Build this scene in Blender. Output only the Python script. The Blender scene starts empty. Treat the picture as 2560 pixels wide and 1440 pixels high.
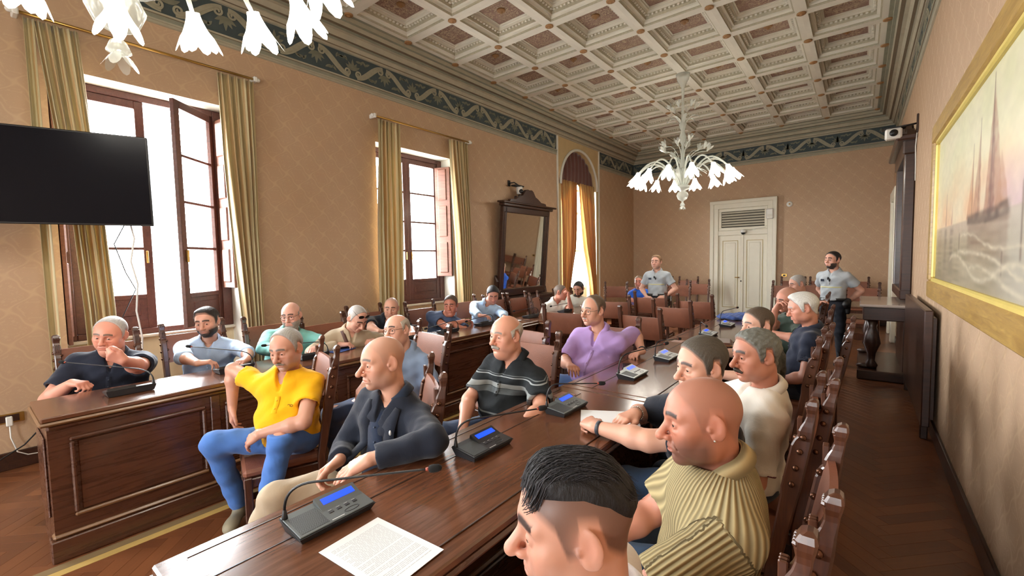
import bpy, math, random
import numpy as np
from mathutils import Vector, Matrix

# ------------------------------------------------------------------ camera, sky, exposure
SC = bpy.context.scene
COL = SC.collection
cam_d = bpy.data.cameras.new('camera'); cam = bpy.data.objects.new('camera', cam_d); COL.objects.link(cam)
cam_d.sensor_width = 36.0; cam_d.lens = 36.0 * 1103.29 / 2560.0; cam_d.clip_start = 0.05
_yaw, _pit, _rol = 0.667797, 0.0617426, -0.0193226
_f = Vector((-math.sin(_yaw) * math.cos(_pit), math.cos(_yaw) * math.cos(_pit), -math.sin(_pit)))
_r = Vector((math.cos(_yaw), math.sin(_yaw), 0)); _u = _r.cross(_f)
_r2 = math.cos(_rol) * _r + math.sin(_rol) * _u; _u2 = -math.sin(_rol) * _r + math.cos(_rol) * _u
_m = Matrix((_r2, _u2, -_f)).transposed().to_4x4(); _m.translation = (0, 0, 1.7)
cam.matrix_world = _m
SC.camera = cam

W = bpy.data.worlds.new('daylight'); SC.world = W; W.use_nodes = True
_wt = W.node_tree; _bg = _wt.nodes['Background']; _bg.inputs['Strength'].default_value = 40.0
_tc = _wt.nodes.new('ShaderNodeTexCoord'); _sp = _wt.nodes.new('ShaderNodeSeparateXYZ'); _rp = _wt.nodes.new('ShaderNodeValToRGB')
_wt.links.new(_tc.outputs['Generated'], _sp.inputs[0]); _mr = _wt.nodes.new('ShaderNodeMapRange'); _mr.inputs[1].default_value = -0.35; _mr.inputs[2].default_value = 0.35
_wt.links.new(_sp.outputs[2], _mr.inputs[0]); _wt.links.new(_mr.outputs[0], _rp.inputs[0]); _wt.links.new(_rp.outputs[0], _bg.inputs['Color'])
_rp.color_ramp.elements[0].color = (0.30, 0.29, 0.27, 1); _rp.color_ramp.elements[1].color = (0.93, 0.97, 1.0, 1)   # sunlit street below, bright hazy sky above
vs = SC.view_settings
vs.view_transform = 'Standard'; vs.look = 'None'; vs.exposure = 0.70; vs.gamma = 1.0; vs.use_curve_mapping = False
SC.cycles.use_denoising = True
SC.cycles.max_bounces = 8; SC.cycles.diffuse_bounces = 5; SC.cycles.glossy_bounces = 4
SC.cycles.transparent_max_bounces = 12; SC.cycles.caustics_reflective = False; SC.cycles.caustics_refractive = False
SC.cycles.sample_clamp_indirect = 6.0
LIGHT_LAMP = 4.0      # watts of one chandelier bulb
XL, XR, YB, YF, ZC = -5.68, 0.57, 13.5, -6.6, 4.96     # room: left, right, back, front walls, ceiling

def portal(y, z, sy, sz, x=XL - 0.62):
    l = bpy.data.lights.new('window_daylight', 'AREA'); l.shape = 'RECTANGLE'; l.size = sy; l.size_y = sz
    l.cycles.is_portal = True
    o = bpy.data.objects.new('window_daylight', l); COL.objects.link(o)
    o.matrix_world = Matrix(((0, 0, -1, x), (1, 0, 0, y), (0, -1, 0, z), (0, 0, 0, 1)))   # -Z of the light looks to +X
    return o
def portal_added_y(x, z, sx, sz, y):
    l = bpy.data.lights.new('window_daylight', 'AREA'); l.shape = 'RECTANGLE'; l.size = sx; l.size_y = sz; l.cycles.is_portal = True
    o = bpy.data.objects.new('window_daylight', l); COL.objects.link(o)
    o.matrix_world = Matrix(((-1, 0, 0, x), (0, 0, -1, y), (0, -1, 0, z), (0, 0, 0, 1))); return o
portal_added_y(-4.3, 2.2, 1.3, 2.7, YF - 0.26); portal_added_y(-1.2, 2.2, 1.3, 2.7, YF - 0.26)  # daylight for the two added windows in the unseen front wall
portal(1.42, 2.2, 1.25, 2.7); portal(5.0, 2.2, 1.3, 2.7); portal(10.05, 2.3, 1.9, 3.9); portal(-2.2, 2.2, 1.25, 2.7); portal(-5.5, 2.2, 1.25, 2.7)  # the last two serve the added left windows, out of view

rng = random.Random(7)
nrg = np.random.default_rng(11)

# ------------------------------------------------------------------ materials
MATS = {}
def lin(c):
    return tuple(((v / 255 / 12.92) if v / 255 <= 0.04045 else ((v / 255 + 0.055) / 1.055) ** 2.4) for v in c)
class NT:
    def __init__(s, name):
        s.m = bpy.data.materials.new(name); s.m.use_nodes = True; s.t = s.m.node_tree
        s.b = s.t.nodes['Principled BSDF']; s.out = s.t.nodes['Material Output']
    def n(s, typ, **kw):
        nd = s.t.nodes.new('ShaderNode' + typ)
        for k, v in kw.items():
            if k[0] == 'i' and k[1:].isdigit(): s.lk(v, nd.inputs[int(k[1:])])
            else: setattr(nd, k, v)
        return nd
    def lk(s, v, inp):
        if isinstance(v, bpy.types.NodeSocket): s.t.links.new(v, inp)
        elif isinstance(v, bpy.types.Node): s.t.links.new(v.outputs[0], inp)
        else: inp.default_value = v
    def math(s, op, a, b=0.0, c=0.0):
        nd = s.t.nodes.new('ShaderNodeMath'); nd.operation = op
        s.lk(a, nd.inputs[0]); s.lk(b, nd.inputs[1]); s.lk(c, nd.inputs[2]); return nd.outputs[0]
    def mix(s, f, a, b):
        nd = s.t.nodes.new('ShaderNodeMix'); nd.data_type = 'RGBA'
        s.lk(f, nd.inputs[0]); s.lk(a if not isinstance(a, tuple) else (*a[:3], 1), nd.inputs[6]); s.lk(b if not isinstance(b, tuple) else (*b[:3], 1), nd.inputs[7]); return nd.outputs[2]
    def ramp(s, f, stops):
        nd = s.t.nodes.new('ShaderNodeValToRGB'); s.lk(f, nd.inputs[0]); cr = nd.color_ramp
        while len(cr.elements) < len(stops): cr.elements.new(0.5)
        for e, (p, c) in zip(cr.elements, stops): e.position = p; e.color = (*c[:3], 1)
        return nd.outputs[0]
    def coord(s, which='Object', scale=(1, 1, 1), rot=(0, 0, 0)):
        tc = s.n('TexCoord'); mp = s.n('Mapping'); s.t.links.new(tc.outputs[which], mp.inputs[0])
        mp.inputs['Scale'].default_value = scale; mp.inputs['Rotation'].default_value = rot; return mp.outputs[0]
    def pos(s):
        return s.n('NewGeometry').outputs['Position']
    def noise(s, v, sc=5.0, det=4.0, rough=0.55, dist=0.0):
        nd = s.n('TexNoise'); s.lk(v, nd.inputs['Vector']); nd.inputs['Scale'].default_value = sc; nd.inputs['Detail'].default_value = det
        nd.inputs['Roughness'].default_value = rough; nd.inputs['Distortion'].default_value = dist; return nd.outputs[0]
    def bump(s, h, st=0.3, d=0.01):
        nd = s.n('Bump'); nd.inputs['Strength'].default_value = st; nd.inputs['Distance'].default_value = d; s.lk(h, nd.inputs['Height'])
        s.t.links.new(nd.outputs[0], s.b.inputs['Normal'])
    def set(s, col=None, rough=None, metal=None, spec=None, **kw):
        if col is not None: s.lk((*col[:3], 1) if isinstance(col, tuple) else col, s.b.inputs['Base Color'])
        if rough is not None: s.lk(rough, s.b.inputs['Roughness'])
        if metal is not None: s.b.inputs['Metallic'].default_value = metal
        if spec is not None: s.b.inputs['Specular IOR Level'].default_value = spec
        for k, v in kw.items(): s.lk(v, s.b.inputs[k.replace('_', ' ')])
        return s.m
def mat_plain(name, rgb, rough=0.5, metal=0.0, var=0.12, sc=8.0, bump=0.0, bsc=60.0, **kw):
    if name in MATS: return MATS[name]
    t = NT(name); c = lin(rgb); v = t.coord('Object')
    n = t.noise(v, sc, 3)
    col = t.mix(n, tuple(x * (1 - var) for x in c), tuple(min(1, x * (1 + var)) for x in c))
    t.set(col, rough, metal, **kw)
    if bump: t.bump(t.noise(v, bsc, 3), bump, 0.004)
    MATS[name] = t.m; return t.m
def mat_wood(name, dark, light, rough=0.3, sc=(2.0, 26.0, 26.0), coat=0.25):
    if name in MATS: return MATS[name]
    t = NT(name); v = t.coord('Object', sc)
    n1 = t.noise(v, 1.3, 6, 0.6, 1.2); n2 = t.noise(t.coord('Object'), 2.2, 3)
    a = t.ramp(n1, [(0.25, lin(dark)), (0.75, lin(light))])
    col = t.mix(t.math('MULTIPLY', n2, 0.5), a, lin(tuple(int(x * 0.72) for x in dark)))
    t.set(col, t.math('ADD', t.math('MULTIPLY', n1, 0.14), rough - 0.07), 0.0)
    t.b.inputs['Coat Weight'].default_value = coat; t.b.inputs['Coat Roughness'].default_value = 0.16
    t.bump(n1, 0.06, 0.003); MATS[name] = t.m; return t.m
def mat_emit(name, rgb, st, base=(10, 10, 10)):
    if name in MATS: return MATS[name]
    t = NT(name); t.set(lin(base), 0.4); t.b.inputs['Emission Color'].default_value = (*lin(rgb), 1); t.b.inputs['Emission Strength'].default_value = st
    MATS[name] = t.m; return t.m

# ------------------------------------------------------------------ objects
def link(o, parent=None):
    COL.objects.link(o)
    if parent is not None: o.parent = parent
    return o
def tag(o, label=None, cat=None, group=None, kind=None):
    if label: o['label'] = label
    if cat: o['category'] = cat
    if group: o['group'] = group
    if kind: o['kind'] = kind
    return o
def empty(name, loc=(0, 0, 0), rz=0.0, label=None, cat=None, group=None, kind=None):
    o = bpy.data.objects.new(name, None); o.empty_display_size = 0.1; o.location = loc; o.rotation_euler = (0, 0, rz); COL.objects.link(o)
    return tag(o, label, cat, group, kind)
def copy_tree(o, parent=None):
    c = o.copy(); COL.objects.link(c); c.parent = parent
    for ch in o.children: copy_tree(ch, c)
    return c
def mesh_np(name, V, F, mat=None, parent=None, smooth=True, col=None, matidx=None):
    """V (n,3) floats, F (m,3|4) ints -> object"""
    V = np.asarray(V, np.float32); F = np.asarray(F, np.int32)
    me = bpy.data.meshes.new(name); k = F.shape[1]
    me.vertices.add(len(V)); me.vertices.foreach_set('co', V.ravel())
    me.loops.add(F.size); me.loops.foreach_set('vertex_index', F.ravel())
    me.polygons.add(len(F)); me.polygons.foreach_set('loop_start', np.arange(0, F.size, k, dtype=np.int32))
    me.polygons.foreach_set('loop_total', np.full(len(F), k, np.int32))
    if matidx is not None: me.polygons.foreach_set('material_index', np.asarray(matidx, np.int32))
    me.update(calc_edges=True); me.validate()
    me.polygons.foreach_set('use_smooth', np.full(len(me.polygons), smooth, bool))
    if col is not None:
        at = me.color_attributes.new('Col', 'FLOAT_COLOR', 'POINT')
        c4 = np.ones((len(V), 4), np.float32); c4[:, :3] = col; at.data.foreach_set('color', c4.ravel())
    for m in (mat if isinstance(mat, (list, tuple)) else [mat]):
        if m: me.materials.append(m)
    return link(bpy.data.objects.new(name, me), parent)

class MB:
    """collects polygons, links them as one mesh object"""
    def __init__(s): s.v = []; s.f = []; s.mi = []; s.cur = 0
    def add(s, V, F):
        b = len(s.v); s.v += [tuple(map(float, p)) for p in V]; s.f += [tuple(i + b for i in q) for q in F]; s.mi += [s.cur] * len(F); return s
    def box(s, lo, hi, bev=0.0, M=None):
        x0, y0, z0 = lo; x1, y1, z1 = hi
        if bev <= 0:
            V = [(x0, y0, z0), (x1, y0, z0), (x1, y1, z0), (x0, y1, z0), (x0, y0, z1), (x1, y0, z1), (x1, y1, z1), (x0, y1, z1)]
            F = [(0, 3, 2, 1), (4, 5, 6, 7), (0, 1, 5, 4), (1, 2, 6, 5), (2, 3, 7, 6), (3, 0, 4, 7)]
        else:
            b = bev; V = []; idx = {}
            X, Y, Z = (x0, x1), (y0, y1), (z0, z1); sg = (1, -1)
            for i in (0, 1):
                for j in (0, 1):
                    for k in (0, 1):
                        for a in range(3):
                            p = [X[i] + sg[i] * b, Y[j] + sg[j] * b, Z[k] + sg[k] * b]
                            p[a] = (X[i], Y[j], Z[k])[a]; idx[i, j, k, a] = len(V); V.append(tuple(p))
            F = []
            for a in range(3):
                u, w = [(1, 2), (2, 0), (0, 1)][a]
                for e in (0, 1):
                    q = []
                    for (p_, q_) in ((0, 0), (1, 0), (1, 1), (0, 1)):
                        c = [0, 0, 0]; c[a] = e; c[u] = p_; c[w] = q_; q.append(idx[c[0], c[1], c[2], a])
                    F.append(tuple(q) if e else tuple(q[::-1]))
                for p_ in (0, 1):
                    for q_ in (0, 1):   # edge along axis a
                        c0 = [0, 0, 0]; c0[u] = p_; c0[w] = q_; c1 = list(c0); c1[a] = 1
                        q = (idx[(*c0, u)], idx[(*c1, u)], idx[(*c1, w)], idx[(*c0, w)])
                        F.append(q if (p_ == q_) == False else q[::-1])
            for i in (0, 1):
                for j in (0, 1):
                    for k in (0, 1):
                        q = (idx[i, j, k, 0], idx[i, j, k, 1], idx[i, j, k, 2]); F.append(q if (i + j + k) % 2 else q[::-1])
        if M is not None: V = [tuple(M @ Vector(p)) for p in V]
        return s.add(V, F)
    def prism(s, pts, h, M=None):
        """polygon pts (x,y) extruded along z from 0 to h"""
        n = len(pts); V = [(x, y, 0) for x, y in pts] + [(x, y, h) for x, y in pts]
        F = [tuple(range(n))[::-1], tuple(range(n, 2 * n))] + [(i, (i + 1) % n, n + (i + 1) % n, n + i) for i in range(n)]
        if M is not None: V = [tuple(M @ Vector(p)) for p in V]
        return s.add(V, F)
    def lathe(s, prof, seg=16, M=None, cap=True):
        V = []; F = []
        for r, z in prof:
            for i in range(seg): a = 2 * math.pi * i / seg; V.append((r * math.cos(a), r * math.sin(a), z))
        n = len(prof)
        for k in range(n - 1):
            for i in range(seg): j = (i + 1) % seg; F.append((k * seg + i, k * seg + j, (k + 1) * seg + j, (k + 1) * seg + i))
        if cap: F.append(tuple(range(seg))[::-1]); F.append(tuple(range((n - 1) * seg, n * seg)))
        if M is not None: V = [tuple(M @ Vector(p)) for p in V]
        return s.add(V, F)
    def tube(s, path, r, seg=8, cap=True):
        P = [Vector(p) for p in path]; n = len(P); V = []; F = []
        rr = r if isinstance(r, (list, tuple)) else [r] * n
        t0 = (P[1] - P[0]).normalized(); up = Vector((0, 0, 1)) if abs(t0.z) < 0.9 else Vector((1, 0, 0))
        a = t0.cross(up).normalized()
        for k in range(n):
            t = ((P[min(k + 1, n - 1)] - P[max(k - 1, 0)])).normalized()
            a = (a - t * a.dot(t)).normalized(); b = t.cross(a)
            for i in range(seg):
                th = 2 * math.pi * i / seg; V.append(P[k] + rr[k] * (math.cos(th) * a + math.sin(th) * b))
        for k in range(n - 1):
            for i in range(seg): j = (i + 1) % seg; F.append((k * seg + i, k * seg + j, (k + 1) * seg + j, (k + 1) * seg + i))
        if cap: F.append(tuple(range(seg))[::-1]); F.append(tuple(range((n - 1) * seg, n * seg)))
        return s.add(V, F)
    def sphere(s, c, r, seg=12, rings=8, sc=(1, 1, 1)):
        V = [(c[0], c[1], c[2] - r * sc[2])]; F = []
        for k in range(1, rings):
            ph = math.pi * k / rings - math.pi / 2
            for i in range(seg): a = 2 * math.pi * i / seg; V.append((c[0] + r * sc[0] * math.cos(ph) * math.cos(a), c[1] + r * sc[1] * math.cos(ph) * math.sin(a), c[2] + r * sc[2] * math.sin(ph)))
        V.append((c[0], c[1], c[2] + r * sc[2])); L = len(V) - 1
        for i in range(seg):
            j = (i + 1) % seg; F.append((0, 1 + j, 1 + i)); F.append((L, 1 + (rings - 2) * seg + i, 1 + (rings - 2) * seg + j))
            for k in range(rings - 2): F.append((1 + k * seg + i, 1 + k * seg + j, 1 + (k + 1) * seg + j, 1 + (k + 1) * seg + i))
        return s.add(V, F)
    def grid(s, P):
        """P[r][c] points -> quads"""
        nr, nc = len(P), len(P[0]); V = [p for row in P for p in row]
        return s.add(V, [(r * nc + c, r * nc + c + 1, (r + 1) * nc + c + 1, (r + 1) * nc + c) for r in range(nr - 1) for c in range(nc - 1)])
    def mesh(s, name, mat, smooth=False):
        me = bpy.data.meshes.new(name); me.from_pydata(s.v, [], s.f)
        for m in (mat if isinstance(mat, (list, tuple)) else [mat]): me.materials.append(m)
        me.polygons.foreach_set('use_smooth', [smooth] * len(me.polygons))
        if any(s.mi): me.polygons.foreach_set('material_index', s.mi)
        me.update(); return me
    def build(s, name, mat, parent=None, smooth=False):
        return link(bpy.data.objects.new(name, s.mesh(name, mat, smooth)), parent)
def put(name, me, parent=None, loc=(0, 0, 0), rot=(0, 0, 0), sc=(1, 1, 1)):
    o = bpy.data.objects.new(name, me); o.location = loc; o.rotation_euler = rot; o.scale = sc; return link(o, parent)
def smooth_by_angle(o, deg=40):
    me = o.data; me.polygons.foreach_set('use_smooth', [True] * len(me.polygons)); me.set_sharp_from_angle(angle=math.radians(deg)); return o
def TR(loc=(0, 0, 0), rz=0.0, rx=0.0, ry=0.0):
    return Matrix.Translation(loc) @ Matrix.Rotation(rz, 4, 'Z') @ Matrix.Rotation(ry, 4, 'Y') @ Matrix.Rotation(rx, 4, 'X')

# ------------------------------------------------------------------ signed-distance modelling (bodies, clothes)
class G:
    def __init__(s, lo, hi, h):
        s.lo = np.asarray(lo, float); hi = np.asarray(hi, float); s.h = h
        n = np.ceil((hi - s.lo) / h).astype(int) + 1
        s.ax = [(s.lo[i] + h * np.arange(n[i])).astype(np.float32) for i in range(3)]
        s.D = np.full(n, 1.0, np.float32)
    def win(s, blo, bhi):
        sl = []; A = []
        for i in range(3):
            i0 = max(0, int(np.floor((blo[i] - s.lo[i]) / s.h))); i1 = min(len(s.ax[i]), int(np.ceil((bhi[i] - s.lo[i]) / s.h)) + 1)
            if i1 <= i0: return None, None
            sl.append(slice(i0, i1)); sh = [1, 1, 1]; sh[i] = -1; A.append(s.ax[i][i0:i1].reshape(sh))
        return tuple(sl), A
    def mixin(s, sl, d, k, mode):
        A = s.D[sl]
        if mode == 'u':
            if k > 0: hh = np.maximum(k - np.abs(A - d), 0) / k; s.D[sl] = np.minimum(A, d) - hh * hh * (k * 0.25)
            else: s.D[sl] = np.minimum(A, d)
        else:
            d = -d
            if k > 0: hh = np.maximum(k - np.abs(A - d), 0) / k; s.D[sl] = np.maximum(A, d) + hh * hh * (k * 0.25)
            else: s.D[sl] = np.maximum(A, d)
    def cone(s, a, b, ra, rb, k=0.02, mode='u', cut=None):
        """tapered capsule; cut=(point, normal) keeps the side where (p-point).normal < 0"""
        a = np.asarray(a, float); b = np.asarray(b, float); m = max(ra, rb) + max(k, 3 * s.h)
        sl, A = s.win(np.minimum(a, b) - m, np.maximum(a, b) + m)
        if sl is None: return
        dx = b - a; L = max(float(dx @ dx), 1e-9)
        px, py, pz = A[0] - a[0], A[1] - a[1], A[2] - a[2]
        t = np.clip((px * dx[0] + py * dx[1] + pz * dx[2]) / L, 0, 1)
        d = np.sqrt((px - t * dx[0]) ** 2 + (py - t * dx[1]) ** 2 + (pz - t * dx[2]) ** 2) - (ra + (rb - ra) * t)
        if cut is not None:
            c, n = cut; d = np.maximum(d, (A[0] - c[0]) * n[0] + (A[1] - c[1]) * n[1] + (A[2] - c[2]) * n[2])
        s.mixin(sl, d.astype(np.float32), k, mode)
    def ell(s, c, r, k=0.02, R=None, mode='u'):
        """ellipsoid, R rows are its axes"""
        m = max(r) + max(k, 3 * s.h); c = np.asarray(c, float)
        sl, A = s.win(c - m, c + m)
        if sl is None: return
        px, py, pz = A[0] - c[0], A[1] - c[1], A[2] - c[2]
        if R is not None: px, py, pz = [R[i][0] * px + R[i][1] * py + R[i][2] * pz for i in range(3)]
        k0 = np.sqrt((px / r[0]) ** 2 + (py / r[1]) ** 2 + (pz / r[2]) ** 2); k1 = np.sqrt((px / r[0] ** 2) ** 2 + (py / r[1] ** 2) ** 2 + (pz / r[2] ** 2) ** 2)
        s.mixin(sl, (k0 * (k0 - 1) / np.maximum(k1, 1e-6)).astype(np.float32), k, mode)
    def half(s, c, n):
        """keep the side where (p-c).n < 0"""
        d = (s.ax[0] - c[0]).reshape(-1, 1, 1) * n[0] + (s.ax[1] - c[1]).reshape(1, -1, 1) * n[1] + (s.ax[2] - c[2]).reshape(1, 1, -1) * n[2]
        s.D = np.maximum(s.D, d.astype(np.float32))
    def folds(s, waves):
        """waves: (dir, wavelength, amp, phase)"""
        for d, wl, am, ph in waves:
            q = 2 * math.pi / wl
            arg = (s.ax[0] * d[0] * q).reshape(-1, 1, 1) + (s.ax[1] * d[1] * q).reshape(1, -1, 1) + (s.ax[2] * d[2] * q).reshape(1, 1, -1) + ph
            s.D += (am * np.sin(arg)).astype(np.float32)
    def nets(s, D=None):
        D = s.D if D is None else D
        D = D.copy(); D[0] = D[-1] = 1; D[:, 0] = D[:, -1] = 1; D[:, :, 0] = D[:, :, -1] = 1
        S = D < 0; Si = S.astype(np.int8)
        c = Si[:-1] + Si[1:]; c = c[:, :-1] + c[:, 1:]; c = c[:, :, :-1] + c[:, :, 1:]
        act = (c > 0) & (c < 8); idx = np.argwhere(act)
        if len(idx) == 0: return np.zeros((0, 3)), np.zeros((0, 4), int)
        offs = [(i, j, k) for i in (0, 1) for j in (0, 1) for k in (0, 1)]
        val = [D[idx[:, 0] + o[0], idx[:, 1] + o[1], idx[:, 2] + o[2]] for o in offs]
        acc = np.zeros((len(idx), 3)); cnt = np.zeros(len(idx))
        for p in range(8):
            for q in range(p + 1, 8):
                if sum(abs(offs[p][i] - offs[q][i]) for i in range(3)) != 1: continue
                m = (val[p] < 0) != (val[q] < 0); t = val[p][m] / (val[p][m] - val[q][m])
                acc[m] += np.array(offs[p]) + t[:, None] * (np.array(offs[q]) - np.array(offs[p])); cnt[m] += 1
        V = (idx + acc / cnt[:, None]) * s.h + s.lo
        ids = np.full(act.shape, -1, np.int32); ids[act] = np.arange(len(idx)); F = []
        for a in range(3):
            u, w = (a + 1) % 3, (a + 2) % 3
            s0 = [slice(1, -1)] * 3; s1 = list(s0); s0[a] = slice(0, -1); s1[a] = slice(1, None)
            A0, A1 = S[tuple(s0)], S[tuple(s1)]; e = np.argwhere(A0 != A1)
            if len(e) == 0: continue
            ins = A0[e[:, 0], e[:, 1], e[:, 2]]; e = e.copy(); e[:, u] += 1; e[:, w] += 1
            def cell(du, dw):
                q = e.copy(); q[:, u] += du; q[:, w] += dw; return ids[q[:, 0], q[:, 1], q[:, 2]]
            Q = np.stack([cell(-1, -1), cell(0, -1), cell(0, 0), cell(-1, 0)], 1); Q[~ins] = Q[~ins][:, ::-1]; F.append(Q)
        return V, np.concatenate(F)
# ------------------------------------------------------------------ room materials
def make_wallpaper():
    t = NT('damask_wallpaper'); sp = t.n('SeparateXYZ'); t.lk(t.pos(), sp.inputs[0])
    u = t.math('ADD', sp.outputs[0], sp.outputs[1]); z = sp.outputs[2]; tau = 2 * math.pi
    b = t.math('MULTIPLY', z, tau / 0.30)
    a = t.math('ADD', t.math('MULTIPLY', u, tau / 0.30), t.math('MULTIPLY', t.math('SINE', t.math('MULTIPLY', b, 2.0)), 0.35))
    h = t.math('ADD', t.math('COSINE', a), t.math('COSINE', b))
    line = t.math('SUBTRACT', 1.0, t.math('SMOOTH_MIN', t.math('MULTIPLY', t.math('ABSOLUTE', h), 4.6), 1.0, 0.25))
    a2 = t.math('ABSOLUTE', t.math('SINE', t.math('MULTIPLY', a, 0.5))); b2 = t.math('ABSOLUTE', t.math('SINE', t.math('MULTIPLY', b, 0.5)))
    cv = t.n('CombineXYZ'); t.lk(a2, cv.inputs[0]); t.lk(b2, cv.inputs[1])
    leaf = t.math('GREATER_THAN', t.noise(cv.outputs[0], 5.0, 2, 0.5, 1.3), 0.56)
    core = t.math('MULTIPLY', leaf, t.math('GREATER_THAN', t.math('ABSOLUTE', h), 0.55))
    pat = t.math('MINIMUM', t.math('ADD', line, t.math('MULTIPLY', core, 0.55)), 1.0)
    big = t.noise(t.pos(), 0.9, 3)
    g = t.mix(big, lin((180, 150, 121)), lin((192, 163, 134)))
    m = t.mix(big, lin((188, 158, 126)), lin((202, 173, 140)))
    col = t.mix(pat, g, m)
    t.set(col, t.math('SUBTRACT', 0.62, t.math('MULTIPLY', pat, 0.26)), 0, 0.4)
    t.bump(t.math('ADD', t.math('MULTIPLY', pat, 0.6), t.noise(t.pos(), 160, 2)), 0.10, 0.002)
    MATS['wallpaper'] = t.m; return t.m
M_WALLP = make_wallpaper()
M_PLASTER = mat_plain('white_plaster', (226, 224, 214), 0.75, bump=0.1)
M_CREAM = mat_plain('cream_plaster', (222, 208, 176), 0.7, bump=0.1)
M_WPAINT = mat_plain('ivory_door_paint', (226, 222, 204), 0.38, var=0.05, bump=0.05, bsc=20)
M_GOLDLN = mat_plain('gold_paint_line', (176, 156, 96), 0.45)
M_WOODD = mat_wood('dark_walnut', (38, 20, 14), (76, 44, 30), 0.34)
M_WOODM = mat_wood('desk_walnut', (64, 36, 24), (108, 66, 44), 0.28, coat=0.35)
M_WOODT = mat_wood('desk_top_walnut', (82, 48, 32), (126, 80, 54), 0.2, coat=0.5)
M_WOODW = mat_wood('window_wood', (70, 38, 32), (112, 66, 56), 0.45, coat=0.1)
M_GILT = mat_wood('worn_edge_wood', (104, 72, 44), (150, 108, 68), 0.3, coat=0.3)
M_BRASS = mat_plain('brass', (190, 150, 80), 0.3, 0.9)
M_BLACK = mat_plain('black_plastic', (22, 22, 24), 0.42)
M_WHITEP = mat_plain('white_plastic', (232, 232, 226), 0.4, var=0.03)
M_BEAM = mat_plain('coffer_beam_paint', (214, 212, 200), 0.7, var=0.16, sc=3.0, bump=0.15, bsc=12)
M_COFM = mat_plain('coffer_moulding_paint', (176, 171, 150), 0.7, var=0.25, sc=30.0, bump=0.4, bsc=45)
M_CORN = mat_plain('cornice_paint', (166, 160, 140), 0.7, var=0.2, sc=6.0, bump=0.2)
M_CORND = mat_plain('cornice_dark_line', (112, 98, 78), 0.7)
M_CORNG = mat_plain('cornice_green_grey', (134, 136, 120), 0.7, var=0.2)
M_TEAL = mat_plain('frieze_teal_ground', (60, 72, 74), 0.75, var=0.3, sc=5)
M_SCROLL = mat_plain('frieze_scroll_paint', (150, 146, 126), 0.75, var=0.22, sc=14)
M_SCROLLD = mat_plain('frieze_leaf_paint', (112, 112, 96), 0.75, var=0.3, sc=14)
M_ROS = mat_plain('rosette_paint', (150, 112, 70), 0.6, var=0.2)
def make_panel_mat():
    t = NT('coffer_panel_paint'); tc = t.n('TexCoord'); sp = t.n('SeparateXYZ'); t.lk(tc.outputs['Object'], sp.inputs[0])
    ax = t.math('ABSOLUTE', sp.outputs[0]); ay = t.math('ABSOLUTE', sp.outputs[1])
    cv = t.n('CombineXYZ'); t.lk(ax, cv.inputs[0]); t.lk(ay, cv.inputs[1])
    oi = t.n('ObjectInfo'); t.lk(t.math('MULTIPLY', oi.outputs['Random'], 3.0), cv.inputs[2])
    n = t.noise(cv.outputs[0], 13.0, 3, 0.55, 2.2); w = t.math('SUBTRACT', 1.0, t.math('MULTIPLY', t.math('ABSOLUTE', t.math('SUBTRACT', n, 0.5)), 14.0))
    r = t.math('SQRT', t.math('ADD', t.math('MULTIPLY', ax, ax), t.math('MULTIPLY', ay, ay)))
    fade = t.math('MINIMUM', t.math('MAXIMUM', t.math('MULTIPLY', t.math('SUBTRACT', 0.34, r), 9.0), 0.0), 1.0)
    f = t.math('MULTIPLY', t.math('MINIMUM', t.math('MAXIMUM', w, 0.0), 1.0), fade)
    base = t.mix(t.noise(cv.outputs[0], 40, 2), lin((122, 94, 86)), lin((148, 118, 106)))
    t.set(t.mix(t.math('MULTIPLY', f, 0.85), base, lin((212, 194, 160))), 0.75)
    t.bump(f, 0.6, 0.02); return t.m
M_PANEL = make_panel_mat()
def make_parquet():
    t = NT('parquet_oak'); oi = t.n('ObjectInfo'); p = t.pos()
    at = t.n('Attribute'); at.attribute_name = 'Col'
    tc = t.n('TexCoord'); 
    n = t.noise(t.coord('Object', (3, 40, 3)), 1.6, 5, 0.6, 0.8); big = t.noise(p, 1.1, 3)
    rnd = t.math('FRACT', t.math('ADD', oi.outputs['Random'], t.math('MULTIPLY', at.outputs['Fac'], 1.0)))
    c = t.ramp(t.math('ADD', t.math('MULTIPLY', n, 0.6), t.math('MULTIPLY', rnd, 0.4)), [(0.2, lin((96, 56, 34))), (0.8, lin((136, 84, 50)))])
    t.set(t.mix(t.math('MULTIPLY', big, 0.5), c, lin((88, 50, 30))), t.math('ADD', 0.24, t.math('MULTIPLY', n, 0.14)), 0, 0.5)
    t.bump(n, 0.05, 0.002); return t.m
M_PARQ = make_parquet()
def make_glass():
    t = NT('window_glass'); tr = t.n('BsdfTransparent'); gl = t.n('BsdfGlossy'); gl.inputs['Roughness'].default_value = 0.02
    mx = t.n('MixShader'); mx.inputs[0].default_value = 0.06; t.t.links.new(tr.outputs[0], mx.inputs[1]); t.t.links.new(gl.outputs[0], mx.inputs[2])
    t.t.links.new(mx.outputs[0], t.out.inputs[0]); t.t.nodes.remove(t.b); return t.m
M_GLASS = make_glass()

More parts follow.
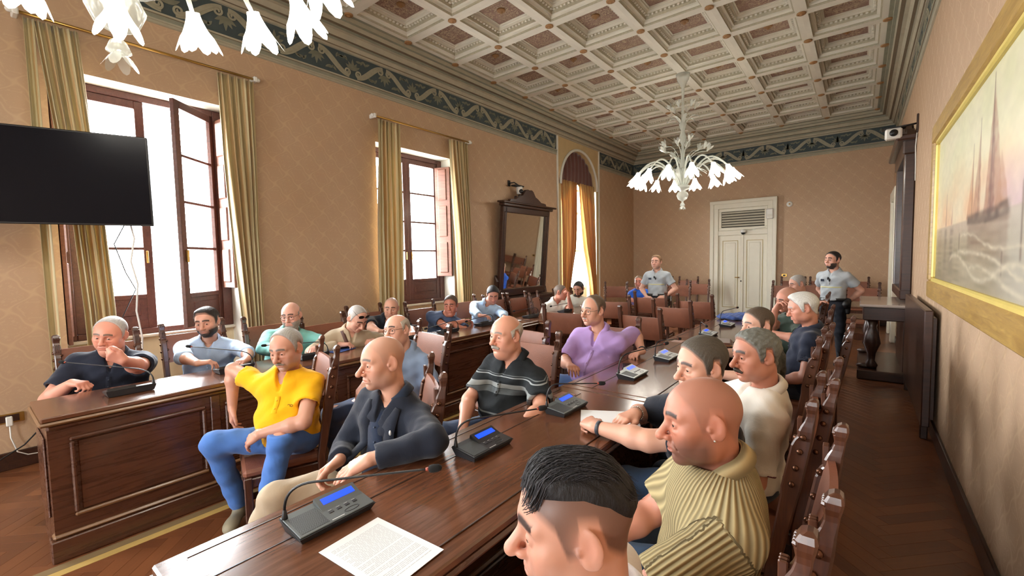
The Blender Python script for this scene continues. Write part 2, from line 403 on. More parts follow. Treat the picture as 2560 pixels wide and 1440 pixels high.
# ------------------------------------------------------------------ walls
def wall_with_holes(name, X, y0, y1, z0, z1, holes, depth, mat, revmat):
    """wall in the plane x = X facing +x, rectangular holes (ya, yb, za, zb), plaster reveals going back by depth"""
    ys = sorted({y0, y1, *[h[0] for h in holes], *[h[1] for h in holes]}); zs = sorted({z0, z1, *[h[2] for h in holes], *[h[3] for h in holes]})
    m = MB()
    for i in range(len(ys) - 1):
        for k in range(len(zs) - 1):
            yc, zc = (ys[i] + ys[i + 1]) / 2, (zs[k] + zs[k + 1]) / 2
            if any(h[0] < yc < h[1] and h[2] < zc < h[3] for h in holes): continue
            m.add([(X, ys[i], zs[k]), (X, ys[i + 1], zs[k]), (X, ys[i + 1], zs[k + 1]), (X, ys[i], zs[k + 1])], [(0, 1, 2, 3)])
            m.add([(X - depth, ys[i], zs[k]), (X - depth, ys[i + 1], zs[k]), (X - depth, ys[i + 1], zs[k + 1]), (X - depth, ys[i], zs[k + 1])], [(3, 2, 1, 0)])
    m.cur = 1
    for ya, yb, za, zb in holes:
        m.add([(X, ya, za), (X, ya, zb), (X - depth, ya, zb), (X - depth, ya, za)], [(0, 1, 2, 3)])
        m.add([(X, yb, za), (X, yb, zb), (X - depth, yb, zb), (X - depth, yb, za)], [(3, 2, 1, 0)])
        m.add([(X, ya, zb), (X, yb, zb), (X - depth, yb, zb), (X - depth, ya, zb)], [(0, 1, 2, 3)])
        m.add([(X, ya, za), (X, yb, za), (X - depth, yb, za), (X - depth, ya, za)], [(3, 2, 1, 0)])
    return tag(m.build(name, [mat, revmat]), kind='structure')
H1 = (0.62, 2.08, 0.0, 3.5); H2 = (4.0, 5.55, 0.0, 3.5); H3 = (9.12, 10.98, 0.0, 4.5); H0_ADDED = (-2.95, -1.49, 0.0, 3.5); H00_ADDED = (-6.25, -4.79, 0.0, 3.5)  # last two holes: added windows on the unseen stretch of wall
wall_left = wall_with_holes('wall_left', XL, YF, YB, 0, ZC + 0.2, [H00_ADDED, H0_ADDED, H1, H2, H3], 0.62, M_WALLP, M_PLASTER)
def plain_wall(name, pts):
    m = MB(); m.add(pts, [(0, 1, 2, 3)]); return tag(m.build(name, M_WALLP), kind='structure')
T = 0.25
def slab(name, lo, hi, mat): return tag(MB().box(lo, hi).build(name, mat), kind='structure')
wall_back = slab('wall_back', (XL - 0.62, YB, 0), (XR + T, YB + T, ZC + 0.2), M_WALLP)
wall_right = slab('wall_right', (XR, YF, 0), (XR + T, YB, ZC + 0.2), M_WALLP)
def front_wall():
    m = MB(); hs = [(-4.95, -3.65), (-1.85, -0.55)]; xs = [XL - 0.62] + [q for h in hs for q in h] + [XR + T]  # openings for two added windows, not known in this wall
    for i in range(len(xs) - 1):
        if i % 2 == 0: m.box((xs[i], YF - T, 0), (xs[i + 1], YF, ZC + 0.2))
        else: m.box((xs[i], YF - T, 0), (xs[i + 1], YF, 0.95)); m.box((xs[i], YF - T, 3.5), (xs[i + 1], YF, ZC + 0.2))
    o = tag(m.build('wall_front', M_WALLP), kind='structure')
    for n, (a, b) in enumerate(hs):
        w = empty(f'window_{5 + n}', kind='structure'); y = YF - 0.15; c = (a + b) / 2  # added window, out of view, put in to brighten the faces
        for lo, hi in (((a, 0.95), (a + .08, 3.5)), ((b - .08, 0.95), (b, 3.5)), ((a, 3.42), (b, 3.5)), ((a, 0.95), (b, 1.1)), ((c - .06, 1.1), (c + .06, 3.42)), ((a, 1.95), (b, 1.99)), ((a, 2.65), (b, 2.69))): MB().box((lo[0], y - .03, lo[1]), (hi[0], y + .03, hi[1]), 0.004).build('frame', M_WOODW, w)
        MB().box((a + .08, y - .003, 1.1), (c - .06, y + .003, 3.42)).build('pane', M_GLASS, w); MB().box((c + .06, y - .003, 1.1), (b - .08, y + .003, 3.42)).build('pane', M_GLASS, w)
    return o
wall_front = front_wall()
ceiling = slab('ceiling', (XL - 0.62, YF - T, ZC + 0.2), (XR + T, YB + T, ZC + 0.3), M_BEAM)
floor = slab('floor', (XL - 0.62, YF - T, -0.12), (XR + T, YB + T, -0.012), M_WOODD)

# parquet blocks laid in herringbone
def herringbone():
    Lb, Wb = 0.45, 0.09; m = MB().box((-Lb / 2 + .0005, -Wb / 2 + .0005, -0.012), (Lb / 2 - .0005, Wb / 2 - .0005, 0.0), 0.0006); me = m.mesh('parquet_block', M_PARQ)
    c45 = math.sqrt(0.5); blocks = []
    n = 5
    for i in range(-90, 150):
        for j in range(-40, 60):
            # herringbone in lattice units of Wb: horizontal block at (k+2n*j...), classic staircase tiling
            ox = (i + j * 2 * n) * Wb; oy = i * Wb
            for (cx, cy, rot) in ((ox + Lb / 2, oy + Wb / 2, 0.0), (ox + Lb + Wb / 2, oy + Wb - Lb / 2 + 0 * Wb, math.pi / 2)):
                x = (cx - cy) * c45 - 3.0; y = (cx + cy) * c45 + 1.0
                if XL - 0.3 < x < XR + 0.22 and -1.2 < y < YB + 0.2: blocks.append((x, y, rot + math.pi / 4))
    def key(b):
        x, y = b[0], b[1]; vis = 0
        if x > -0.35 and 0.9 < y < 8.5: vis = 1
        if -3.6 < x < -1.8 and y < 1.2: vis = 1
        if x < -3.7 and y < 0.4: vis = 1
        return (-vis, math.hypot(x, y))
    blocks.sort(key=key)
    for x, y, r in blocks[:300]: put('parquet_block', me, floor, (x, y, 0), (0, 0, r))
    v0, f0 = np.array([p.co[:] for p in me.vertices]), [tuple(p.vertices) for p in me.polygons]
    V, F, C = [], [], []
    quads = [q for q in f0 if len(q) == 4]
    for x, y, r in blocks[300:]:
        c, s_ = math.cos(r), math.sin(r); b = len(V) * len(v0)
        V.append(np.stack([v0[:, 0] * c - v0[:, 1] * s_ + x, v0[:, 0] * s_ + v0[:, 1] * c + y, v0[:, 2]], 1)); F += [tuple(i + b for i in q) for q in quads]
        C.append(np.full((len(v0), 3), rng.random()))
    tag(mesh_np('parquet_blocks', np.concatenate(V), F, M_PARQ, floor, False, np.concatenate(C)), kind='stuff')
herringbone()
MB().box((-3.51, -1.2, -0.001), (-3.45, 7.5, 0.002)).build('floor_inlay', mat_plain('pale_inlay', (190, 160, 96), 0.4), floor)
MB().box((-3.58, -1.2, -0.001), (-3.512, 7.5, 0.0018)).build('floor_inlay', mat_plain('grey_inlay', (128, 108, 78), 0.4), floor)

# baseboards
for nm, lo, hi in (('baseboard_right', (XR - 0.02, YF, 0), (XR, YB, 0.14)), ('baseboard_back', (XL, YB - 0.02, 0), (-3.4, YB, 0.14)), ('baseboard_back', (-1.7, YB - 0.02, 0), (XR, YB, 0.14)),
                   ('baseboard_left', (XL, H00_ADDED[1], 0), (XL + 0.025, H0_ADDED[0], 0.15)), ('baseboard_left', (XL, H0_ADDED[1], 0), (XL + 0.025, H1[0], 0.15)), ('baseboard_left', (XL, H1[1], 0), (XL + 0.025, H2[0], 0.15)), ('baseboard_left', (XL, H2[1], 0), (XL + 0.025, H3[0], 0.15)), ('baseboard_left', (XL, H3[1], 0), (XL + 0.025, YB, 0.15))):
    tag(MB().box(lo, hi, 0.005).build(nm, M_WOODD), kind='structure')

# ------------------------------------------------------------------ frieze and cornice
def run(name, prof, mats_of, parent, wall, y0=None, y1=None):
    """profile [(out, z, matIndex)] swept along a wall; out = distance from the wall into the room"""
    m = MB(); 
    for k in range(len(prof) - 1):
        (o0, z0, mi), (o1, z1, _) = prof[k], prof[k + 1]; m.cur = mi
        if wall == 'left': A = lambda o, z, e: (XL + o, (y0 if e == 0 else y1) + ((o if e == 0 and y0 == YF else 0) - (o if e == 1 and y1 == YB else 0)), z)
        elif wall == 'right': A = lambda o, z, e: (XR - o, (YB - o if e == 0 else YF + o), z)
        elif wall == 'back': A = lambda o, z, e: (XL + o if e == 0 else XR - o, YB - o, z)
        else: A = lambda o, z, e: (XR - o if e == 0 else XL + o, YF + o, z)
        m.add([A(o0, z0, 0), A(o0, z0, 1), A(o1, z1, 1), A(o1, z1, 0)], [(0, 1, 2, 3)])
    return m.build(name, mats_of, parent)
LOWP = [(0, 4.17, 0), (0.018, 4.175, 0), (0.018, 4.20, 1), (0.012, 4.205, 0), (0.024, 4.22, 2), (0.024, 4.26, 1), (0.034, 4.265, 0), (0.034, 4.285, 0), (0.004, 4.29, 0), (0, 4.29, 0)]
TEALP = [(0.004, 4.285, 0), (0.004, 4.63, 0)]
CORNP = [(0.004, 4.62, 0), (0.03, 4.625, 0), (0.03, 4.655, 1), (0.045, 4.66, 0), (0.07, 4.70, 0), (0.085, 4.705, 2), (0.085, 4.735, 1), (0.12, 4.74, 0), (0.15, 4.80, 0), (0.19, 4.81, 2), (0.19, 4.845, 1), (0.235, 4.85, 0), (0.25, 4.90, 2), (0.29, 4.905, 0), (0.29, 4.965, 0), (0.30, 5.1, 0)]
FM = [M_CORN, M_CORND, M_CORNG]
for nm, wl in (('left', wall_left), ('back', wall_back), ('right', wall_right), ('front', wall_front)):
    segs = [(YF, 8.98), (11.12, YB)] if nm == 'left' else [(YF, YB)]
    for (a, b) in segs:
        run('frieze_moulding', LOWP, FM, wl, nm, a, b); run('frieze_ground', TEALP, [M_TEAL], wl, nm, a, b)
    run('cornice', CORNP, FM, wl, nm, YF, YB)
# painted scroll motif: one period of a running acanthus scroll, a thin layer standing on the frieze ground
def scroll_motif():
    P = 1.06; m = MB()
    def ribbon(pts, w, t=0.006):
        n = len(pts); L = []; R_ = []
        for k in range(n):
            a, b = pts[max(k - 1, 0)], pts[min(k + 1, n - 1)]; dx, dz = b[0] - a[0], b[1] - a[1]; l = math.hypot(dx, dz) or 1
            ww = w[k] if isinstance(w, list) else w; L.append((pts[k][0] - dz / l * ww, pts[k][1] + dx / l * ww)); R_.append((pts[k][0] + dz / l * ww, pts[k][1] - dx / l * ww))
        V = [(x, 0, z) for x, z in L] + [(x, 0, z) for x, z in R_] + [(x, t, z) for x, z in L] + [(x, t, z) for x, z in R_]
        F = []
        for k in range(n - 1):
            F += [(2 * n + k, 2 * n + k + 1, 3 * n + k + 1, 3 * n + k), (k, k + 1, 2 * n + k + 1, 2 * n + k), (3 * n + k, 3 * n + k + 1, n + k + 1, n + k)]
        m.add(V, F)
    def spiral(cx, cz, r0, turns, a0, d):
        return [(cx + r0 * (1 - 0.85 * i / 26) * math.cos(a0 + d * turns * 2 * math.pi * i / 26), cz + r0 * (1 - 0.85 * i / 26) * math.sin(a0 + d * turns * 2 * math.pi * i / 26)) for i in range(27)]
    for s in (1, -1):
        arc = [(s * (0.03 + 0.44 * i / 20), 0.135 * math.cos(math.pi * i / 20) * 0.92) for i in range(21)]
        ribbon(arc, [0.026 + 0.012 * math.sin(math.pi * i / 20) for i in range(21)])
        ribbon([(x, z + 0.0) for x, z in arc], 0.009, 0.010)
        ribbon(spiral(s * 0.075, 0.075, 0.05, 1.4, math.pi / 2, s), 0.011, 0.009)
        ribbon(spiral(s * 0.44, -0.075, 0.05, 1.4, -math.pi / 2, s), 0.011, 0.009)
    m.cur = 1
    for (cx, cz, up) in ((0, 0.02, -1), (0.53, -0.02, 1), (-0.53, -0.02, 1)):
        for a in (-60, -32, 0, 32, 60):
            r = math.radians(a); L = 0.15 if a == 0 else 0.125
            if cx and ((cx > 0 and a > 0) or (cx < 0 and a < 0)): continue
            ribbon([(cx + math.sin(r) * L * t_, cz + up * (math.cos(r) * L * t_ - 0.02)) for t_ in (0, .2, .4, .6, .8, 1)], [0.006, 0.016, 0.021, 0.02, 0.012, 0.002], 0.004)
    for s in (1, -1):
        for q in range(7):
            x0 = s * (0.16 + 0.045 * q); z0 = 0.09 - 0.006 * q * q * 0.3 if q < 4 else -0.08; z0 = 0.10 if q > 2 else -0.09
            aa = rng.uniform(0, 6.3); ribbon([(x0 + 0.05 * t_ * math.cos(aa), z0 + 0.035 * t_ * math.sin(aa)) for t_ in (-1, -.4, .2, .7, 1)], [0.003, 0.014, 0.016, 0.009, 0.001], 0.003)
    return m.mesh('scroll_motif', [M_SCROLL, M_SCROLLD])
SCM = scroll_motif(); ZF = 4.457
for i in range(8):
    y = 1.02 + 1.06 * i
    if y < 8.6: put('scroll_motif', SCM, wall_left, (XL + 0.004, y, ZF), (0, 0, -math.pi / 2))
for y in (11.75, 12.81): put('scroll_motif', SCM, wall_left, (XL + 0.004, y, ZF), (0, 0, -math.pi / 2))
for i in range(6): put('scroll_motif', SCM, wall_back, (XL + 0.55 + 1.03 * i, YB - 0.004, ZF), (0, 0, math.pi), (0.97, 1, 1))
for i in range(7): put('scroll_motif', SCM, wall_right, (XR - 0.004, 6.4 + 1.06 * i, ZF), (0, 0, math.pi / 2))

# ------------------------------------------------------------------ coffered ceiling
SXc, SYc, X0c, Y0c = 0.9284, 0.9717, -5.340, 6.341
def coffers():
    hx, hy = SXc / 2, SYc / 2
    steps = [(0.0, 0.0, 0), (0.07, 0.0, 0), (0.072, 0.02, 1), (0.09, 0.022, 1), (0.092, 0.055, 0), (0.125, 0.06, 0), (0.128, 0.10, 1), (0.165, 0.115, 1), (0.168, 0.15, 0), (0.19, 0.152, 0), (0.192, 0.175, 0)]
    m = MB()
    for k in range(len(steps) - 1):
        (i0, z0, mi), (i1, z1, _) = steps[k], steps[k + 1]; m.cur = steps[k + 1][2] if k else 0
        a = [(-hx + i0, -hy + i0, z0), (hx - i0, -hy + i0, z0), (hx - i0, hy - i0, z0), (-hx + i0, hy - i0, z0)]
        b = [(-hx + i1, -hy + i1, z1), (hx - i1, -hy + i1, z1), (hx - i1, hy - i1, z1), (-hx + i1, hy - i1, z1)]
        m.add(a + b, [(q, (q + 1) % 4 + 0, 4 + (q + 1) % 4, 4 + q)[::-1] for q in range(4)])
    frame = m.mesh('coffer_frame', [M_BEAM, M_COFM])
    # bead row (egg and dart) along the inner step
    bm = MB()
    for ax_, n in ((0, 11), (1, 11)):
        for s in (-1, 1):
            for q in range(n):
                tt = -0.5 + (q + 0.5) / n
                if ax_ == 0: c = (tt * (SXc - 0.29), s * (hy - 0.147), 0.108)
                else: c = (s * (hx - 0.147), tt * (SYc - 0.29), 0.108)
                bm.box((c[0] - 0.016, c[1] - 0.016, c[2] - 0.016), (c[0] + 0.016, c[1] + 0.016, c[2] + 0.006), 0.006)
    beads = bm.mesh('coffer_beads', M_BEAM)
    p = MB(); w, l = hx - 0.192, hy - 0.192; p.box((-w - .01, -l - .01, 0.175), (w + .01, l + .01, 0.19))
    panel = p.mesh('coffer_panel', M_PANEL)
    r = MB(); r.box((-w, -l, 0.169), (-w + 0.022, l, 0.176)); r.box((w - 0.022, -l, 0.169), (w, l, 0.176)); r.box((-w + .022, -l, 0.169), (w - .022, -l + 0.022, 0.176)); r.box((-w + .022, l - 0.022, 0.169), (w - .022, l, 0.176))
    trim = r.mesh('panel_border', M_BEAM)
    g = MB().lathe([(0.062, 0.175), (0.058, 0.16), (0.04, 0.152), (0.03, 0.165), (0.018, 0.13), (0.004, 0.125)], 10); boss = g.mesh('panel_boss', M_ROS, True)
    g = MB().lathe([(0.056, 0.002), (0.058, -0.012), (0.042, -0.02), (0.034, -0.012), (0.02, -0.028), (0.003, -0.032)], 10); ros = g.mesh('beam_rosette', M_ROS, True)
    for j in range(-5, 7):
        for i in range(6):
            c = (X0c + (i + 0.5) * SXc, Y0c + (j + 0.5) * SYc, ZC)
            put('coffer_frame', frame, ceiling, c); put('coffer_panel', panel, ceiling, c); put('panel_border', trim, ceiling, c)
            tag(put('coffer_beads', beads, ceiling, c), kind='stuff')
            if (i + j) % 2: put('panel_boss', boss, ceiling, c)
    for j in range(-5, 8):
        for i in range(7): put('beam_rosette', ros, ceiling, (X0c + i * SXc, Y0c + j * SYc, ZC))
    # flat border between cornice and grid
    xa, xb, yb = X0c, X0c + 6 * SXc, Y0c + 7 * SYc
    ya = Y0c - 5 * SYc
    m = MB(); m.box((XL, YF, ZC), (xa, YB, ZC + 0.05)); m.box((xb, YF, ZC), (XR, YB, ZC + 0.05)); m.box((xa, yb, ZC), (xb, YB, ZC + 0.05)); m.box((xa, YF, ZC), (xb, ya, ZC + 0.05))
    m.build('ceiling_border', M_CORNG, ceiling)
coffers()

# ------------------------------------------------------------------ windows
M_SHUT = mat_wood('shutter_wood', (96, 58, 46), (140, 92, 72), 0.5, coat=0.05)
def leaf(parent, hinge, ang, width, z0, z1, zp, sgn, handle=True):
    """casement leaf: hinge point (x,y), closed leaf runs along +-y (sgn), ang opens it inwards"""
    e = empty('casement', (hinge[0], hinge[1], 0), 0.0); e.parent = parent
    e.rotation_euler = (0, 0, -sgn * ang)
    def B(lo, hi, nm, mat, bev=0.004):
        y0, y1 = sorted((sgn * lo[0], sgn * hi[0])); return MB().box((-0.022 if nm != 'pane' else -0.003, y0, lo[1]), (0.022 if nm != 'pane' else 0.003, y1, hi[1]), bev if nm != 'pane' else 0).build(nm, mat, e)
    st = 0.075
    B((0, z0), (st, z1), 'stile', M_WOODW); B((width - st, z0), (width, z1), 'stile', M_WOODW)
    B((st, z1 - 0.08), (width - st, z1), 'rail', M_WOODW); B((st, z0), (width - st, z0 + 0.09), 'rail', M_WOODW); B((st, zp - 0.05), (width - st, zp), 'rail', M_WOODW)
    y0, y1 = sorted((sgn * st, sgn * (width - st))); MB().box((-0.012, y0, z0 + 0.09), (0.012, y1, zp - 0.05)).build('kick_panel', M_WOODW, e)
    MB().box((-0.02, y0 + 0.05, z0 + 0.13), (0.02, y1 - 0.05, zp - 0.09), 0.012).build('kick_panel', M_WOODW, e)
    n = 4; H = (z1 - 0.08 - zp) / n
    for k in range(n):
        B((st, zp + k * H + 0.01), (width - st, zp + (k + 1) * H - 0.01), 'pane', M_GLASS)
        if k: B((st, zp + k * H - 0.014), (width - st, zp + k * H + 0.014), 'muntin', M_WOODW)
    if handle:
        MB().box((0.022, sgn * (width - 0.05) - 0.008, 1.75), (0.05, sgn * (width - 0.05) + 0.008, 1.88), 0.004).build('handle', M_BRASS, e)
    return e
def shutter(parent, p0, p1, z0, z1, npan):
    dx, dy = p1[0] - p0[0], p1[1] - p0[1]; L = math.hypot(dx, dy); e = empty('shutter', (p0[0], p0[1], 0), math.atan2(dy, dx)); e.parent = parent
    MB().box((0, -0.016, z0), (L, 0.016, z1), 0.004).build('board', M_SHUT, e)
    H = (z1 - z0) / npan
    for k in range(npan):
        MB().box((0.06, -0.03, z0 + k * H + 0.06), (L - 0.06, 0.03, z0 + (k + 1) * H - 0.03), 0.014).build('raised_panel', M_SHUT, e)
def window(n, hole, x=-5.98, leftang=0.0, rightang=0.0):
    ya, yb = hole[0] + 0.1, hole[1] - 0.1; yc = (ya + yb) / 2; w = empty(f'window_{n}', (0, 0, 0), kind='structure')
    for lo, hi in (((x - 0.05, hole[0], 1.0), (x + 0.04, ya, 3.5)), ((x - 0.05, yb, 1.0), (x + 0.04, hole[1], 3.5)), ((x - 0.05, ya, 3.43), (x + 0.04, yb, 3.5)), ((x - 0.05, ya, 1.0), (x + 0.04, yb, 1.06))):
        MB().box(lo, hi, 0.006).build('frame', M_WOODW, w)
    MB().box((x - 0.12, hole[0], 0.0), (x + 0.02, hole[1], 0.97)).build('apron', M_CREAM, w)
    MB().box((x - 0.10, hole[0], 0.97), (x + 0.10, hole[1], 1.0), 0.006).build('sill', M_PLASTER, w)
    leaf(w, (x, ya), leftang, yc - ya, 1.06, 3.43, 1.42, 1); leaf(w, (x, yb), rightang, yb - yc, 1.06, 3.43, 1.42, -1)
    return w
w1 = window(1, H1, rightang=math.radians(40)); shutter(w1, (-5.95, 2.0), (-5.66, 2.03), 1.45, 3.38, 4)
w2 = window(2, H2); shutter(w2, (-5.95, 5.40), (-5.68, 5.50), 1.45, 3.36, 3)
w0 = window(4, H0_ADDED); w00 = window(7, H00_ADDED)  # added windows out of view, letting in more daylight on the faces
# the dark left shutter of the first window, folded back against the reveal
shutter(w1, (-5.95, 0.66), (-5.69, 0.645), 1.0, 3.38, 3)

# arched window with its plaster surround
def arched():
    w = empty('window_3', kind='structure'); yc, R_, zs = 10.05, 0.9, 3.52
    m = MB(); n = 24; pts = [(yc + R_ * math.cos(math.pi * i / n), zs + R_ * math.sin(math.pi * i / n)) for i in range(n + 1)]
    top = 4.62; ya, yb = 8.98, 11.12
    out = [(max(ya, min(yb, yc + 3 * math.cos(math.pi * i / n))), top) for i in range(n + 1)]
    for i in range(n):
        a, b, c, d = pts[i], pts[i + 1], out[i + 1], out[i]
        m.add([(XL + 0.012, *a), (XL + 0.012, *b), (XL + 0.012, *c), (XL + 0.012, *d)], [(0, 1, 2, 3)])
        m.add([(XL + 0.012, *a), (XL + 0.012, *b), (XL - 0.5, *b), (XL - 0.5, *a)], [(3, 2, 1, 0)])
    for s, y in ((-1, yc - R_), (1, yc + R_)):
        e = ya if s < 0 else yb; y0, y1 = min(y, e), max(y, e)
        m.add([(XL + 0.012, y0, 0), (XL + 0.012, y1, 0), (XL + 0.012, y1, zs), (XL + 0.012, y0, zs)], [(0, 1, 2, 3)])
    m.build('surround', mat_plain('surround_paint', (196, 172, 128), 0.7, var=0.1), w)
    path = [(XL + 0.03, yc + (R_ + 0.03) * math.cos(math.pi * i / n), zs + (R_ + 0.03) * math.sin(math.pi * i / n)) for i in range(n + 1)]
    MB().tube(path, 0.032, 8).build('arch_moulding', M_BEAM, w, True)
    for y in (ya + 0.02, yb - 0.02): MB().box((XL + 0.0, y - 0.02, 0.15), (XL + 0.04, y + 0.02, top), 0.006).build('surround_edge', M_BEAM, w)
    x = -6.0
    for y0, y1 in ((9.15, 9.22), (10.88, 10.95), (10.0, 10.1)): MB().box((x - 0.03, y0, 0.1), (x + 0.03, y1, 4.4), 0.005).build('stile', M_WPAINT, w)
    for z in (0.1, 0.9, 1.9, 2.9, 3.5): MB().box((x - 0.025, 9.15, z), (x + 0.025, 10.95, z + 0.06), 0.005).build('rail', M_WPAINT, w)
    for y0, y1 in ((9.22, 10.0), (10.1, 10.88)):
        for z0, z1 in ((0.96, 1.9), (1.96, 2.9), (2.96, 3.5), (3.56, 4.4)): MB().box((x - 0.003, y0, z0), (x + 0.003, y1, z1)).build('pane', M_GLASS, w)
        MB().box((x - 0.015, y0, 0.16), (x + 0.015, y1, 0.9)).build('kick_panel', M_WPAINT, w)
arched()

# ------------------------------------------------------------------ curtains
def make_silk(name, cols):
    t = NT(name); at = t.n('Attribute'); at.attribute_name = 'Col'
    n = t.noise(t.coord('Object', (30, 30, 1.5)), 1.5, 3)
    c = t.ramp(t.math('ADD', t.math('MULTIPLY', at.outputs['Fac'], 0.85), t.math('MULTIPLY', n, 0.15)), cols)
    t.set(c, 0.42, 0, 0.4); t.b.inputs['Sheen Weight'].default_value = 0.3
    tl = t.n('BsdfTranslucent'); t.lk(c, tl.inputs[0]); mx = t.n('MixShader'); mx.inputs[0].default_value = 0.16
    t.t.links.new(t.b.outputs[0], mx.inputs[1]); t.t.links.new(tl.outputs[0], mx.inputs[2]); t.t.links.new(mx.outputs[0], t.out.inputs[0]); return t.m
M_SILK = make_silk('striped_gold_silk', [(0.0, lin((172, 156, 116))), (0.22, lin((186, 170, 128))), (0.42, lin((200, 186, 142))), (0.58, lin((202, 168, 118))), (0.74, lin((212, 198, 156))), (1.0, lin((178, 162, 120)))])
M_SILK2 = make_silk('amber_gold_silk', [(0.0, lin((140, 96, 48))), (0.3, lin((186, 140, 76))), (0.5, lin((208, 170, 106))), (0.7, lin((176, 116, 58))), (1.0, lin((150, 112, 60)))])
M_LINING = mat_plain('curtain_lining', (226, 218, 190), 0.7)
def curtain(name, label, edges, x0, depth, npl, mat, ztop, group, ph=0.0):
    """edges: [(z, yL, yR, xoff)] from top to bottom"""
    nu, nv = npl * 10 + 1, 40; zs = [e[0] for e in edges]; V = []; C = []
    for r in range(nv):
        z = edges[0][0] + (edges[-1][0] - edges[0][0]) * r / (nv - 1)
        L_ = np.interp(-z, [-q for q in zs], [e[1] for e in edges]); R_ = np.interp(-z, [-q for q in zs], [e[2] for e in edges]); xo = np.interp(-z, [-q for q in zs], [e[3] for e in edges])
        t = r / (nv - 1); amp = depth * (0.40 + 0.5 * min(1, t * 3))
        for c in range(nu):
            u = c / (nu - 1); w = 2 * math.pi * npl * (u + 0.05 * math.sin(5 * u + ph)) + ph + 0.9 * math.sin(3.1 * t + u * 4)
            V.append((x0 + xo + amp * math.sin(w) + 0.012 * math.sin(2.3 * w + 1.7), L_ + (R_ - L_) * (u + 0.018 * math.sin(w * 0.5 + 5 * t)), z))
            C.append([((u * npl * 0.9 + 0.15 * math.sin(7 * u)) % 1.0)] * 3)
    F = [(r * nu + c, (r + 1) * nu + c, (r + 1) * nu + c + 1, r * nu + c + 1) for r in range(nv - 1) for c in range(nu - 1)]
    root = empty(name, (x0, (edges[-1][1] + edges[-1][2]) / 2, 0), 0, label, 'curtain', group)
    V = np.array(V) - np.array(root.location)
    o = mesh_np('drape', V, F, mat, root, True, np.array(C)); md = o.modifiers.new('thick', 'SOLIDIFY'); md.thickness = 0.004
    return root
GC = 'gold curtains at the tall windows'
XC = -5.56
curtain('curtain', 'gold striped curtain hanging behind the wall television', [(3.82, .55, .84, 0), (2.9, .63, .88, 0), (2.1, .70, .92, .03), (1.3, .73, .95, .03), (0.05, .74, .97, .03)], XC, 0.045, 6, M_SILK, 3.82, GC, 0.4)
curtain('curtain', 'thin straight gold curtain edge beside the television, next to the dark shutter', [(3.82, .50, .56, 0), (0.05, .50, .56, 0)], XC, 0.02, 1, M_SILK, 3.82, GC, 2.0)
curtain('curtain', 'gold striped curtain to the right of the open window', [(3.82, 1.92, 2.29, 0), (2.9, 1.95, 2.28, 0), (2.1, 1.99, 2.25, .02), (1.1, 2.04, 2.25, .02), (0.05, 2.05, 2.26, .02)], XC, 0.05, 6, M_SILK, 3.82, GC, 1.1)
curtain('curtain', 'gold curtain on the left of the closed second window', [(3.80, 3.97, 4.38, 0), (2.2, 3.90, 4.33, .02), (0.05, 3.86, 4.27, .02)], XC, 0.05, 6, M_SILK, 3.8, GC, 0.0)
curtain('curtain', 'gold curtain beside the brown shutter of the second window', [(3.80, 5.40, 5.83, 0), (2.2, 5.50, 5.83, .02), (0.05, 5.56, 5.84, .02)], XC, 0.05, 6, M_SILK, 3.8, GC, 2.2)
curtain('curtain', 'amber drape on the left half of the arched window', [(3.65, 9.18, 10.0, 0), (3.0, 9.18, 9.95, .02), (2.0, 9.18, 9.86, .03), (1.2, 9.18, 9.62, .03), (0.6, 9.18, 9.45, .03), (0.05, 9.18, 9.5, .03)], -5.72, 0.05, 7, M_SILK2, 3.65, GC, 0.3)
curtain('curtain', 'amber drape on the right half of the arched window', [(3.65, 10.12, 10.93, 0), (3.0, 10.2, 10.93, .02), (2.0, 10.36, 10.93, .03), (1.2, 10.62, 10.93, .03), (0.6, 10.72, 10.93, .03), (0.05, 10.68, 10.93, .03)], -5.72, 0.05, 7, M_SILK2, 3.65, GC, 1.3)
def rod(label, y0, y1, z):
    e = empty('curtain_rod', (-5.58, (y0 + y1) / 2, z), 0, label, 'curtain rod'); L = (y1 - y0) / 2
    MB().tube([(0, -L, 0), (0, L, 0)], 0.013, 10).build('pole', M_BRASS, e, True)
    for s in (-1, 1):
        MB().box((-0.1, s * L - 0.02, -0.03), (0.03, s * L + 0.02, 0.03), 0.008).build('bracket', M_WHITEP, e); MB().sphere((0, s * (L + 0.035), 0), 0.024).build('finial', M_WHITEP, e, True)
rod('thin brass curtain rod with white ends over the open window', 0.46, 2.32, 3.86); rod('thin brass curtain rod with white ends over the second window', 3.93, 5.92, 3.84)
# valance of the arched window
def valance():
    yc, R_, zs = 10.05, 0.9, 3.52; nu, nv = 48, 14; V = []
    for r in range(nv):
        t = r / (nv - 1)
        for c in range(nu + 1):
            u = -1 + 2 * c / nu; y = yc + u * R_ * 0.985; zt = zs + R_ * math.sqrt(max(0, 1 - (u * 0.985) ** 2)); 
            zb = 3.66 - 0.52 * abs(u) ** 1.6 - 0.09 * abs(math.sin(u * 6.6)) if abs(u) > 0.12 else 3.62
            zb = min(zb, zt - 0.02); V.append((XL - 0.09 + 0.02 * math.sin(u * 30) * (1 - t * 0.5) + 0.03 * math.sin(t * 3.1), y, zt + (zb - zt) * t))
    F = [(r * (nu + 1) + c, (r + 1) * (nu + 1) + c, (r + 1) * (nu + 1) + c + 1, r * (nu + 1) + c + 1) for r in range(nv - 1) for c in range(nu)]
    e = empty('valance', (0, 0, 0), 0, 'dark maroon swagged valance in the head of the arched window', 'valance')
    o = mesh_np('cloth', V, F, mat_plain('maroon_velvet', (86, 42, 34), 0.8, Sheen_Weight=0.4), e); o.modifiers.new('thick', 'SOLIDIFY').thickness = 0.006
    MB().tube([(p[0] + 0.012, p[1], p[2]) for p in V[(nv - 1) * (nu + 1):]], 0.014, 6).build('fringe', M_SILK2, e, True)
valance()
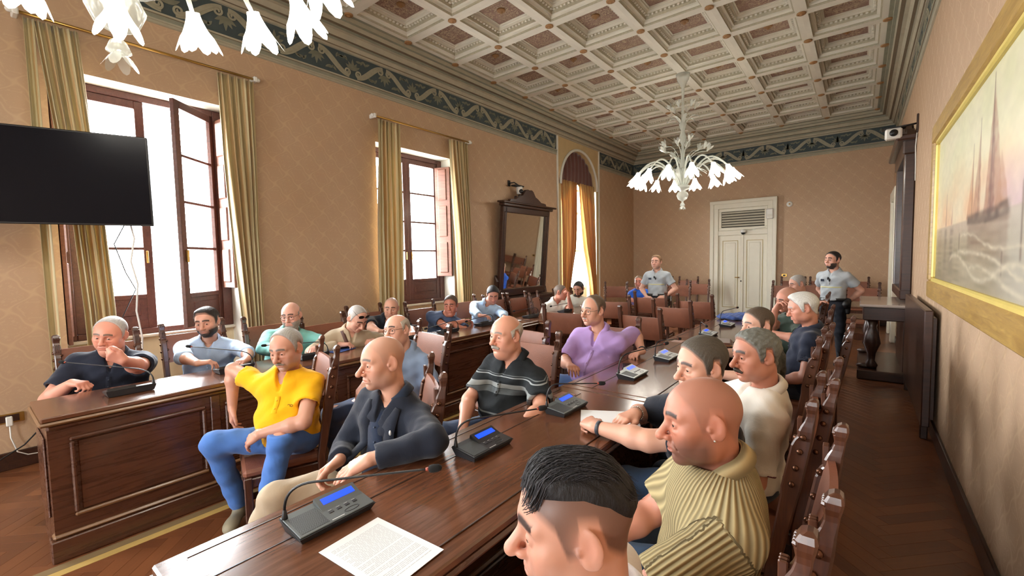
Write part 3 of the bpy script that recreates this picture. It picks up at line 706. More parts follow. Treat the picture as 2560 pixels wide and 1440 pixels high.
# ------------------------------------------------------------------ desks
ZD = 0.86
def desk(name, label, loc, rz, L, D, npan, group, front=True, inlay=False):
    """long council bench: local x along the length 0..L, front face at y=0 looking to -y, depth D behind it"""
    e = empty(name, loc, rz, label, 'desk', group)
    MB().box((0, 0, ZD - 0.03), (L, D, ZD), 0.006).build('top', M_WOODT, e)
    m = MB().box((-0.012, -0.014, ZD - 0.052), (L + 0.012, D + 0.01, ZD - 0.03), 0.009); m.build('top_moulding', M_GILT if front else M_WOODM, e)
    MB().box((0.02, 0.012, ZD - 0.085), (L - 0.02, D - 0.02, ZD - 0.052), 0.01).build('frieze_rail', M_WOODM, e)
    MB().box((0.022, 0.035, 0.0), (L - 0.022, 0.07, ZD - 0.085)).build('front_board', M_WOODM, e)
    for s in (0.022, L - 0.062):
        MB().box((s, 0.07, 0.0), (s + 0.04, D - 0.03, ZD - 0.085)).build('side_board', M_WOODM, e)
    for s in (0.010, L - 0.022): MB().box((s, 0.13, 0.23), (s + 0.012, D - 0.10, ZD - 0.15), 0.005).build('side_panel', M_WOODM, e)
    MB().box((0.0, 0.0, 0.0), (L, 0.10, 0.13), 0.006).build('plinth', M_WOODM, e)
    MB().box((0.012, 0.014, 0.13), (L - 0.012, 0.09, 0.155), 0.01).build('plinth_moulding', M_GILT, e)
    w = (L - 0.1) / npan
    for k in range(npan):
        x0, x1 = 0.05 + k * w + 0.06, 0.05 + (k + 1) * w - 0.06; z0, z1 = 0.235, ZD - 0.145
        MB().box((x0 + 0.035, 0.028, z0 + 0.03), (x1 - 0.035, 0.036, z1 - 0.03), 0.004).build('panel', M_WOODM, e)
        p = empty('panel_moulding'); p.parent = e
        for lo, hi, mt in (((x0, z0), (x1, z0 + 0.024), M_GILT), ((x0, z1 - 0.024), (x1, z1), M_WOODM), ((x0, z0 + 0.024), (x0 + 0.024, z1 - 0.024), M_WOODM), ((x1 - 0.024, z0 + 0.024), (x1, z1 - 0.024), M_WOODM)):
            MB().box((lo[0], 0.014, lo[1]), (hi[0], 0.036, hi[1]), 0.008).build('moulding', mt, p)
        if k: MB().box((0.05 + k * w - 0.03, 0.02, 0.16), (0.05 + k * w + 0.03, 0.036, ZD - 0.085), 0.005).build('pilaster', M_WOODM, e)
    if inlay:
        MB().box((0.07, 0.05, ZD - 0.002), (L - 0.07, D - 0.07, ZD + 0.0025), 0.002).build('raised_field', M_WOODT, e)
        MB().box((0.10, 0.085, ZD + 0.0022), (0.22, 0.19, ZD + 0.0036), 0.001).build('carved_corner', mat_plain('worn_wood', (150, 112, 96), 0.3), e)
        for y in (0.05, D - 0.07, 0.20): MB().box((0.07, y - 0.003, ZD + 0.0022), (L - 0.07, y + 0.003, ZD + 0.0045), 0.001).build('inlay_line', M_WOODD, e)
    return e
GD = 'walnut council benches'
R90 = math.pi / 2
# left benches: front faces look to +x  -> local -y = +x  (rotate by +90: local x -> +y, local y -> -x)
desk('council_desk', 'walnut bench nearest the wall television, behind the man in yellow', (-3.60, 0.26, 0), R90, 1.72, 0.55, 2, GD)
desk('council_desk', 'walnut bench in front of the man in the teal shirt', (-3.52, 2.0, 0), R90, 1.15, 0.55, 1, GD)
desk('council_desk', 'walnut bench in front of the man with folded arms in the blue tee', (-3.50, 3.17, 0), R90, 1.85, 0.55, 2, GD)
desk('council_desk', 'walnut bench at the far end of the row by the big mirror', (-3.42, 5.04, 0), R90, 2.0, 0.55, 2, GD)
# centre benches
def centre(label, y0, y1, inl):
    L = y1 - y0
    # its panelled front looks to -x: rotate by -90: local x -> -y, local y -> +x
    return desk('council_desk', label, (-1.555, y1, 0), -R90, L, 0.67, 2, GD, front=False, inlay=inl)
centre('walnut bench in the foreground carrying the nearest microphone and a printed sheet', 0.30, 2.46, True)
centre('walnut bench in front of the man in the white polo', 2.468, 4.62, True)
centre('walnut bench at the far end of the middle row, below the white door', 4.628, 7.0, True)

# ------------------------------------------------------------------ chairs
M_LEATH = mat_plain('red_brown_leather', (126, 78, 58), 0.48, var=0.2, sc=9, bump=0.25, bsc=120, spec=0.35)
M_CHAIR = mat_wood('chair_walnut', (58, 30, 20), (104, 62, 40), 0.34, sc=(20, 20, 3), coat=0.3)
def chair_meshes():
    d = {}
    W2, Dp = 0.245, 0.43        # half width, depth; front is +y, back posts at y = -0.02 .. leaning to -y
    d['seat'] = MB().box((-W2 + .005, 0.0, 0.45), (W2 - .005, Dp, 0.505), 0.018).mesh('seat', M_LEATH)
    # back panel, slightly curved
    P = []
    def lean(z): return -0.005 - 0.12 * max(0, z - 0.5) / 0.7
    n = 10; rows = []
    for (off, sgn) in ((0.016, 1), (-0.016, -1)):
        for r in range(7):
            z = 0.86 + 0.27 * r / 6; row = []
            for c in range(n + 1):
                u = -1 + 2 * c / n; bul = 0.012 * (1 - (2 * r / 6 - 1) ** 4) * (1 - u ** 4); row.append((u * (W2 + 0.012), lean(z) + 0.01 + sgn * (0.010 + bul) - 0.018 * (1 - u * u), z))
            rows.append(row)
    m = MB(); front = rows[:7]; back = rows[7:]
    m.grid([r[::-1] for r in front]); m.grid(back)
    ring = lambda R: [*R[0], *[R[k][-1] for k in range(1, 7)], *R[6][::-1][1:], *[R[k][0] for k in range(5, 0, -1)]]
    a, b = ring(front), ring(back); N = len(a); m.add(a + b, [(i, (i + 1) % N, N + (i + 1) % N, N + i) for i in range(N)])
    d['backrest'] = m.mesh('backrest', M_LEATH, True)
    # posts: profile in (y,z), extruded along x, with shaped head
    def post():
        # side profile: deep at the leather, scalloped and tapering to a rolled head
        zs = [0.0, 0.50, 0.70, 0.84, 0.88, 1.06, 1.085, 1.10, 1.125, 1.145, 1.165, 1.185, 1.20, 1.215, 1.232, 1.247, 1.255]
        fr = [0.020, 0.022, 0.026, 0.030, 0.036, 0.036, 0.030, 0.022, 0.024, 0.020, 0.013, 0.010, 0.013, 0.018, 0.019, 0.014, 0.004]
        bk = [0.030, 0.026, 0.026, 0.028, 0.030, 0.028, 0.027, 0.026, 0.024, 0.022, 0.020, 0.019, 0.018, 0.019, 0.019, 0.014, 0.006]
        hw = [0.021] * 6 + [0.021, 0.023, 0.024, 0.023, 0.021, 0.020, 0.021, 0.024, 0.025, 0.021, 0.012]
        m = MB(); V = []
        for z, f_, b_, w in zip(zs, fr, bk, hw):
            y = lean(z); c = min(0.006, f_ * 0.3)
            V += [(-w, y + f_ - c, z), (-w + c, y + f_, z), (w - c, y + f_, z), (w, y + f_ - c, z), (w, y - b_ + c, z), (w - c, y - b_, z), (-w + c, y - b_, z), (-w, y - b_ + c, z)]
        F = [tuple(range(8))]
        for k in range(len(hw) - 1):
            for q in range(8): F.append((8 * k + q, 8 * k + 8 + q, 8 * k + 8 + (q + 1) % 8, 8 * k + (q + 1) % 8))
        t = 8 * (len(hw) - 1); F.append(tuple(range(t + 7, t - 1, -1))); m.add(V, F)
        for q in (-0.012, 0, 0.012): m.box((q - 0.0035, lean(1.13) + 0.012, 1.105), (q + 0.0035, lean(1.13) + 0.030, 1.175), 0.003)
        for q in (-0.018, -0.006, 0.006, 0.018): m.sphere((q, lean(1.225) + 0.016, 1.225), 0.008, 6, 4)
        return m.mesh('post', M_CHAIR)
    d['post'] = post()
    d['leg'] = MB().box((-0.022, -0.022, 0), (0.022, 0.022, 0.46), 0.005).mesh('leg', M_CHAIR)
    d['seat_rail'] = MB().box((-W2, -0.015, 0.39), (W2, 0.015, 0.452), 0.006).mesh('seat_rail', M_CHAIR)
    d['side_rail'] = MB().box((-0.015, 0.0, 0.39), (0.015, Dp, 0.452), 0.006).mesh('side_rail', M_CHAIR)
    pts = [(-W2, 0.15), (-W2, 0.24), (-0.12, 0.265), (0, 0.285), (0.12, 0.265), (W2, 0.24), (W2, 0.15), (0.12, 0.165), (0, 0.145), (-0.12, 0.165)]
    d['stretcher'] = MB().prism(pts, 0.022, Matrix.Rotation(R90, 4, 'X')).mesh('stretcher', M_CHAIR)
    d['side_stretcher'] = MB().box((-0.013, 0, 0.08), (0.013, Dp, 0.125), 0.004).mesh('side_stretcher', M_CHAIR)
    d['nail'] = MB().sphere((0, 0, 0), 0.012, 8, 5).mesh('nail', mat_plain('bronze_nail', (96, 62, 44), 0.25, 0.7), True)
    d['lean'] = lean; d['W2'] = W2; d['Dp'] = Dp
    return d
CH = chair_meshes()
CZ = 0.935
for _k in CH:
    if hasattr(CH[_k], 'transform') and _k != 'nail': CH[_k].transform(Matrix.Diagonal((1, 1, CZ, 1)))
def make_chair():
    e = empty('council_chair'); W2, Dp, ln = CH['W2'], CH['Dp'], CH['lean']
    put('seat', CH['seat'], e); bk = put('backrest', CH['backrest'], e)
    for s in (-1, 1):
        po = put('post', CH['post'], e, (s * (W2 + 0.005), 0, 0))
        for z in (0.90, 0.97, 1.04, 1.10): put('nail', CH['nail'], po, (s * 0.022, ln(z) + 0.004, z * CZ))
        for z in (0.90, 0.99, 1.08): put('nail', CH['nail'], bk, (s * (W2 - 0.015), ln(z) + 0.026, z * CZ))
        put('leg', CH['leg'], e, (s * (W2 - 0.01), Dp - 0.025, 0)); put('side_rail', CH['side_rail'], e, (s * (W2 - 0.012), 0, 0)); put('side_stretcher', CH['side_stretcher'], e, (s * (W2 - 0.012), 0, 0))
    put('seat_rail', CH['seat_rail'], e, (0, Dp - 0.02, 0)); put('seat_rail', CH['seat_rail'], e, (0, 0.0, 0)); put('stretcher', CH['stretcher'], e, (0, Dp - 0.01, 0))
    return e
_chair0 = make_chair(); _used = [False]
def chair(x, y, yaw, label, group='carved leather council chairs'):
    """yaw: direction the sitter faces, degrees in plan; (x, y) is the middle of the seat"""
    o = _chair0 if not _used[0] else copy_tree(_chair0); _used[0] = True
    a = math.radians(yaw); fx, fy = math.cos(a), math.sin(a)
    o.location = (x - fx * 0.215, y - fy * 0.215, 0); o.rotation_euler = (0, 0, a - R90)
    return tag(o, label, 'chair', group)

# ------------------------------------------------------------------ microphone consoles
M_CONS = mat_plain('grey_console_plastic', (88, 94, 96), 0.42, var=0.05, bump=0.1, bsc=300)
M_CONSD = mat_plain('dark_console_plastic', (44, 46, 50), 0.4, var=0.05)
M_LCD = mat_emit('blue_lcd', (10, 60, 255), 1.6)
M_GRILL = None
def make_grill():
    t = NT('speaker_grille'); ck = t.n('TexChecker'); t.lk(t.coord('Object', (260, 260, 260)), ck.inputs[0]); ck.inputs[3].default_value = 1.0
    t.set(t.mix(ck.outputs[1], lin((78, 84, 86)), lin((30, 33, 34))), 0.5); return t.m
M_GRILL = make_grill()
M_INK = mat_plain('white_print', (210, 214, 214), 0.5)
def text_obj(name, body, size, mat, parent, M, align='LEFT', ext=0.0002):
    cu = bpy.data.curves.new(name, 'FONT'); cu.body = body; cu.size = size; cu.extrude = ext; cu.align_x = align; cu.resolution_u = 2
    tmp = bpy.data.objects.new(name, cu); COL.objects.link(tmp); dg = bpy.context.evaluated_depsgraph_get(); me = bpy.data.meshes.new_from_object(tmp.evaluated_get(dg)); bpy.data.objects.remove(tmp); bpy.data.curves.remove(cu)
    me.name = name; me.materials.clear(); me.materials.append(mat); o = bpy.data.objects.new(name, me); link(o, parent); o.matrix_basis = M; return o
def mic_unit():
    """conference unit: local x = width (0.24), +y = far side from its user; user sits at -y"""
    e = empty('microphone_unit')
    # wedge body: side profile in (y,z)
    w, d = 0.13, 0.068
    V = [(-w, -d, 0.022), (w, -d, 0.022), (w, d, 0.040), (-w, d, 0.040), (-w + .012, -d + .012, 0.0), (w - .012, -d + .012, 0.0), (w - .012, d - .012, 0.0), (-w + .012, d - .012, 0.0)]
    m = MB().add(V, [(0, 1, 2, 3), (4, 7, 6, 5), (0, 4, 5, 1), (1, 5, 6, 2), (2, 6, 7, 3), (3, 7, 4, 0)]); m.build('base', M_CONSD, e)
    sl = math.atan2(0.018, 2 * d)
    Mt = Matrix.Translation((0, 0, 0.0312)) @ Matrix.Rotation(sl, 4, 'X')
    MB().box((-w + .003, -d + .003, 0), (w - .003, d - .001, 0.004), 0.0015, Mt).build('face_plate', M_CONS, e)
    MB().box((-w + .012, -d + .014, 0.0036), (-0.028, d - .03, 0.0046), 0, Mt).build('speaker_grille', M_GRILL, e)
    # raised display housing (wedge)
    V = [(-0.022, 0.0, .004), (w - .008, 0.0, .004), (w - .008, d - .004, .004), (-0.022, d - .004, .004), (-0.022, 0.004, .005), (w - .008, 0.004, .005), (w - .008, d - .006, .020), (-0.022, d - .006, .020)]
    hb = MB().add([tuple(Mt @ Vector(p)) for p in V], [(0, 3, 2, 1), (4, 5, 6, 7), (0, 1, 5, 4), (1, 2, 6, 5), (2, 3, 7, 6), (3, 0, 4, 7)]).build('display_housing', M_CONS, e)
    a2 = math.atan2(0.015, d - 0.01); Mh = Mt @ Matrix.Translation((0, 0.004, 0.005)) @ Matrix.Rotation(a2, 4, 'X')
    MB().box((-0.006, 0.020, 0.0), (w - .022, 0.046, 0.0012), 0, Mh).build('screen', M_LCD, e)
    for i in range(4): MB().box((-0.010 + 0.028 * i, -0.022, 0.004), (0.006 + 0.028 * i, -0.010, 0.006), 0.0008, Mt).build('button', M_CONSD, e)
    pa = [(0.055 + 0.018 * math.cos(t) * (1.4 if abs(math.cos(t)) > .5 else 1), -0.044 + 0.009 * math.sin(t), 0.0042) for t in [2 * math.pi * k / 24 for k in range(24)]]
    MB().tube([tuple(Mt @ Vector(p)) for p in pa + pa[:1]], 0.0012, 5, False).build('talk_button', M_CONSD, e, True)
    MB().box((-0.020, -0.057, 0.0041), (0.022, -0.054, 0.0044), 0, Mt).build('maker_print', M_INK, e)
    for i in range(4): MB().box((-0.008 + 0.028 * i, -0.007, 0.0041), (0.004 + 0.028 * i, -0.0055, 0.0044), 0, Mt).build('button_print', M_INK, e)
    # gooseneck microphone at the left back corner
    p0 = Vector((-w + 0.012, d - 0.016, 0.035))
    MB().lathe([(0.010, 0), (0.009, 0.012), (0.0055, 0.034), (0.004, 0.036)], 10, Matrix.Translation(p0)).build('gooseneck_base', M_BLACK, e, True)
    return e, p0
def add_mic(e, p0, mic_end, bend=0.10):
    """gooseneck from p0 up and over to mic_end (local coordinates)"""
    a = Vector(p0) + Vector((0, 0, 0.03)); b = Vector(mic_end); path = []
    c1 = a + Vector((0, 0, bend)); dirn = (b - c1); c2 = c1 + dirn * 0.18
    for k in range(25):
        t = k / 24
        if t < 0.36: s = t / 0.36; q = (1 - s) ** 2 * a + 2 * s * (1 - s) * (a + Vector((0, 0, bend * 0.95))) + s * s * (c1 + dirn * 0.2)
        else: s = (t - 0.36) / 0.64; q = (c1 + dirn * 0.2) + s * (b - (c1 + dirn * 0.2))
        path.append(q)
    MB().tube(path, [0.0045 - 0.0012 * k / 24 for k in range(25)], 8).build('gooseneck', M_BLACK, e, True)
    dr = (path[-1] - path[-3]).normalized(); rot = dr.to_track_quat('Z', 'Y').to_matrix().to_4x4()
    MB().lathe([(0.0055, -0.006), (0.006, 0), (0.006, 0.004)], 10, Matrix.Translation(path[-1]) @ rot).build('status_ring', mat_plain('red_ring', (150, 62, 40), 0.4), e, True)
    MB().lathe([(0.005, 0.002), (0.011, 0.006), (0.0125, 0.016), (0.0115, 0.034), (0.007, 0.043), (0.001, 0.045)], 12, Matrix.Translation(path[-1]) @ rot).build('foam_windscreen', mat_plain('black_foam', (16, 16, 17), 0.95), e, True)
GM = 'conference microphone units on the benches'
def place_mic(x, y, facing, end, label, bend=0.10, body=None):
    """facing = direction from the user to the unit (deg), end = local end of the gooseneck"""
    e, p0 = mic_unit(); e.location = (x, y, ZD + 0.003); e.rotation_euler = (0, 0, math.radians(facing) - R90); add_mic(e, p0, end, bend)
    if body:
        for c in e.children:
            if c.name.split('.')[0] in ('face_plate', 'display_housing'): c.data.materials[0] = body
    return tag(e, label, 'microphone', GM)
M_CONSL = mat_plain('pale_console_plastic', (196, 204, 206), 0.35, var=0.04)
M_CONSK = mat_plain('black_console_plastic', (36, 37, 40), 0.4, var=0.05)

# ------------------------------------------------------------------ television on the left wall
def television():
    rz = math.radians(-20); e = empty('television', (-5.06, 0.56, 2.06), rz, 'large black flat television mounted high on the left wall', 'television')
    # local: x = normal to the room (+x), y along the screen
    Mt = Matrix.Rotation(math.radians(4), 4, 'Y')
    MB().box((-0.035, -0.72, 0.0), (0.03, 0.60, 0.745), 0.006, Mt).build('case', M_BLACK, e)
    MB().box((0.026, -0.708, 0.014), (0.032, 0.588, 0.733), 0, Mt).build('screen', mat_plain('black_screen', (8, 10, 18), 0.22, var=0.02, spec=0.12), e)
    MB().box((-0.24, -0.06, 0.3), (-0.03, 0.02, 0.38), 0.004, Mt).build('wall_arm', M_BLACK, e); MB().box((-0.06, -0.2, 0.2), (-0.035, 0.2, 0.55), 0.004, Mt).build('mount_plate', M_BLACK, e)
    MB().box((-0.5, -0.08, 0.3), (-0.22, -0.04, 0.38), 0.004, Mt).build('wall_arm', M_BLACK, e)
    pa = [(-0.10, 0.42, 0.05), (-0.12, 0.44, -0.1), (-0.16, 0.40, -0.3), (-0.2, 0.43, -0.5), (-0.25, 0.40, -0.75), (-0.3, 0.42, -1.0), (-0.35, 0.40, -1.25)]
    def sm(P, n=6):
        o = []
        for i in range(len(P) - 1):
            for k in range(n): t = k / n; o.append(tuple(Vector(P[i]).lerp(Vector(P[i + 1]), t * t * (3 - 2 * t))))
        return o + [P[-1]]
    MB().tube(sm(pa), 0.007, 6).build('cable', M_WHITEP, e, True)
    MB().tube(sm([(-0.1, 0.40, 0.05), (-0.14, 0.30, -0.15), (-0.16, 0.36, -0.4), (-0.16, 0.42, -0.55), (-0.25, 0.30, -0.8), (-0.3, 0.2, -1.1)]), 0.004, 6).build('cable', M_BLACK, e, True)
television()

# ------------------------------------------------------------------ the tall mirror and its console, left wall
M_MIRROR = NT('mirror_glass').set(lin((205, 200, 190)), 0.03, 1.0)
def mirror_left():
    e = empty('pier_mirror', (XL + 0.02, 7.47, 1.0), 0, 'tall carved walnut mirror leaning on the left wall', 'mirror')
    Mt = Matrix.Rotation(math.radians(5), 4, 'Y')
    H = 1.92; hw = 0.80
    MB().box((0.03, -hw + 0.1, 0.12), (0.045, hw - 0.1, H - 0.2), 0, Mt).build('glass', M_MIRROR, e)
    for s in (-1, 1):
        MB().box((0.0, s * (hw - 0.05) - 0.06, 0.0), (0.09, s * (hw - 0.05) + 0.06, H - 0.14), 0.012, Mt).build('side_post', M_WOODD, e)
        MB().box((0.08, s * (hw - 0.05) - 0.03, 0.1), (0.105, s * (hw - 0.05) + 0.03, H - 0.25), 0.01, Mt).build('side_bead', M_WOODD, e)
        MB().prism([(0, 0), (0.13, 0), (0.10, 0.1), (0.05, 0.18), (0.06, 0.3), (0.0, 0.42)], 0.08, Mt @ TR((0.0, s * (hw + (0.01)), 0.0)) @ Matrix.Rotation(R90, 4, 'X') @ Matrix.Scale(1, 4)).build('scroll_bracket', M_WOODD, e)
    MB().box((0.002, -hw - 0.012, -0.004), (0.104, hw + 0.012, 0.14), 0.014, Mt).build('bottom_rail', M_WOODD, e); MB().box((0.0, -hw + 0.05, H - 0.26), (0.09, hw - 0.05, H - 0.14), 0.01, Mt).build('top_rail', M_WOODD, e)
    MB().box((-0.0, -hw - 0.06, H - 0.14), (0.14, hw + 0.06, H - 0.08), 0.014, Mt).build('cornice', M_WOODD, e); MB().box((-0.0, -hw - 0.12, H - 0.085), (0.19, hw + 0.12, H - 0.05), 0.012, Mt).build('cornice', M_WOODD, e)
    n = 40; top = []
    for i in range(n + 1):
        u = -1 + 2 * i / n; z = 0.05 + 0.22 * math.exp(-(u / 0.42) ** 2) + 0.05 * abs(math.sin(u * 9)) * (1 - abs(u)) ; top.append((u * hw * 0.8, z if abs(u) < 1 else 0))
    MB().prism([(-hw * 0.8, 0)] + top + [(hw * 0.8, 0)], 0.07, Mt @ TR((0.03, 0, H - 0.05)) @ Matrix(((0, 0, 1, 0), (1, 0, 0, 0), (0, 1, 0, 0), (0, 0, 0, 1)))).build('crest', M_WOODD, e)
    for y in (-0.25, -0.12, 0.0, 0.12, 0.25): MB().sphere((0.11, y, H + 0.06 + 0.05 * math.cos(y * 6)), 0.05, 10, 6, (0.5, 1, 0.8)).build('carved_leaf', M_WOODD, e, True)
    c = empty('console_table', (XL, 7.47, 0), 0, 'dark carved console table below the tall mirror', 'table')
    MB().box((0.0, -0.85, 0.90), (0.42, 0.85, 0.98), 0.015).build('top', M_WOODD, c); MB().box((0.02, -0.78, 0.72), (0.36, 0.78, 0.90), 0.01).build('apron', M_WOODD, c)
    for y in (-0.72, 0.72):
        MB().lathe([(0.05, 0), (0.06, 0.06), (0.035, 0.12), (0.05, 0.25), (0.075, 0.45), (0.06, 0.6), (0.04, 0.66), (0.06, 0.72)], 14, TR((0.3, y, 0))).build('leg', M_WOODD, c, True)
    MB().box((0.02, -0.8, 0.0), (0.36, 0.8, 0.08), 0.01).build('base', M_WOODD, c)
    k = empty('wall_camera', (XL + 0.12, 7.16, 3.12), 0, 'small dark camera on a bracket above the tall mirror', 'camera')
    MB().box((-0.12, -0.04, 0.10), (-0.105, 0.04, 0.22), 0.004).build('wall_plate', M_BLACK, k); MB().tube([(-0.11, 0, 0.16), (0.02, 0.0, 0.16), (0.05, 0.16, 0.10)], 0.012).build('arm', M_BLACK, k, True)
    MB().box((-0.02, -0.06, 0.08), (0.10, 0.24, 0.11), 0.008).build('plate', M_BLACK, k)
    MB().lathe([(0.06, -0.06), (0.065, 0.0), (0.065, 0.08), (0.05, 0.09)], 16, TR((0.05, 0.14, 0))).build('housing', M_WHITEP, k, True); MB().sphere((0.09, 0.13, -0.01), 0.05).build('lens_dome', M_BLACK, k, True)
mirror_left()

# ------------------------------------------------------------------ back door
def back_door():
    d = empty('door_1', (-2.545, YB, 0), 0, kind='structure'); hw = 0.82
    for s in (-1, 1):
        MB().box((s * (hw - 0.11) - 0.11, -0.10, 0), (s * (hw - 0.11) + 0.11, 0.0, 3.24), 0.012).build('jamb', M_WPAINT, d)
        MB().box((s * (hw - 0.05) - 0.05, -0.13, 0), (s * (hw - 0.05) + 0.05, -0.09, 3.24), 0.01).build('jamb_moulding', M_WPAINT, d)
    MB().box((-hw + 0.02, -0.104, 3.02), (hw - 0.02, 0, 3.236), 0.012).build('head', M_WPAINT, d); MB().box((-hw - 0.004, -0.135, 3.15), (hw + 0.004, -0.09, 3.245), 0.01).build('head_moulding', M_WPAINT, d)
    MB().box((-hw + 0.2, -0.09, 2.28), (hw - 0.2, 0, 2.42), 0.01).build('transom_bar', M_WPAINT, d)
    fr = empty('transom'); fr.parent = d
    for lo, hi in (((-0.60, 2.42), (0.60, 2.50)), ((-0.60, 2.94), (0.60, 3.02)), ((-0.60, 2.50), (-0.53, 2.94)), ((0.53, 2.50), (0.60, 2.94))): MB().box((lo[0], -0.07, lo[1]), (hi[0], 0, hi[1]), 0.008).build('transom_frame', M_WPAINT, fr)
    MB().box((-0.53, -0.02, 2.5), (0.53, -0.005, 2.94)).build('vent_back', mat_plain('vent_dark', (70, 66, 56), 0.7), fr)
    for k in range(6): MB().box((-0.53, -0.05, 2.53 + 0.07 * k), (0.53, -0.02, 2.575 + 0.07 * k), 0.004).build('louvre', mat_plain('louvre_grey', (176, 170, 150), 0.5), fr)
    for s in (-1, 1):
        lf = empty('leaf'); lf.parent = d
        x0, x1 = (0.005, 0.60) if s > 0 else (-0.60, -0.005)
        MB().box((x0, -0.035, 0.005), (x1, -0.0, 2.28), 0.004).build('board', M_WPAINT, lf)
        for z0, z1 in ((0.28, 2.14),):
            for lo, hi in (((x0 + .10, z0), (x1 - .10, z0 + .014)), ((x0 + .10, z1 - .014), (x1 - .10, z1)), ((x0 + .10, z0 + .014), (x0 + .114, z1 - .014)), ((x1 - .114, z0 + .014), (x1 - .10, z1 - .014))): MB().box((lo[0], -0.044, lo[1]), (hi[0], -0.034, hi[1])).build('gold_line', M_GOLDLN, lf)
            MB().box((x0 + .16, -0.05, z0 + .06), (x1 - .16, -0.034, z1 - .06), 0.012).build('panel', M_WPAINT, lf)
    MB().box((-0.035, -0.055, 0.02), (0.035, -0.03, 2.28), 0.008).build('meeting_bead', M_WPAINT, d)
    MB().tube([(-0.07, -0.05, 1.12), (-0.07, -0.09, 1.12), (-0.17, -0.09, 1.12)], 0.012).build('handle', M_BRASS, d, True); MB().lathe([(0.018, 0), (0.018, 0.012)], 12, TR((-0.02, -0.055, 1.02), rx=R90)).build('lock', M_BLACK, d, True)
    c = empty('dome_camera', (-2.50, YB - 0.10, 2.34), 0, 'white dome camera on the bar over the door', 'camera')
    MB().lathe([(0.07, 0.02), (0.075, 0.06), (0.06, 0.10), (0.02, 0.11)], 16, TR((0, -0.08, -0.02))).build('housing', M_WHITEP, c, True); MB().sphere((0, -0.08, 0.0), 0.055).build('lens', M_BLACK, c, True)
    MB().tube([(0.02, -0.02, 0.08), (0.15, 0.0, 0.05), (0.3, 0.0, 0.1), (0.52, 0.0, 0.12)], 0.006).build('cable', M_WHITEP, c, True)
    b = empty('alarm_box', (-1.88, YB - 0.13, 2.66), 0, 'small white alarm box on the right post of the white door', 'box'); MB().box((-0.09, -0.06, 0), (0.09, 0, 0.28), 0.03).build('case', M_WHITEP, b); MB().box((-0.05, -0.064, 0.05), (0.05, -0.058, 0.12), 0.002).build('cover', M_PLASTER, b)
    s = empty('smoke_detector', (-1.46, YB, 3.02), 0, 'small round white detector on the back wall right of the door', 'detector'); MB().lathe([(0.07, 0), (0.07, 0.02), (0.045, 0.04), (0.0, 0.042)], 16, TR((0, 0, 0), rx=R90)).build('case', M_WHITEP, s, True); MB().lathe([(0.02, 0.04), (0.018, 0.05)], 10, TR((0, 0, 0), rx=R90)).build('sensor', M_BRASS, s, True)
    w = empty('light_switch', (-1.55, YB, 1.14), 0, 'small brass light switch plate beside the white door', 'switch'); MB().box((-0.06, -0.012, 0), (0.06, 0, 0.08), 0.004).build('plate', M_BRASS, w); MB().box((-0.03, -0.016, 0.02), (0.03, -0.011, 0.06), 0.002).build('rocker', M_BLACK, w)
back_door()
# wall hatch in the far left corner
MB().box((-5.5, YB - 0.012, 0.15), (-5.06, YB, 1.92), 0.003).build('wall_hatch', M_WALLP, wall_back)

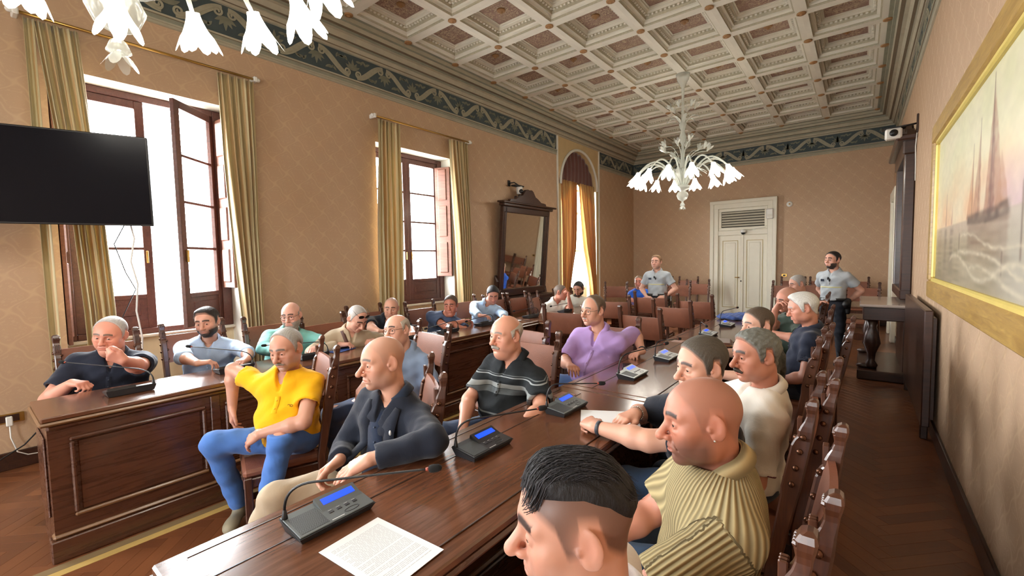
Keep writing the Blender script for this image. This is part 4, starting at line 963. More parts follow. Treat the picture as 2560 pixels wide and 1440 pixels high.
# ------------------------------------------------------------------ right wall
def right_side():
    # door in the far right corner
    d = empty('door_2', (XR, 11.7, 0), 0, kind='structure')
    for s in (-1, 1): MB().box((-0.09, s * 0.62 - 0.12, 0), (0, s * 0.62 + 0.12, 2.95), 0.012).build('jamb', M_WPAINT, d)
    MB().box((-0.095, -0.745, 2.75), (0, 0.745, 2.955), 0.012).build('head', M_WPAINT, d); MB().box((-0.04, -0.5, 0), (-0.0, 0.5, 2.75), 0.004).build('leaf', M_WPAINT, d)
    # pier mirror
    m = empty('wall_mirror', (XR, 9.1, 1.05), 0, 'tall dark framed mirror on the right wall over the marble console', 'mirror')
    MB().box((-0.05, -0.72, 0.1), (-0.035, 0.72, 2.0), 0).build('glass', M_MIRROR, m)
    for s in (-1, 1): MB().box((-0.12, s * 0.80 - 0.09, 0.0), (0, s * 0.80 + 0.09, 2.1), 0.015).build('side_post', M_WOODD, m)
    MB().box((-0.128, -0.895, -0.004), (0, 0.895, 0.14), 0.015).build('bottom_rail', M_WOODD, m); MB().box((-0.14, -0.92, 2.0), (0, 0.92, 2.2), 0.02).build('top_rail', M_WOODD, m); MB().box((-0.22, -1.02, 2.18), (0, 1.02, 2.26), 0.02).build('cornice', M_WOODD, m)
    pts = [(-0.9, 0), (-0.8, 0.1), (-0.5, 0.12), (-0.3, 0.25), (0, 0.34), (0.3, 0.25), (0.5, 0.12), (0.8, 0.1), (0.9, 0)]
    MB().prism(pts, 0.08, TR((-0.02, 0, 2.26)) @ Matrix(((0, 0, -1, 0), (1, 0, 0, 0), (0, 1, 0, 0), (0, 0, 0, 1)))).build('crest', M_WOODD, m)
    # console
    c = empty('marble_console', (XR, 8.35, 0), 0, 'dark carved console with a grey marble top against the right wall', 'table')
    MB().box((-0.56, -0.75, 0.98), (-0.02, 0.75, 1.02), 0.012).build('marble_top', mat_plain('grey_marble', (168, 156, 148), 0.12, var=0.25, sc=5), c)
    MB().box((-0.52, -0.70, 0.80), (-0.03, 0.70, 0.98), 0.01).build('apron', M_WOODD, c); MB().box((-0.57, -0.78, 0.0), (-0.02, 0.78, 0.13), 0.012).build('base', M_WOODD, c)
    MB().box((-0.10, -0.66, 0.13), (-0.04, 0.66, 0.80)).build('back_board', M_WOODD, c)
    for y in (-0.60, 0.60):
        MB().lathe([(0.06, 0.13), (0.075, 0.18), (0.04, 0.24), (0.05, 0.34), (0.10, 0.48), (0.075, 0.62), (0.045, 0.70), (0.07, 0.80)], 14, TR((-0.42, y, 0))).build('leg', M_WOODD, c, True)
        MB().sphere((-0.48, y, 0.16), 0.07, 10, 6, (1.5, 0.8, 0.6)).build('claw_foot', M_WOODD, c, True)
    # folded board
    b = empty('folded_table', (XR - 0.02, 6.35, 0), 0, 'folded dark wooden table standing flat against the right wall below the painting', 'table')
    MB().box((-0.09, -1.05, 0.14), (-0.03, 1.05, 1.19), 0.008).build('top_board', M_WOODD, b); MB().box((-0.03, -1.0, 0.2), (0.0, 1.0, 1.12), 0.004).build('frame', M_WOODD, b)
    for y in (-0.92, 0.92): MB().box((-0.085, y - 0.03, 0.0), (-0.03, y + 0.03, 0.16), 0.008).build('foot', M_WOODD, b)
    # security camera on a wall arm
    k = empty('security_camera', (XR, 8.05, 3.42), 0, 'white security camera on a thin arm projecting from the right wall', 'camera')
    MB().box((-0.02, -0.03, -0.12), (0, 0.03, 0.12), 0.006).build('wall_plate', M_WOODD, k); MB().tube([(-0.01, 0, 0), (-0.2, 0.05, -0.005), (-0.34, 0.08, -0.01)], 0.012).build('arm', M_BLACK, k, True); MB().box((-0.38, -0.02, -0.02), (-0.12, 0.16, -0.005), 0.004).build('plate', M_BLACK, k)
    MB().box((-0.34, -0.02, -0.16), (-0.16, 0.12, -0.02), 0.02).build('housing', M_WHITEP, k); MB().lathe([(0.045, 0), (0.045, 0.03)], 16, TR((-0.25, -0.02, -0.09), rx=R90)).build('lens', M_BLACK, k, True)
    MB().tube([(-0.01, 0.02, -0.1), (-0.02, 0.03, -0.3), (-0.015, 0.02, -0.5), (-0.012, 0.03, -0.75)], 0.006).build('cable', M_WHITEP, k, True)
right_side()

# ------------------------------------------------------------------ the painting
def painting():
    y0, y1, z0, z1 = 2.05, 5.72, 1.28, 2.86
    e = empty('framed_painting', (XR, (y0 + y1) / 2, z0), 0, 'large gilt framed seascape painting with sailing boats on the right wall', 'painting')
    H, L = z1 - z0, (y1 - y0) / 2; fw = 0.16
    M_FR = mat_wood('gilt_frame', (150, 112, 52), (206, 170, 92), 0.42, sc=(3, 3, 30), coat=0.1)
    M_FR2 = mat_plain('pale_gilt_frame', (222, 200, 110), 0.4, 0.2)
    for lo, hi in (((-L, 0), (L, fw)), ((-L, H - fw), (L, H)), ((-L, fw), (-L + fw, H - fw)), ((L - fw, fw), (L, H - fw))):
        MB().box((-0.07, lo[0], lo[1]), (0, hi[0], hi[1]), 0.014).build('frame_bar', M_FR, e)
    g = fw - 0.02
    for lo, hi in (((-L + g, g), (L - g, g + .05)), ((-L + g, H - g - .05), (L - g, H - g)), ((-L + g, g + .05), (-L + g + .05, H - g - .05)), ((L - g - .05, g + .05), (L - g, H - g - .05))):
        MB().box((-0.055, lo[0], lo[1]), (-0.02, hi[0], hi[1]), 0.01).build('inner_slip', M_FR2, e)
    # the picture itself: brush-like colour fields evaluated on a fine canvas grid
    nu, nw = 460, 190; Lc, Hc = 2 * (L - fw), H - 2 * fw
    U, Vv = np.meshgrid(np.linspace(0, Lc, nu), np.linspace(0, 1, nw)); r_ = np.random.default_rng(4)
    def vn(fu, fv):
        a = r_.random((int(fv) + 2, int(fu) + 2)); x = U / Lc * fu; y = Vv * fv; i = x.astype(int); j = y.astype(int); p = x - i; q = y - j; p = p * p * (3 - 2 * p); q = q * q * (3 - 2 * q)
        return a[j, i] * (1 - p) * (1 - q) + a[j, i + 1] * p * (1 - q) + a[j + 1, i] * (1 - p) * q + a[j + 1, i + 1] * p * q
    n1 = vn(14, 9) - 0.5; n2 = 0.6 * (vn(40, 30) - 0.5); n3 = 0.45 * (vn(60, 40) - 0.5); n4 = 0.5 * (vn(12, 60) - 0.5)
    C = np.zeros((nw, nu, 3)); c8 = lambda *c: np.array(lin(c))
    def over(m, col): m = np.clip(m, 0, 1)[..., None]; C[:] = C * (1 - m) + col * m
    ss = lambda x, a, b: np.clip((x - a) / (b - a), 0, 1) ** 2 * (3 - 2 * np.clip((x - a) / (b - a), 0, 1))
    hz = 0.37
    over(np.ones_like(U), c8(214, 212, 176)); over(1 - ss(Vv + 0.1 * n1, hz, 0.78), c8(224, 188, 152)); over((1 - ss(Vv + 0.1 * n1, hz, 0.62)) * ss(U, 1.6, 2.8), c8(198, 170, 182)); over(0.25 + n1, c8(222, 214, 186))
    sea = 1 - ss(Vv, hz - 0.012, hz + 0.006); over(sea, c8(168, 156, 132)); over(sea * (0.5 + 1.6 * n4) * ss(hz - Vv, 0.02, 0.2), c8(126, 116, 92)); over(sea * (1 - ss(hz - Vv, 0.0, 0.13)) * 0.6, c8(196, 176, 160)); over(sea * ss(U, 2.0, 2.8) * 0.5, c8(186, 184, 176))
    def tri(u0, u1, au, vb, va, col, k=0.85):
        f = np.clip((Vv - vb) / (va - vb), 0, 1); lo_ = u0 + (au - u0) * f ** 0.8 + 0.03 * n2; hi_ = u1 + (au - u1) * f ** 1.25 + 0.03 * n2
        over(k * ss(U, lo_ - 0.012, lo_ + 0.03) * (1 - ss(U, hi_ - 0.03, hi_ + 0.012)) * ss(Vv, vb - 0.02, vb) * (1 - ss(Vv, va - 0.01, va)) * (0.75 + 0.9 * n3 + 0.5 * n2), col)
    def refl(u0, u1, v1, col, k=0.6): over(k * ss(U, u0 - 0.05 + 0.1 * n4, u0 + 0.05) * (1 - ss(U, u1 - 0.05, u1 + 0.05 + 0.1 * n4)) * (1 - ss(Vv, hz - 0.03, hz)) * ss(Vv, v1 - 0.12, v1 + 0.05) * (0.7 + 1.2 * n4), col)
    refl(0.10, 0.34, 0.16, c8(120, 96, 84), 0.5); refl(0.50, 0.62, 0.10, c8(104, 88, 80)); refl(0.78, 0.92, 0.14, c8(104, 90, 84)); refl(1.5, 2.5, 0.22, c8(120, 92, 78), 0.75); over(0.5 * (1 - ss(Vv, 0.0, 0.22)) * (1 - ss(U, 0.3, 1.1)) * (0.8 + n1), c8(84, 72, 56))
    for u0, u1, au, va, col in ((0.52, 0.60, 0.57, 0.56, c8(176, 132, 116)), (0.80, 0.88, 0.85, 0.52, c8(168, 128, 116)), (1.42, 1.66, 1.60, 0.70, c8(186, 132, 98)), (1.60, 1.86, 1.79, 0.80, c8(160, 112, 92)), (1.92, 2.36, 2.10, 0.93, c8(156, 104, 84)), (2.02, 2.2, 2.1, 0.9, c8(124, 84, 80)), (2.2, 2.48, 2.3, 0.62, c8(176, 132, 104))): tri(u0, u1, au, hz + 0.01, va, col)
    for mu, va in ((0.57, 0.58), (1.6, 0.74), (1.79, 0.83), (2.10, 0.96)): over(0.7 * np.exp(-((U - mu) / 0.008) ** 2) * (1 - ss(Vv, va - 0.01, va)) * ss(Vv, hz, hz + 0.02), c8(104, 76, 70))
    hull = ss(U, 1.42, 1.5) * (1 - ss(U, 2.44, 2.56)) * ss(Vv, hz - 0.05 + 0.03 * np.abs(U - 2) , hz - 0.03 + 0.03 * np.abs(U - 2)) * (1 - ss(Vv, hz + 0.01 + 0.05 * np.clip(U - 2.2, 0, 1), hz + 0.035 + 0.05 * np.clip(U - 2.2, 0, 1))); over(hull * (0.8 + n2), c8(88, 72, 68)); over(hull * (n3 > 0.22), c8(196, 140, 96))
    for pu, v0, v1 in ((2.72, 0.16, 0.46), (2.4, 0.1, 0.22), (1.2, 0.2, 0.32)): over(0.75 * np.exp(-((U - pu) / 0.018) ** 2) * ss(Vv, v0, v0 + 0.02) * (1 - ss(Vv, v1 - 0.02, v1)), c8(104, 86, 78))
    for f_, w_, k_, u0 in ((lambda u: 0.30 - 0.06 * (u - 1.2) + 0.015 * np.sin(5 * u), 0.008, 0.7, 1.2), (lambda u: 0.24 - 0.075 * (u - 1.1) + 0.02 * np.sin(3.3 * u + 1), 0.010, 0.75, 1.1), (lambda u: 0.16 + 0.05 * np.cos(4 * (u - 1.1)) - 0.02 * u, 0.012, 0.7, 0.75), (lambda u: 0.13 - 0.05 * (u - 1.6) + 0.02 * np.sin(4 * u), 0.012, 0.6, 1.5)):
        over(k_ * np.exp(-((Vv - f_(U) + 0.02 * n2) / w_) ** 2) * ss(U, u0, u0 + 0.15) * (0.8 + n3), c8(206, 196, 172))
    C *= (1 + 0.18 * n3 + 0.12 * n2)[..., None]
    P3 = np.stack([np.full(U.shape, -0.03), L - fw - U, fw + Vv * Hc], -1).reshape(-1, 3); idx = np.arange(nu * nw).reshape(nw, nu)
    F_ = np.stack([idx[:-1, :-1], idx[:-1, 1:], idx[1:, 1:], idx[1:, :-1]], -1).reshape(-1, 4)
    t = NT('painted_canvas'); at = t.n('Attribute'); at.attribute_name = 'Col'; t.set(at.outputs['Color'], 0.35, 0, 0.4); t.bump(t.noise(t.coord('Object', (1, 1, 2)), 60, 3), 0.12, 0.003)
    mesh_np('canvas', P3, F_, t.m, e, True, np.clip(C.reshape(-1, 3), 0, 1)); MB().box((-0.028, -L + fw, fw), (-0.012, L - fw, H - fw)).build('stretcher_board', M_WOODD, e)
painting()
# ------------------------------------------------------------------ people
def nv(v): v = np.asarray(v, float); return v / max(np.linalg.norm(v), 1e-9)
def frame(yaw, pitch=0.0, roll=0.0):
    """rows: right, forward, up"""
    a, p, r = math.radians(yaw), math.radians(pitch), math.radians(roll)
    f = np.array([math.cos(a), math.sin(a), 0.0]); rt = np.array([math.sin(a), -math.cos(a), 0.0]); u = np.array([0, 0, 1.0])
    f, u = f * math.cos(p) - u * math.sin(p), u * math.cos(p) + f * math.sin(p)
    rt, u = rt * math.cos(r) - u * math.sin(r), u * math.cos(r) + rt * math.sin(r)
    return np.array([rt, f, u])
def make_skin():
    t = NT('skin'); at = t.n('Attribute'); at.attribute_name = 'Col'
    n = t.noise(t.coord('Object'), 55, 4); n2 = t.noise(t.coord('Object'), 9, 2)
    c = t.mix(t.math('MULTIPLY', n2, 0.2), at.outputs['Color'], t.mix(0.4, at.outputs['Color'], lin((190, 106, 86))))
    t.set(c, t.math('ADD', 0.38, t.math('MULTIPLY', n, 0.14)), 0, 0.42)
    t.b.inputs['Subsurface Weight'].default_value = 0.06; t.b.inputs['Subsurface Radius'].default_value = (0.01, 0.004, 0.002); t.b.inputs['Subsurface Scale'].default_value = 0.6
    t.bump(n, 0.12, 0.002); return t.m
M_SKIN = make_skin()
def make_vcol(name, rough, bump, bsc, stretch=(1, 1, 1), spec=0.3, sheen=0.0):
    t = NT(name); at = t.n('Attribute'); at.attribute_name = 'Col'; v = t.coord('Object', stretch); n = t.noise(v, bsc, 4, 0.6)
    t.set(t.mix(n, t.mix(0.35, at.outputs['Color'], (0, 0, 0)), at.outputs['Color']), rough, 0, spec); t.bump(n, bump, 0.004)
    if sheen: t.b.inputs['Sheen Weight'].default_value = sheen
    return t.m
M_HAIR = make_vcol('hair', 0.55, 0.6, 260, (1, 1, 0.3), 0.35)
M_EYE = make_vcol('eye', 0.12, 0.0, 10, spec=0.6)
CLOTH = {}
def cloth(rgb, kind='plain', rough=0.85):
    key = (rgb, kind)
    if key in CLOTH: return CLOTH[key]
    t = NT(f'{kind}_cloth'); c = lin(rgb); v = t.coord('Object'); big = t.noise(v, 7, 4, 0.6, 0.8); fine = t.noise(v, 420, 2)
    col = t.mix(big, tuple(x * 0.86 for x in c), tuple(min(1, x * 1.1) for x in c))
    h = t.math('ADD', t.math('MULTIPLY', big, 2.4), t.math('MULTIPLY', fine, 0.25))
    if kind == 'denim':
        col = t.mix(t.noise(v, 4, 3), tuple(x * 0.75 for x in c), tuple(min(1, x * 1.35 + 0.02) for x in c))
    if kind == 'camo':
        n = t.noise(v, 16, 3, 0.6, 1.0); col = t.ramp(n, [(0.35, lin((34, 36, 32))), (0.47, lin((62, 62, 52))), (0.55, lin((44, 46, 40))), (0.66, lin((88, 86, 76)))])
    if kind == 'oxford':
        w = t.noise(v, 300, 2); col = t.mix(w, tuple(x * 0.85 for x in c), tuple(min(1, x * 1.2 + .03) for x in c))
    t.set(col, rough, 0, 0.25); t.b.inputs['Sheen Weight'].default_value = 0.15
    t.bump(h, 0.22, 0.012); CLOTH[key] = t.m; return t.m
def cloth_bands(bands, base, axis=2):
    """knitted bands across the chest: bands [(z0,z1,rgb)] in object height"""
    t = NT('striped_cloth'); sp = t.n('SeparateXYZ'); tc = t.n('TexCoord'); t.lk(tc.outputs['Object'], sp.inputs[0]); z = sp.outputs[axis]; col = (*lin(base), 1)
    for z0, z1, c in bands:
        f = t.math('MULTIPLY', t.math('GREATER_THAN', z, z0), t.math('LESS_THAN', z, z1)); col = t.mix(f, col, lin(c))
    t.set(col, 0.85, 0, 0.2); t.bump(t.noise(tc.outputs['Object'], 7, 4, 0.6, 0.8), 0.4, 0.02); return t.m
def cloth_ribbed(rgb):
    t = NT('ribbed_knit'); v = t.n('TexCoord').outputs['UV']; at = t.n('Attribute'); at.attribute_name = 'Col'; sp = t.n('SeparateColor'); t.lk(at.outputs['Color'], sp.inputs[0])
    s = t.math('SINE', t.math('MULTIPLY', sp.outputs[0], 2 * math.pi)); c = lin(rgb); s1 = t.math('ADD', t.math('MULTIPLY', s, 0.5), 0.5)
    t.set(t.mix(s1, tuple(x * 0.55 for x in c), tuple(min(1, x * 1.12) for x in c)), 0.9, 0, 0.2); t.bump(s1, 0.9, 0.006); return t.m

HEADS = {}
def build_head(hs, neck_base, h):
    """head in its own frame (x right, y forward, z up, origin at eye level). returns grid, copies for hair"""
    w = hs.get('w', 1.0); fat = hs.get('fat', 0.0); nose = hs.get('nose', 1.0); brow = hs.get('brow', 1.0); chin = hs.get('chin', 1.0)
    nb = np.asarray(neck_base, float); lo = np.minimum([-0.11, -0.135, -0.15], nb - 0.075); hi = np.maximum([0.11, 0.145, 0.145], nb + 0.075)
    g = G(lo, hi, h)
    g.ell((0, -0.014, 0.030), (0.077 * w, 0.099, 0.088), 0.0)
    g.ell((0, 0.012, 0.028), (0.070 * w, 0.078, 0.070), 0.02)
    g.ell((0, 0.022, -0.038), (0.061 * w + 0.006 * fat, 0.066, 0.084), 0.03)
    g.cone((0, -0.035, -0.05), nb, 0.053 + 0.008 * fat, 0.057 + 0.010 * fat, 0.03)
    for s in (-1, 1):
        g.ell((s * (0.047 + 0.006 * fat) * w, 0.012, -0.066), (0.022, 0.036, 0.03), 0.03)       # jaw angle
        g.ell((s * 0.044 * w, 0.052, -0.022), (0.026, 0.026, 0.024), 0.022)                      # cheekbone
        g.ell((s * 0.034, 0.058, -0.055), (0.022, 0.022, 0.026), 0.025)                          # cheek
    g.ell((0, 0.068, -0.098), (0.026, 0.022 * chin, 0.02), 0.024)
    if fat > 0: g.ell((0, 0.03, -0.115), (0.045, 0.05, 0.03 + 0.012 * fat), 0.03)
    base = g.D.copy()
    for s in (-1, 1): g.cone((s * 0.012, 0.083, 0.024), (s * 0.047 * w, 0.066, 0.024), 0.012 * brow, 0.010 * brow, 0.016)
    for s in (-1, 1): g.ell((s * 0.032, 0.098, 0.0), (0.019, 0.024, 0.0145), 0.014, mode='s')
    n = nose
    g.cone((0, 0.084, 0.012), (0, 0.084 + 0.026 * n, -0.028), 0.0085, 0.0118, 0.012)
    g.ell((0, 0.084 + 0.027 * n, -0.033), (0.0125, 0.012, 0.011), 0.010)
    for s in (-1, 1): g.ell((s * 0.0135, 0.090 + 0.006 * n, -0.037), (0.008, 0.012, 0.0085), 0.007)
    for s in (-1, 1): g.ell((s * 0.0075, 0.099, -0.046), (0.004, 0.006, 0.004), 0.004, mode='s')
    # mouth
    g.ell((0, 0.083, -0.066), (0.030, 0.014, 0.022), 0.014)
    g.cone((-0.021, 0.088, -0.063), (0.021, 0.088, -0.063), 0.0055, 0.0055, 0.006); g.ell((0, 0.0935, -0.0625), (0.016, 0.006, 0.005), 0.006)
    g.ell((0, 0.0925, -0.0735), (0.019, 0.0075, 0.006), 0.006)
    g.cone((-0.024, 0.0955, -0.068), (0.024, 0.0955, -0.068), 0.0022, 0.0022, 0.004, mode='s')
    g.ell((0, 0.094, -0.0845), (0.02, 0.008, 0.006), 0.008, mode='s')
    if hs.get('lines', 0):
        for s in (-1, 1): g.cone((s * 0.022, 0.093, -0.036), (s * 0.034, 0.080, -0.068), 0.0025, 0.002, 0.006, mode='s')
        for s in (-1, 1): g.ell((s * 0.032, 0.082, -0.0165), (0.014, 0.007, 0.005), 0.008)
    # eyelids with an opening
    op = hs.get('open', 0.85) * 0.9
    for s in (-1, 1):
        c = np.array((s * 0.032, 0.0745, 0.001)); g.ell(c, (0.0150, 0.0140, 0.0135), 0.005)
        if op > 0.05: g.ell(c + (0, 0.013, -0.0005), (0.0115, 0.008, 0.0046 * op), 0.003, mode='s')
    # ears
    er = hs.get('ear', 1.0)
    for s in (-1, 1):
        ex = 0.0745 * w; tilt = 0.35
        R = np.array([[math.cos(tilt), s * math.sin(tilt) * -1 * s, 0], [math.sin(tilt) * 1, math.cos(tilt), 0], [0, 0, 1.0]])
        ca, sa = math.cos(0.45), math.sin(0.45) * s; R = np.array([[ca, sa, 0], [-sa, ca, 0], [0, 0, 1]])
        g.ell((s * (ex + 0.006), -0.016, -0.004), (0.0065, 0.0195 * er, 0.031 * er), 0.006, R)
        g.ell((s * (ex + 0.002), -0.010, -0.026), (0.007, 0.010, 0.012), 0.006)
        g.ell((s * (ex + 0.0145), -0.012, 0.002), (0.006, 0.0115, 0.0195), 0.004, R, mode='s')
        g.ell((s * (ex + 0.003), 0.003, -0.008), (0.006, 0.006, 0.008), 0.005)
    return g, base
HAIRLINES = {   # (y, z) lower edge of the hair on the side of the head, front to back
    'full':  [(0.10, 0.096), (0.068, 0.088), (0.054, 0.062), (0.036, 0.036), (0.021, -0.026), (0.004, -0.030), (-0.004, 0.034), (-0.036, 0.030), (-0.048, -0.030), (-0.075, -0.070), (-0.13, -0.085)],
    'recede':  [(0.10, 0.30), (0.052, 0.16), (0.038, 0.105), (0.030, 0.05), (0.017, -0.022), (0.004, -0.024), (-0.004, 0.034), (-0.036, 0.030), (-0.048, -0.030), (-0.075, -0.070), (-0.13, -0.080)],
    'ring':  [(0.10, 0.30), (0.05, 0.30), (0.034, 0.075), (0.026, 0.02), (0.016, -0.016), (0.004, -0.016), (-0.004, 0.034), (-0.036, 0.030), (-0.048, -0.030), (-0.075, -0.070), (-0.13, -0.080)],
}
def skin_colors(P, hs, skin):
    """vertex colours of the head in head space"""
    x, y, z = P[:, 0], P[:, 1], P[:, 2]; C = np.tile(np.array(skin, float), (len(P), 1)); ax = np.abs(x)
    def blend(m, c):
        m = np.clip(m, 0, 1)[:, None]; C[:] = C * (1 - m) + np.array(c) * m
    red = np.array(skin) * np.array([1.02, 0.80, 0.78])
    g = lambda cx, cy, cz, r: np.exp(-(((ax - cx) ** 2 + (y - cy) ** 2 + (z - cz) ** 2) / r ** 2))
    blend(0.6 * g(0.04, 0.07, -0.03, 0.028), red); blend(0.75 * g(0, 0.112, -0.032, 0.018), red); blend(0.5 * g(0.082, -0.012, 0, 0.03), red); blend(0.35 * g(0, 0.07, 0.08, 0.05), red)
    lip = ((y > 0.078) & (ax < 0.027)) * np.exp(-((z + 0.067) / 0.0085) ** 2) * np.clip(1.3 - (ax / 0.024) ** 2, 0, 1)
    blend(0.8 * lip, np.array(skin) * np.array([0.82, 0.52, 0.50]))
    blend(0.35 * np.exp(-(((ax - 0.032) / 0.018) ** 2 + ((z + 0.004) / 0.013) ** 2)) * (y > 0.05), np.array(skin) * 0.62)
    if hs.get('stub'):   # stubble
        col, st = hs['stub']
        m = np.clip((y + 0.012) / 0.03, 0, 1) * np.clip((-0.018 - z - 0.30 * np.clip(0.055 - ax, 0, 1)) / 0.040, 0, 1) * np.clip((z + 0.150) / 0.03, 0, 1)
        m *= 1 - np.exp(-((ax / 0.024) ** 2 + ((z + 0.068) / 0.008) ** 2)) * 0.9
        blend(st * m, col)
    if hs.get('scalp'):  # cropped hair seen as tone on the scalp
        col, st, line = hs['scalp']; zl = hair_zl(line, y); m = np.clip((z - zl) / 0.02, 0, 1)
        m *= 1 - np.exp(-(((ax - 0.08) / 0.012) ** 2 + ((y + 0.012) / 0.026) ** 2 + (z / 0.036) ** 2))
        blend(st * m, col)
    bc = hs.get('browc', (0.035, 0.026, 0.02)); bm = ((y > 0.045)) * np.exp(-((z - 0.0275 - 0.006 * np.sin(np.clip(ax / 0.05, 0, 1) * 3.1)) / (0.0046 * hs.get('broww', 1.0))) ** 2) * (ax > 0.010) * (ax < 0.054)
    blend(np.clip(1.9 * bm, 0, 1), np.array(bc) * 0.6)
    return C
def hair_zl(line, y):
    pts = HAIRLINES[line] if isinstance(line, str) else line
    ys = [p[0] for p in pts][::-1]; zs = [p[1] for p in pts][::-1]; return np.interp(y, ys, zs)
def hand_prims(g, wrist, d, n, s, curl=0.35, spread=0.06, sc=1.0, point=False, thumb=0.5, k=0.006):
    """hand from the wrist: d = finger direction, n = palm normal, s = towards the thumb"""
    W = np.asarray(wrist, float); d, n, s = map(nv, (d, n, s)); s = nv(s - d * (s @ d)); n = np.cross(d, s) if np.cross(d, s) @ n > 0 else np.cross(s, d)
    L = lambda a, b, c: W + sc * (a * d + b * s + c * n)
    for off, kx in ((0.030, 0.090), (0.010, 0.094), (-0.010, 0.090), (-0.029, 0.082)):
        g.cone(L(0.004, off * 0.55, 0.0), L(kx * 0.92, off, -0.002), 0.0165 * sc, 0.0125 * sc, 0.016)
    g.ell(L(0.048, 0.0, 0.003), (0.040 * sc, 0.036 * sc, 0.016 * sc), 0.014, np.array([d, s, n]))
    fl = [(0.030, 0.090, (0.043, 0.026, 0.021)), (0.010, 0.094, (0.048, 0.029, 0.022)), (-0.010, 0.090, (0.044, 0.027, 0.021)), (-0.029, 0.082, (0.034, 0.021, 0.019))]
    for i, (off, kx, segs) in enumerate(fl):
        p = L(kx * 0.95, off, -0.002); ang = 0.0; c = (curl[i] if isinstance(curl, (list, tuple)) else curl) * (1 + 0.08 * i); sd = (1.5 - i) * spread; r = 0.0098 * sc * (0.88 if i == 3 else 1)
        for q, sl in enumerate(segs):
            ang += c * (1.15, 1.35, 0.8)[q]; dirn = math.cos(ang) * (d * math.cos(sd) + s * math.sin(sd)) + math.sin(ang) * n
            e = p + dirn * sl * sc; g.cone(p, e, r, r * 0.9, k if q else 0.010); p = e; r *= 0.9
    p = L(0.020, 0.026, 0.004); q1 = p + sc * 0.040 * nv(d * 0.75 + s * 0.62 + n * 0.35 * thumb); g.cone(p, q1, 0.0165 * sc, 0.0125 * sc, 0.014)
    q2 = q1 + sc * 0.034 * nv(d * 0.95 + s * (0.25 - 0.4 * thumb) + n * 0.45 * thumb); g.cone(q1, q2, 0.0115 * sc, 0.0105 * sc, 0.006); q3 = q2 + sc * 0.026 * nv(d + s * (0.05 - 0.5 * thumb) + n * 0.4 * thumb); g.cone(q2, q3, 0.0105 * sc, 0.008 * sc, 0.005)
def ik(S, W, pole, L1, L2):
    v = W - S; D = np.linalg.norm(v)
    if D > (L1 + L2) * 0.985: W = S + v / D * (L1 + L2) * 0.985; v = W - S; D = np.linalg.norm(v)
    a = (L1 ** 2 - L2 ** 2 + D ** 2) / (2 * D); hh = math.sqrt(max(L1 ** 2 - a * a, 0)); u = v / D; p = nv(np.asarray(pole, float) - u * (np.asarray(pole, float) @ u))
    return S + u * a + p * hh, W
GP = 'people in the council hall'
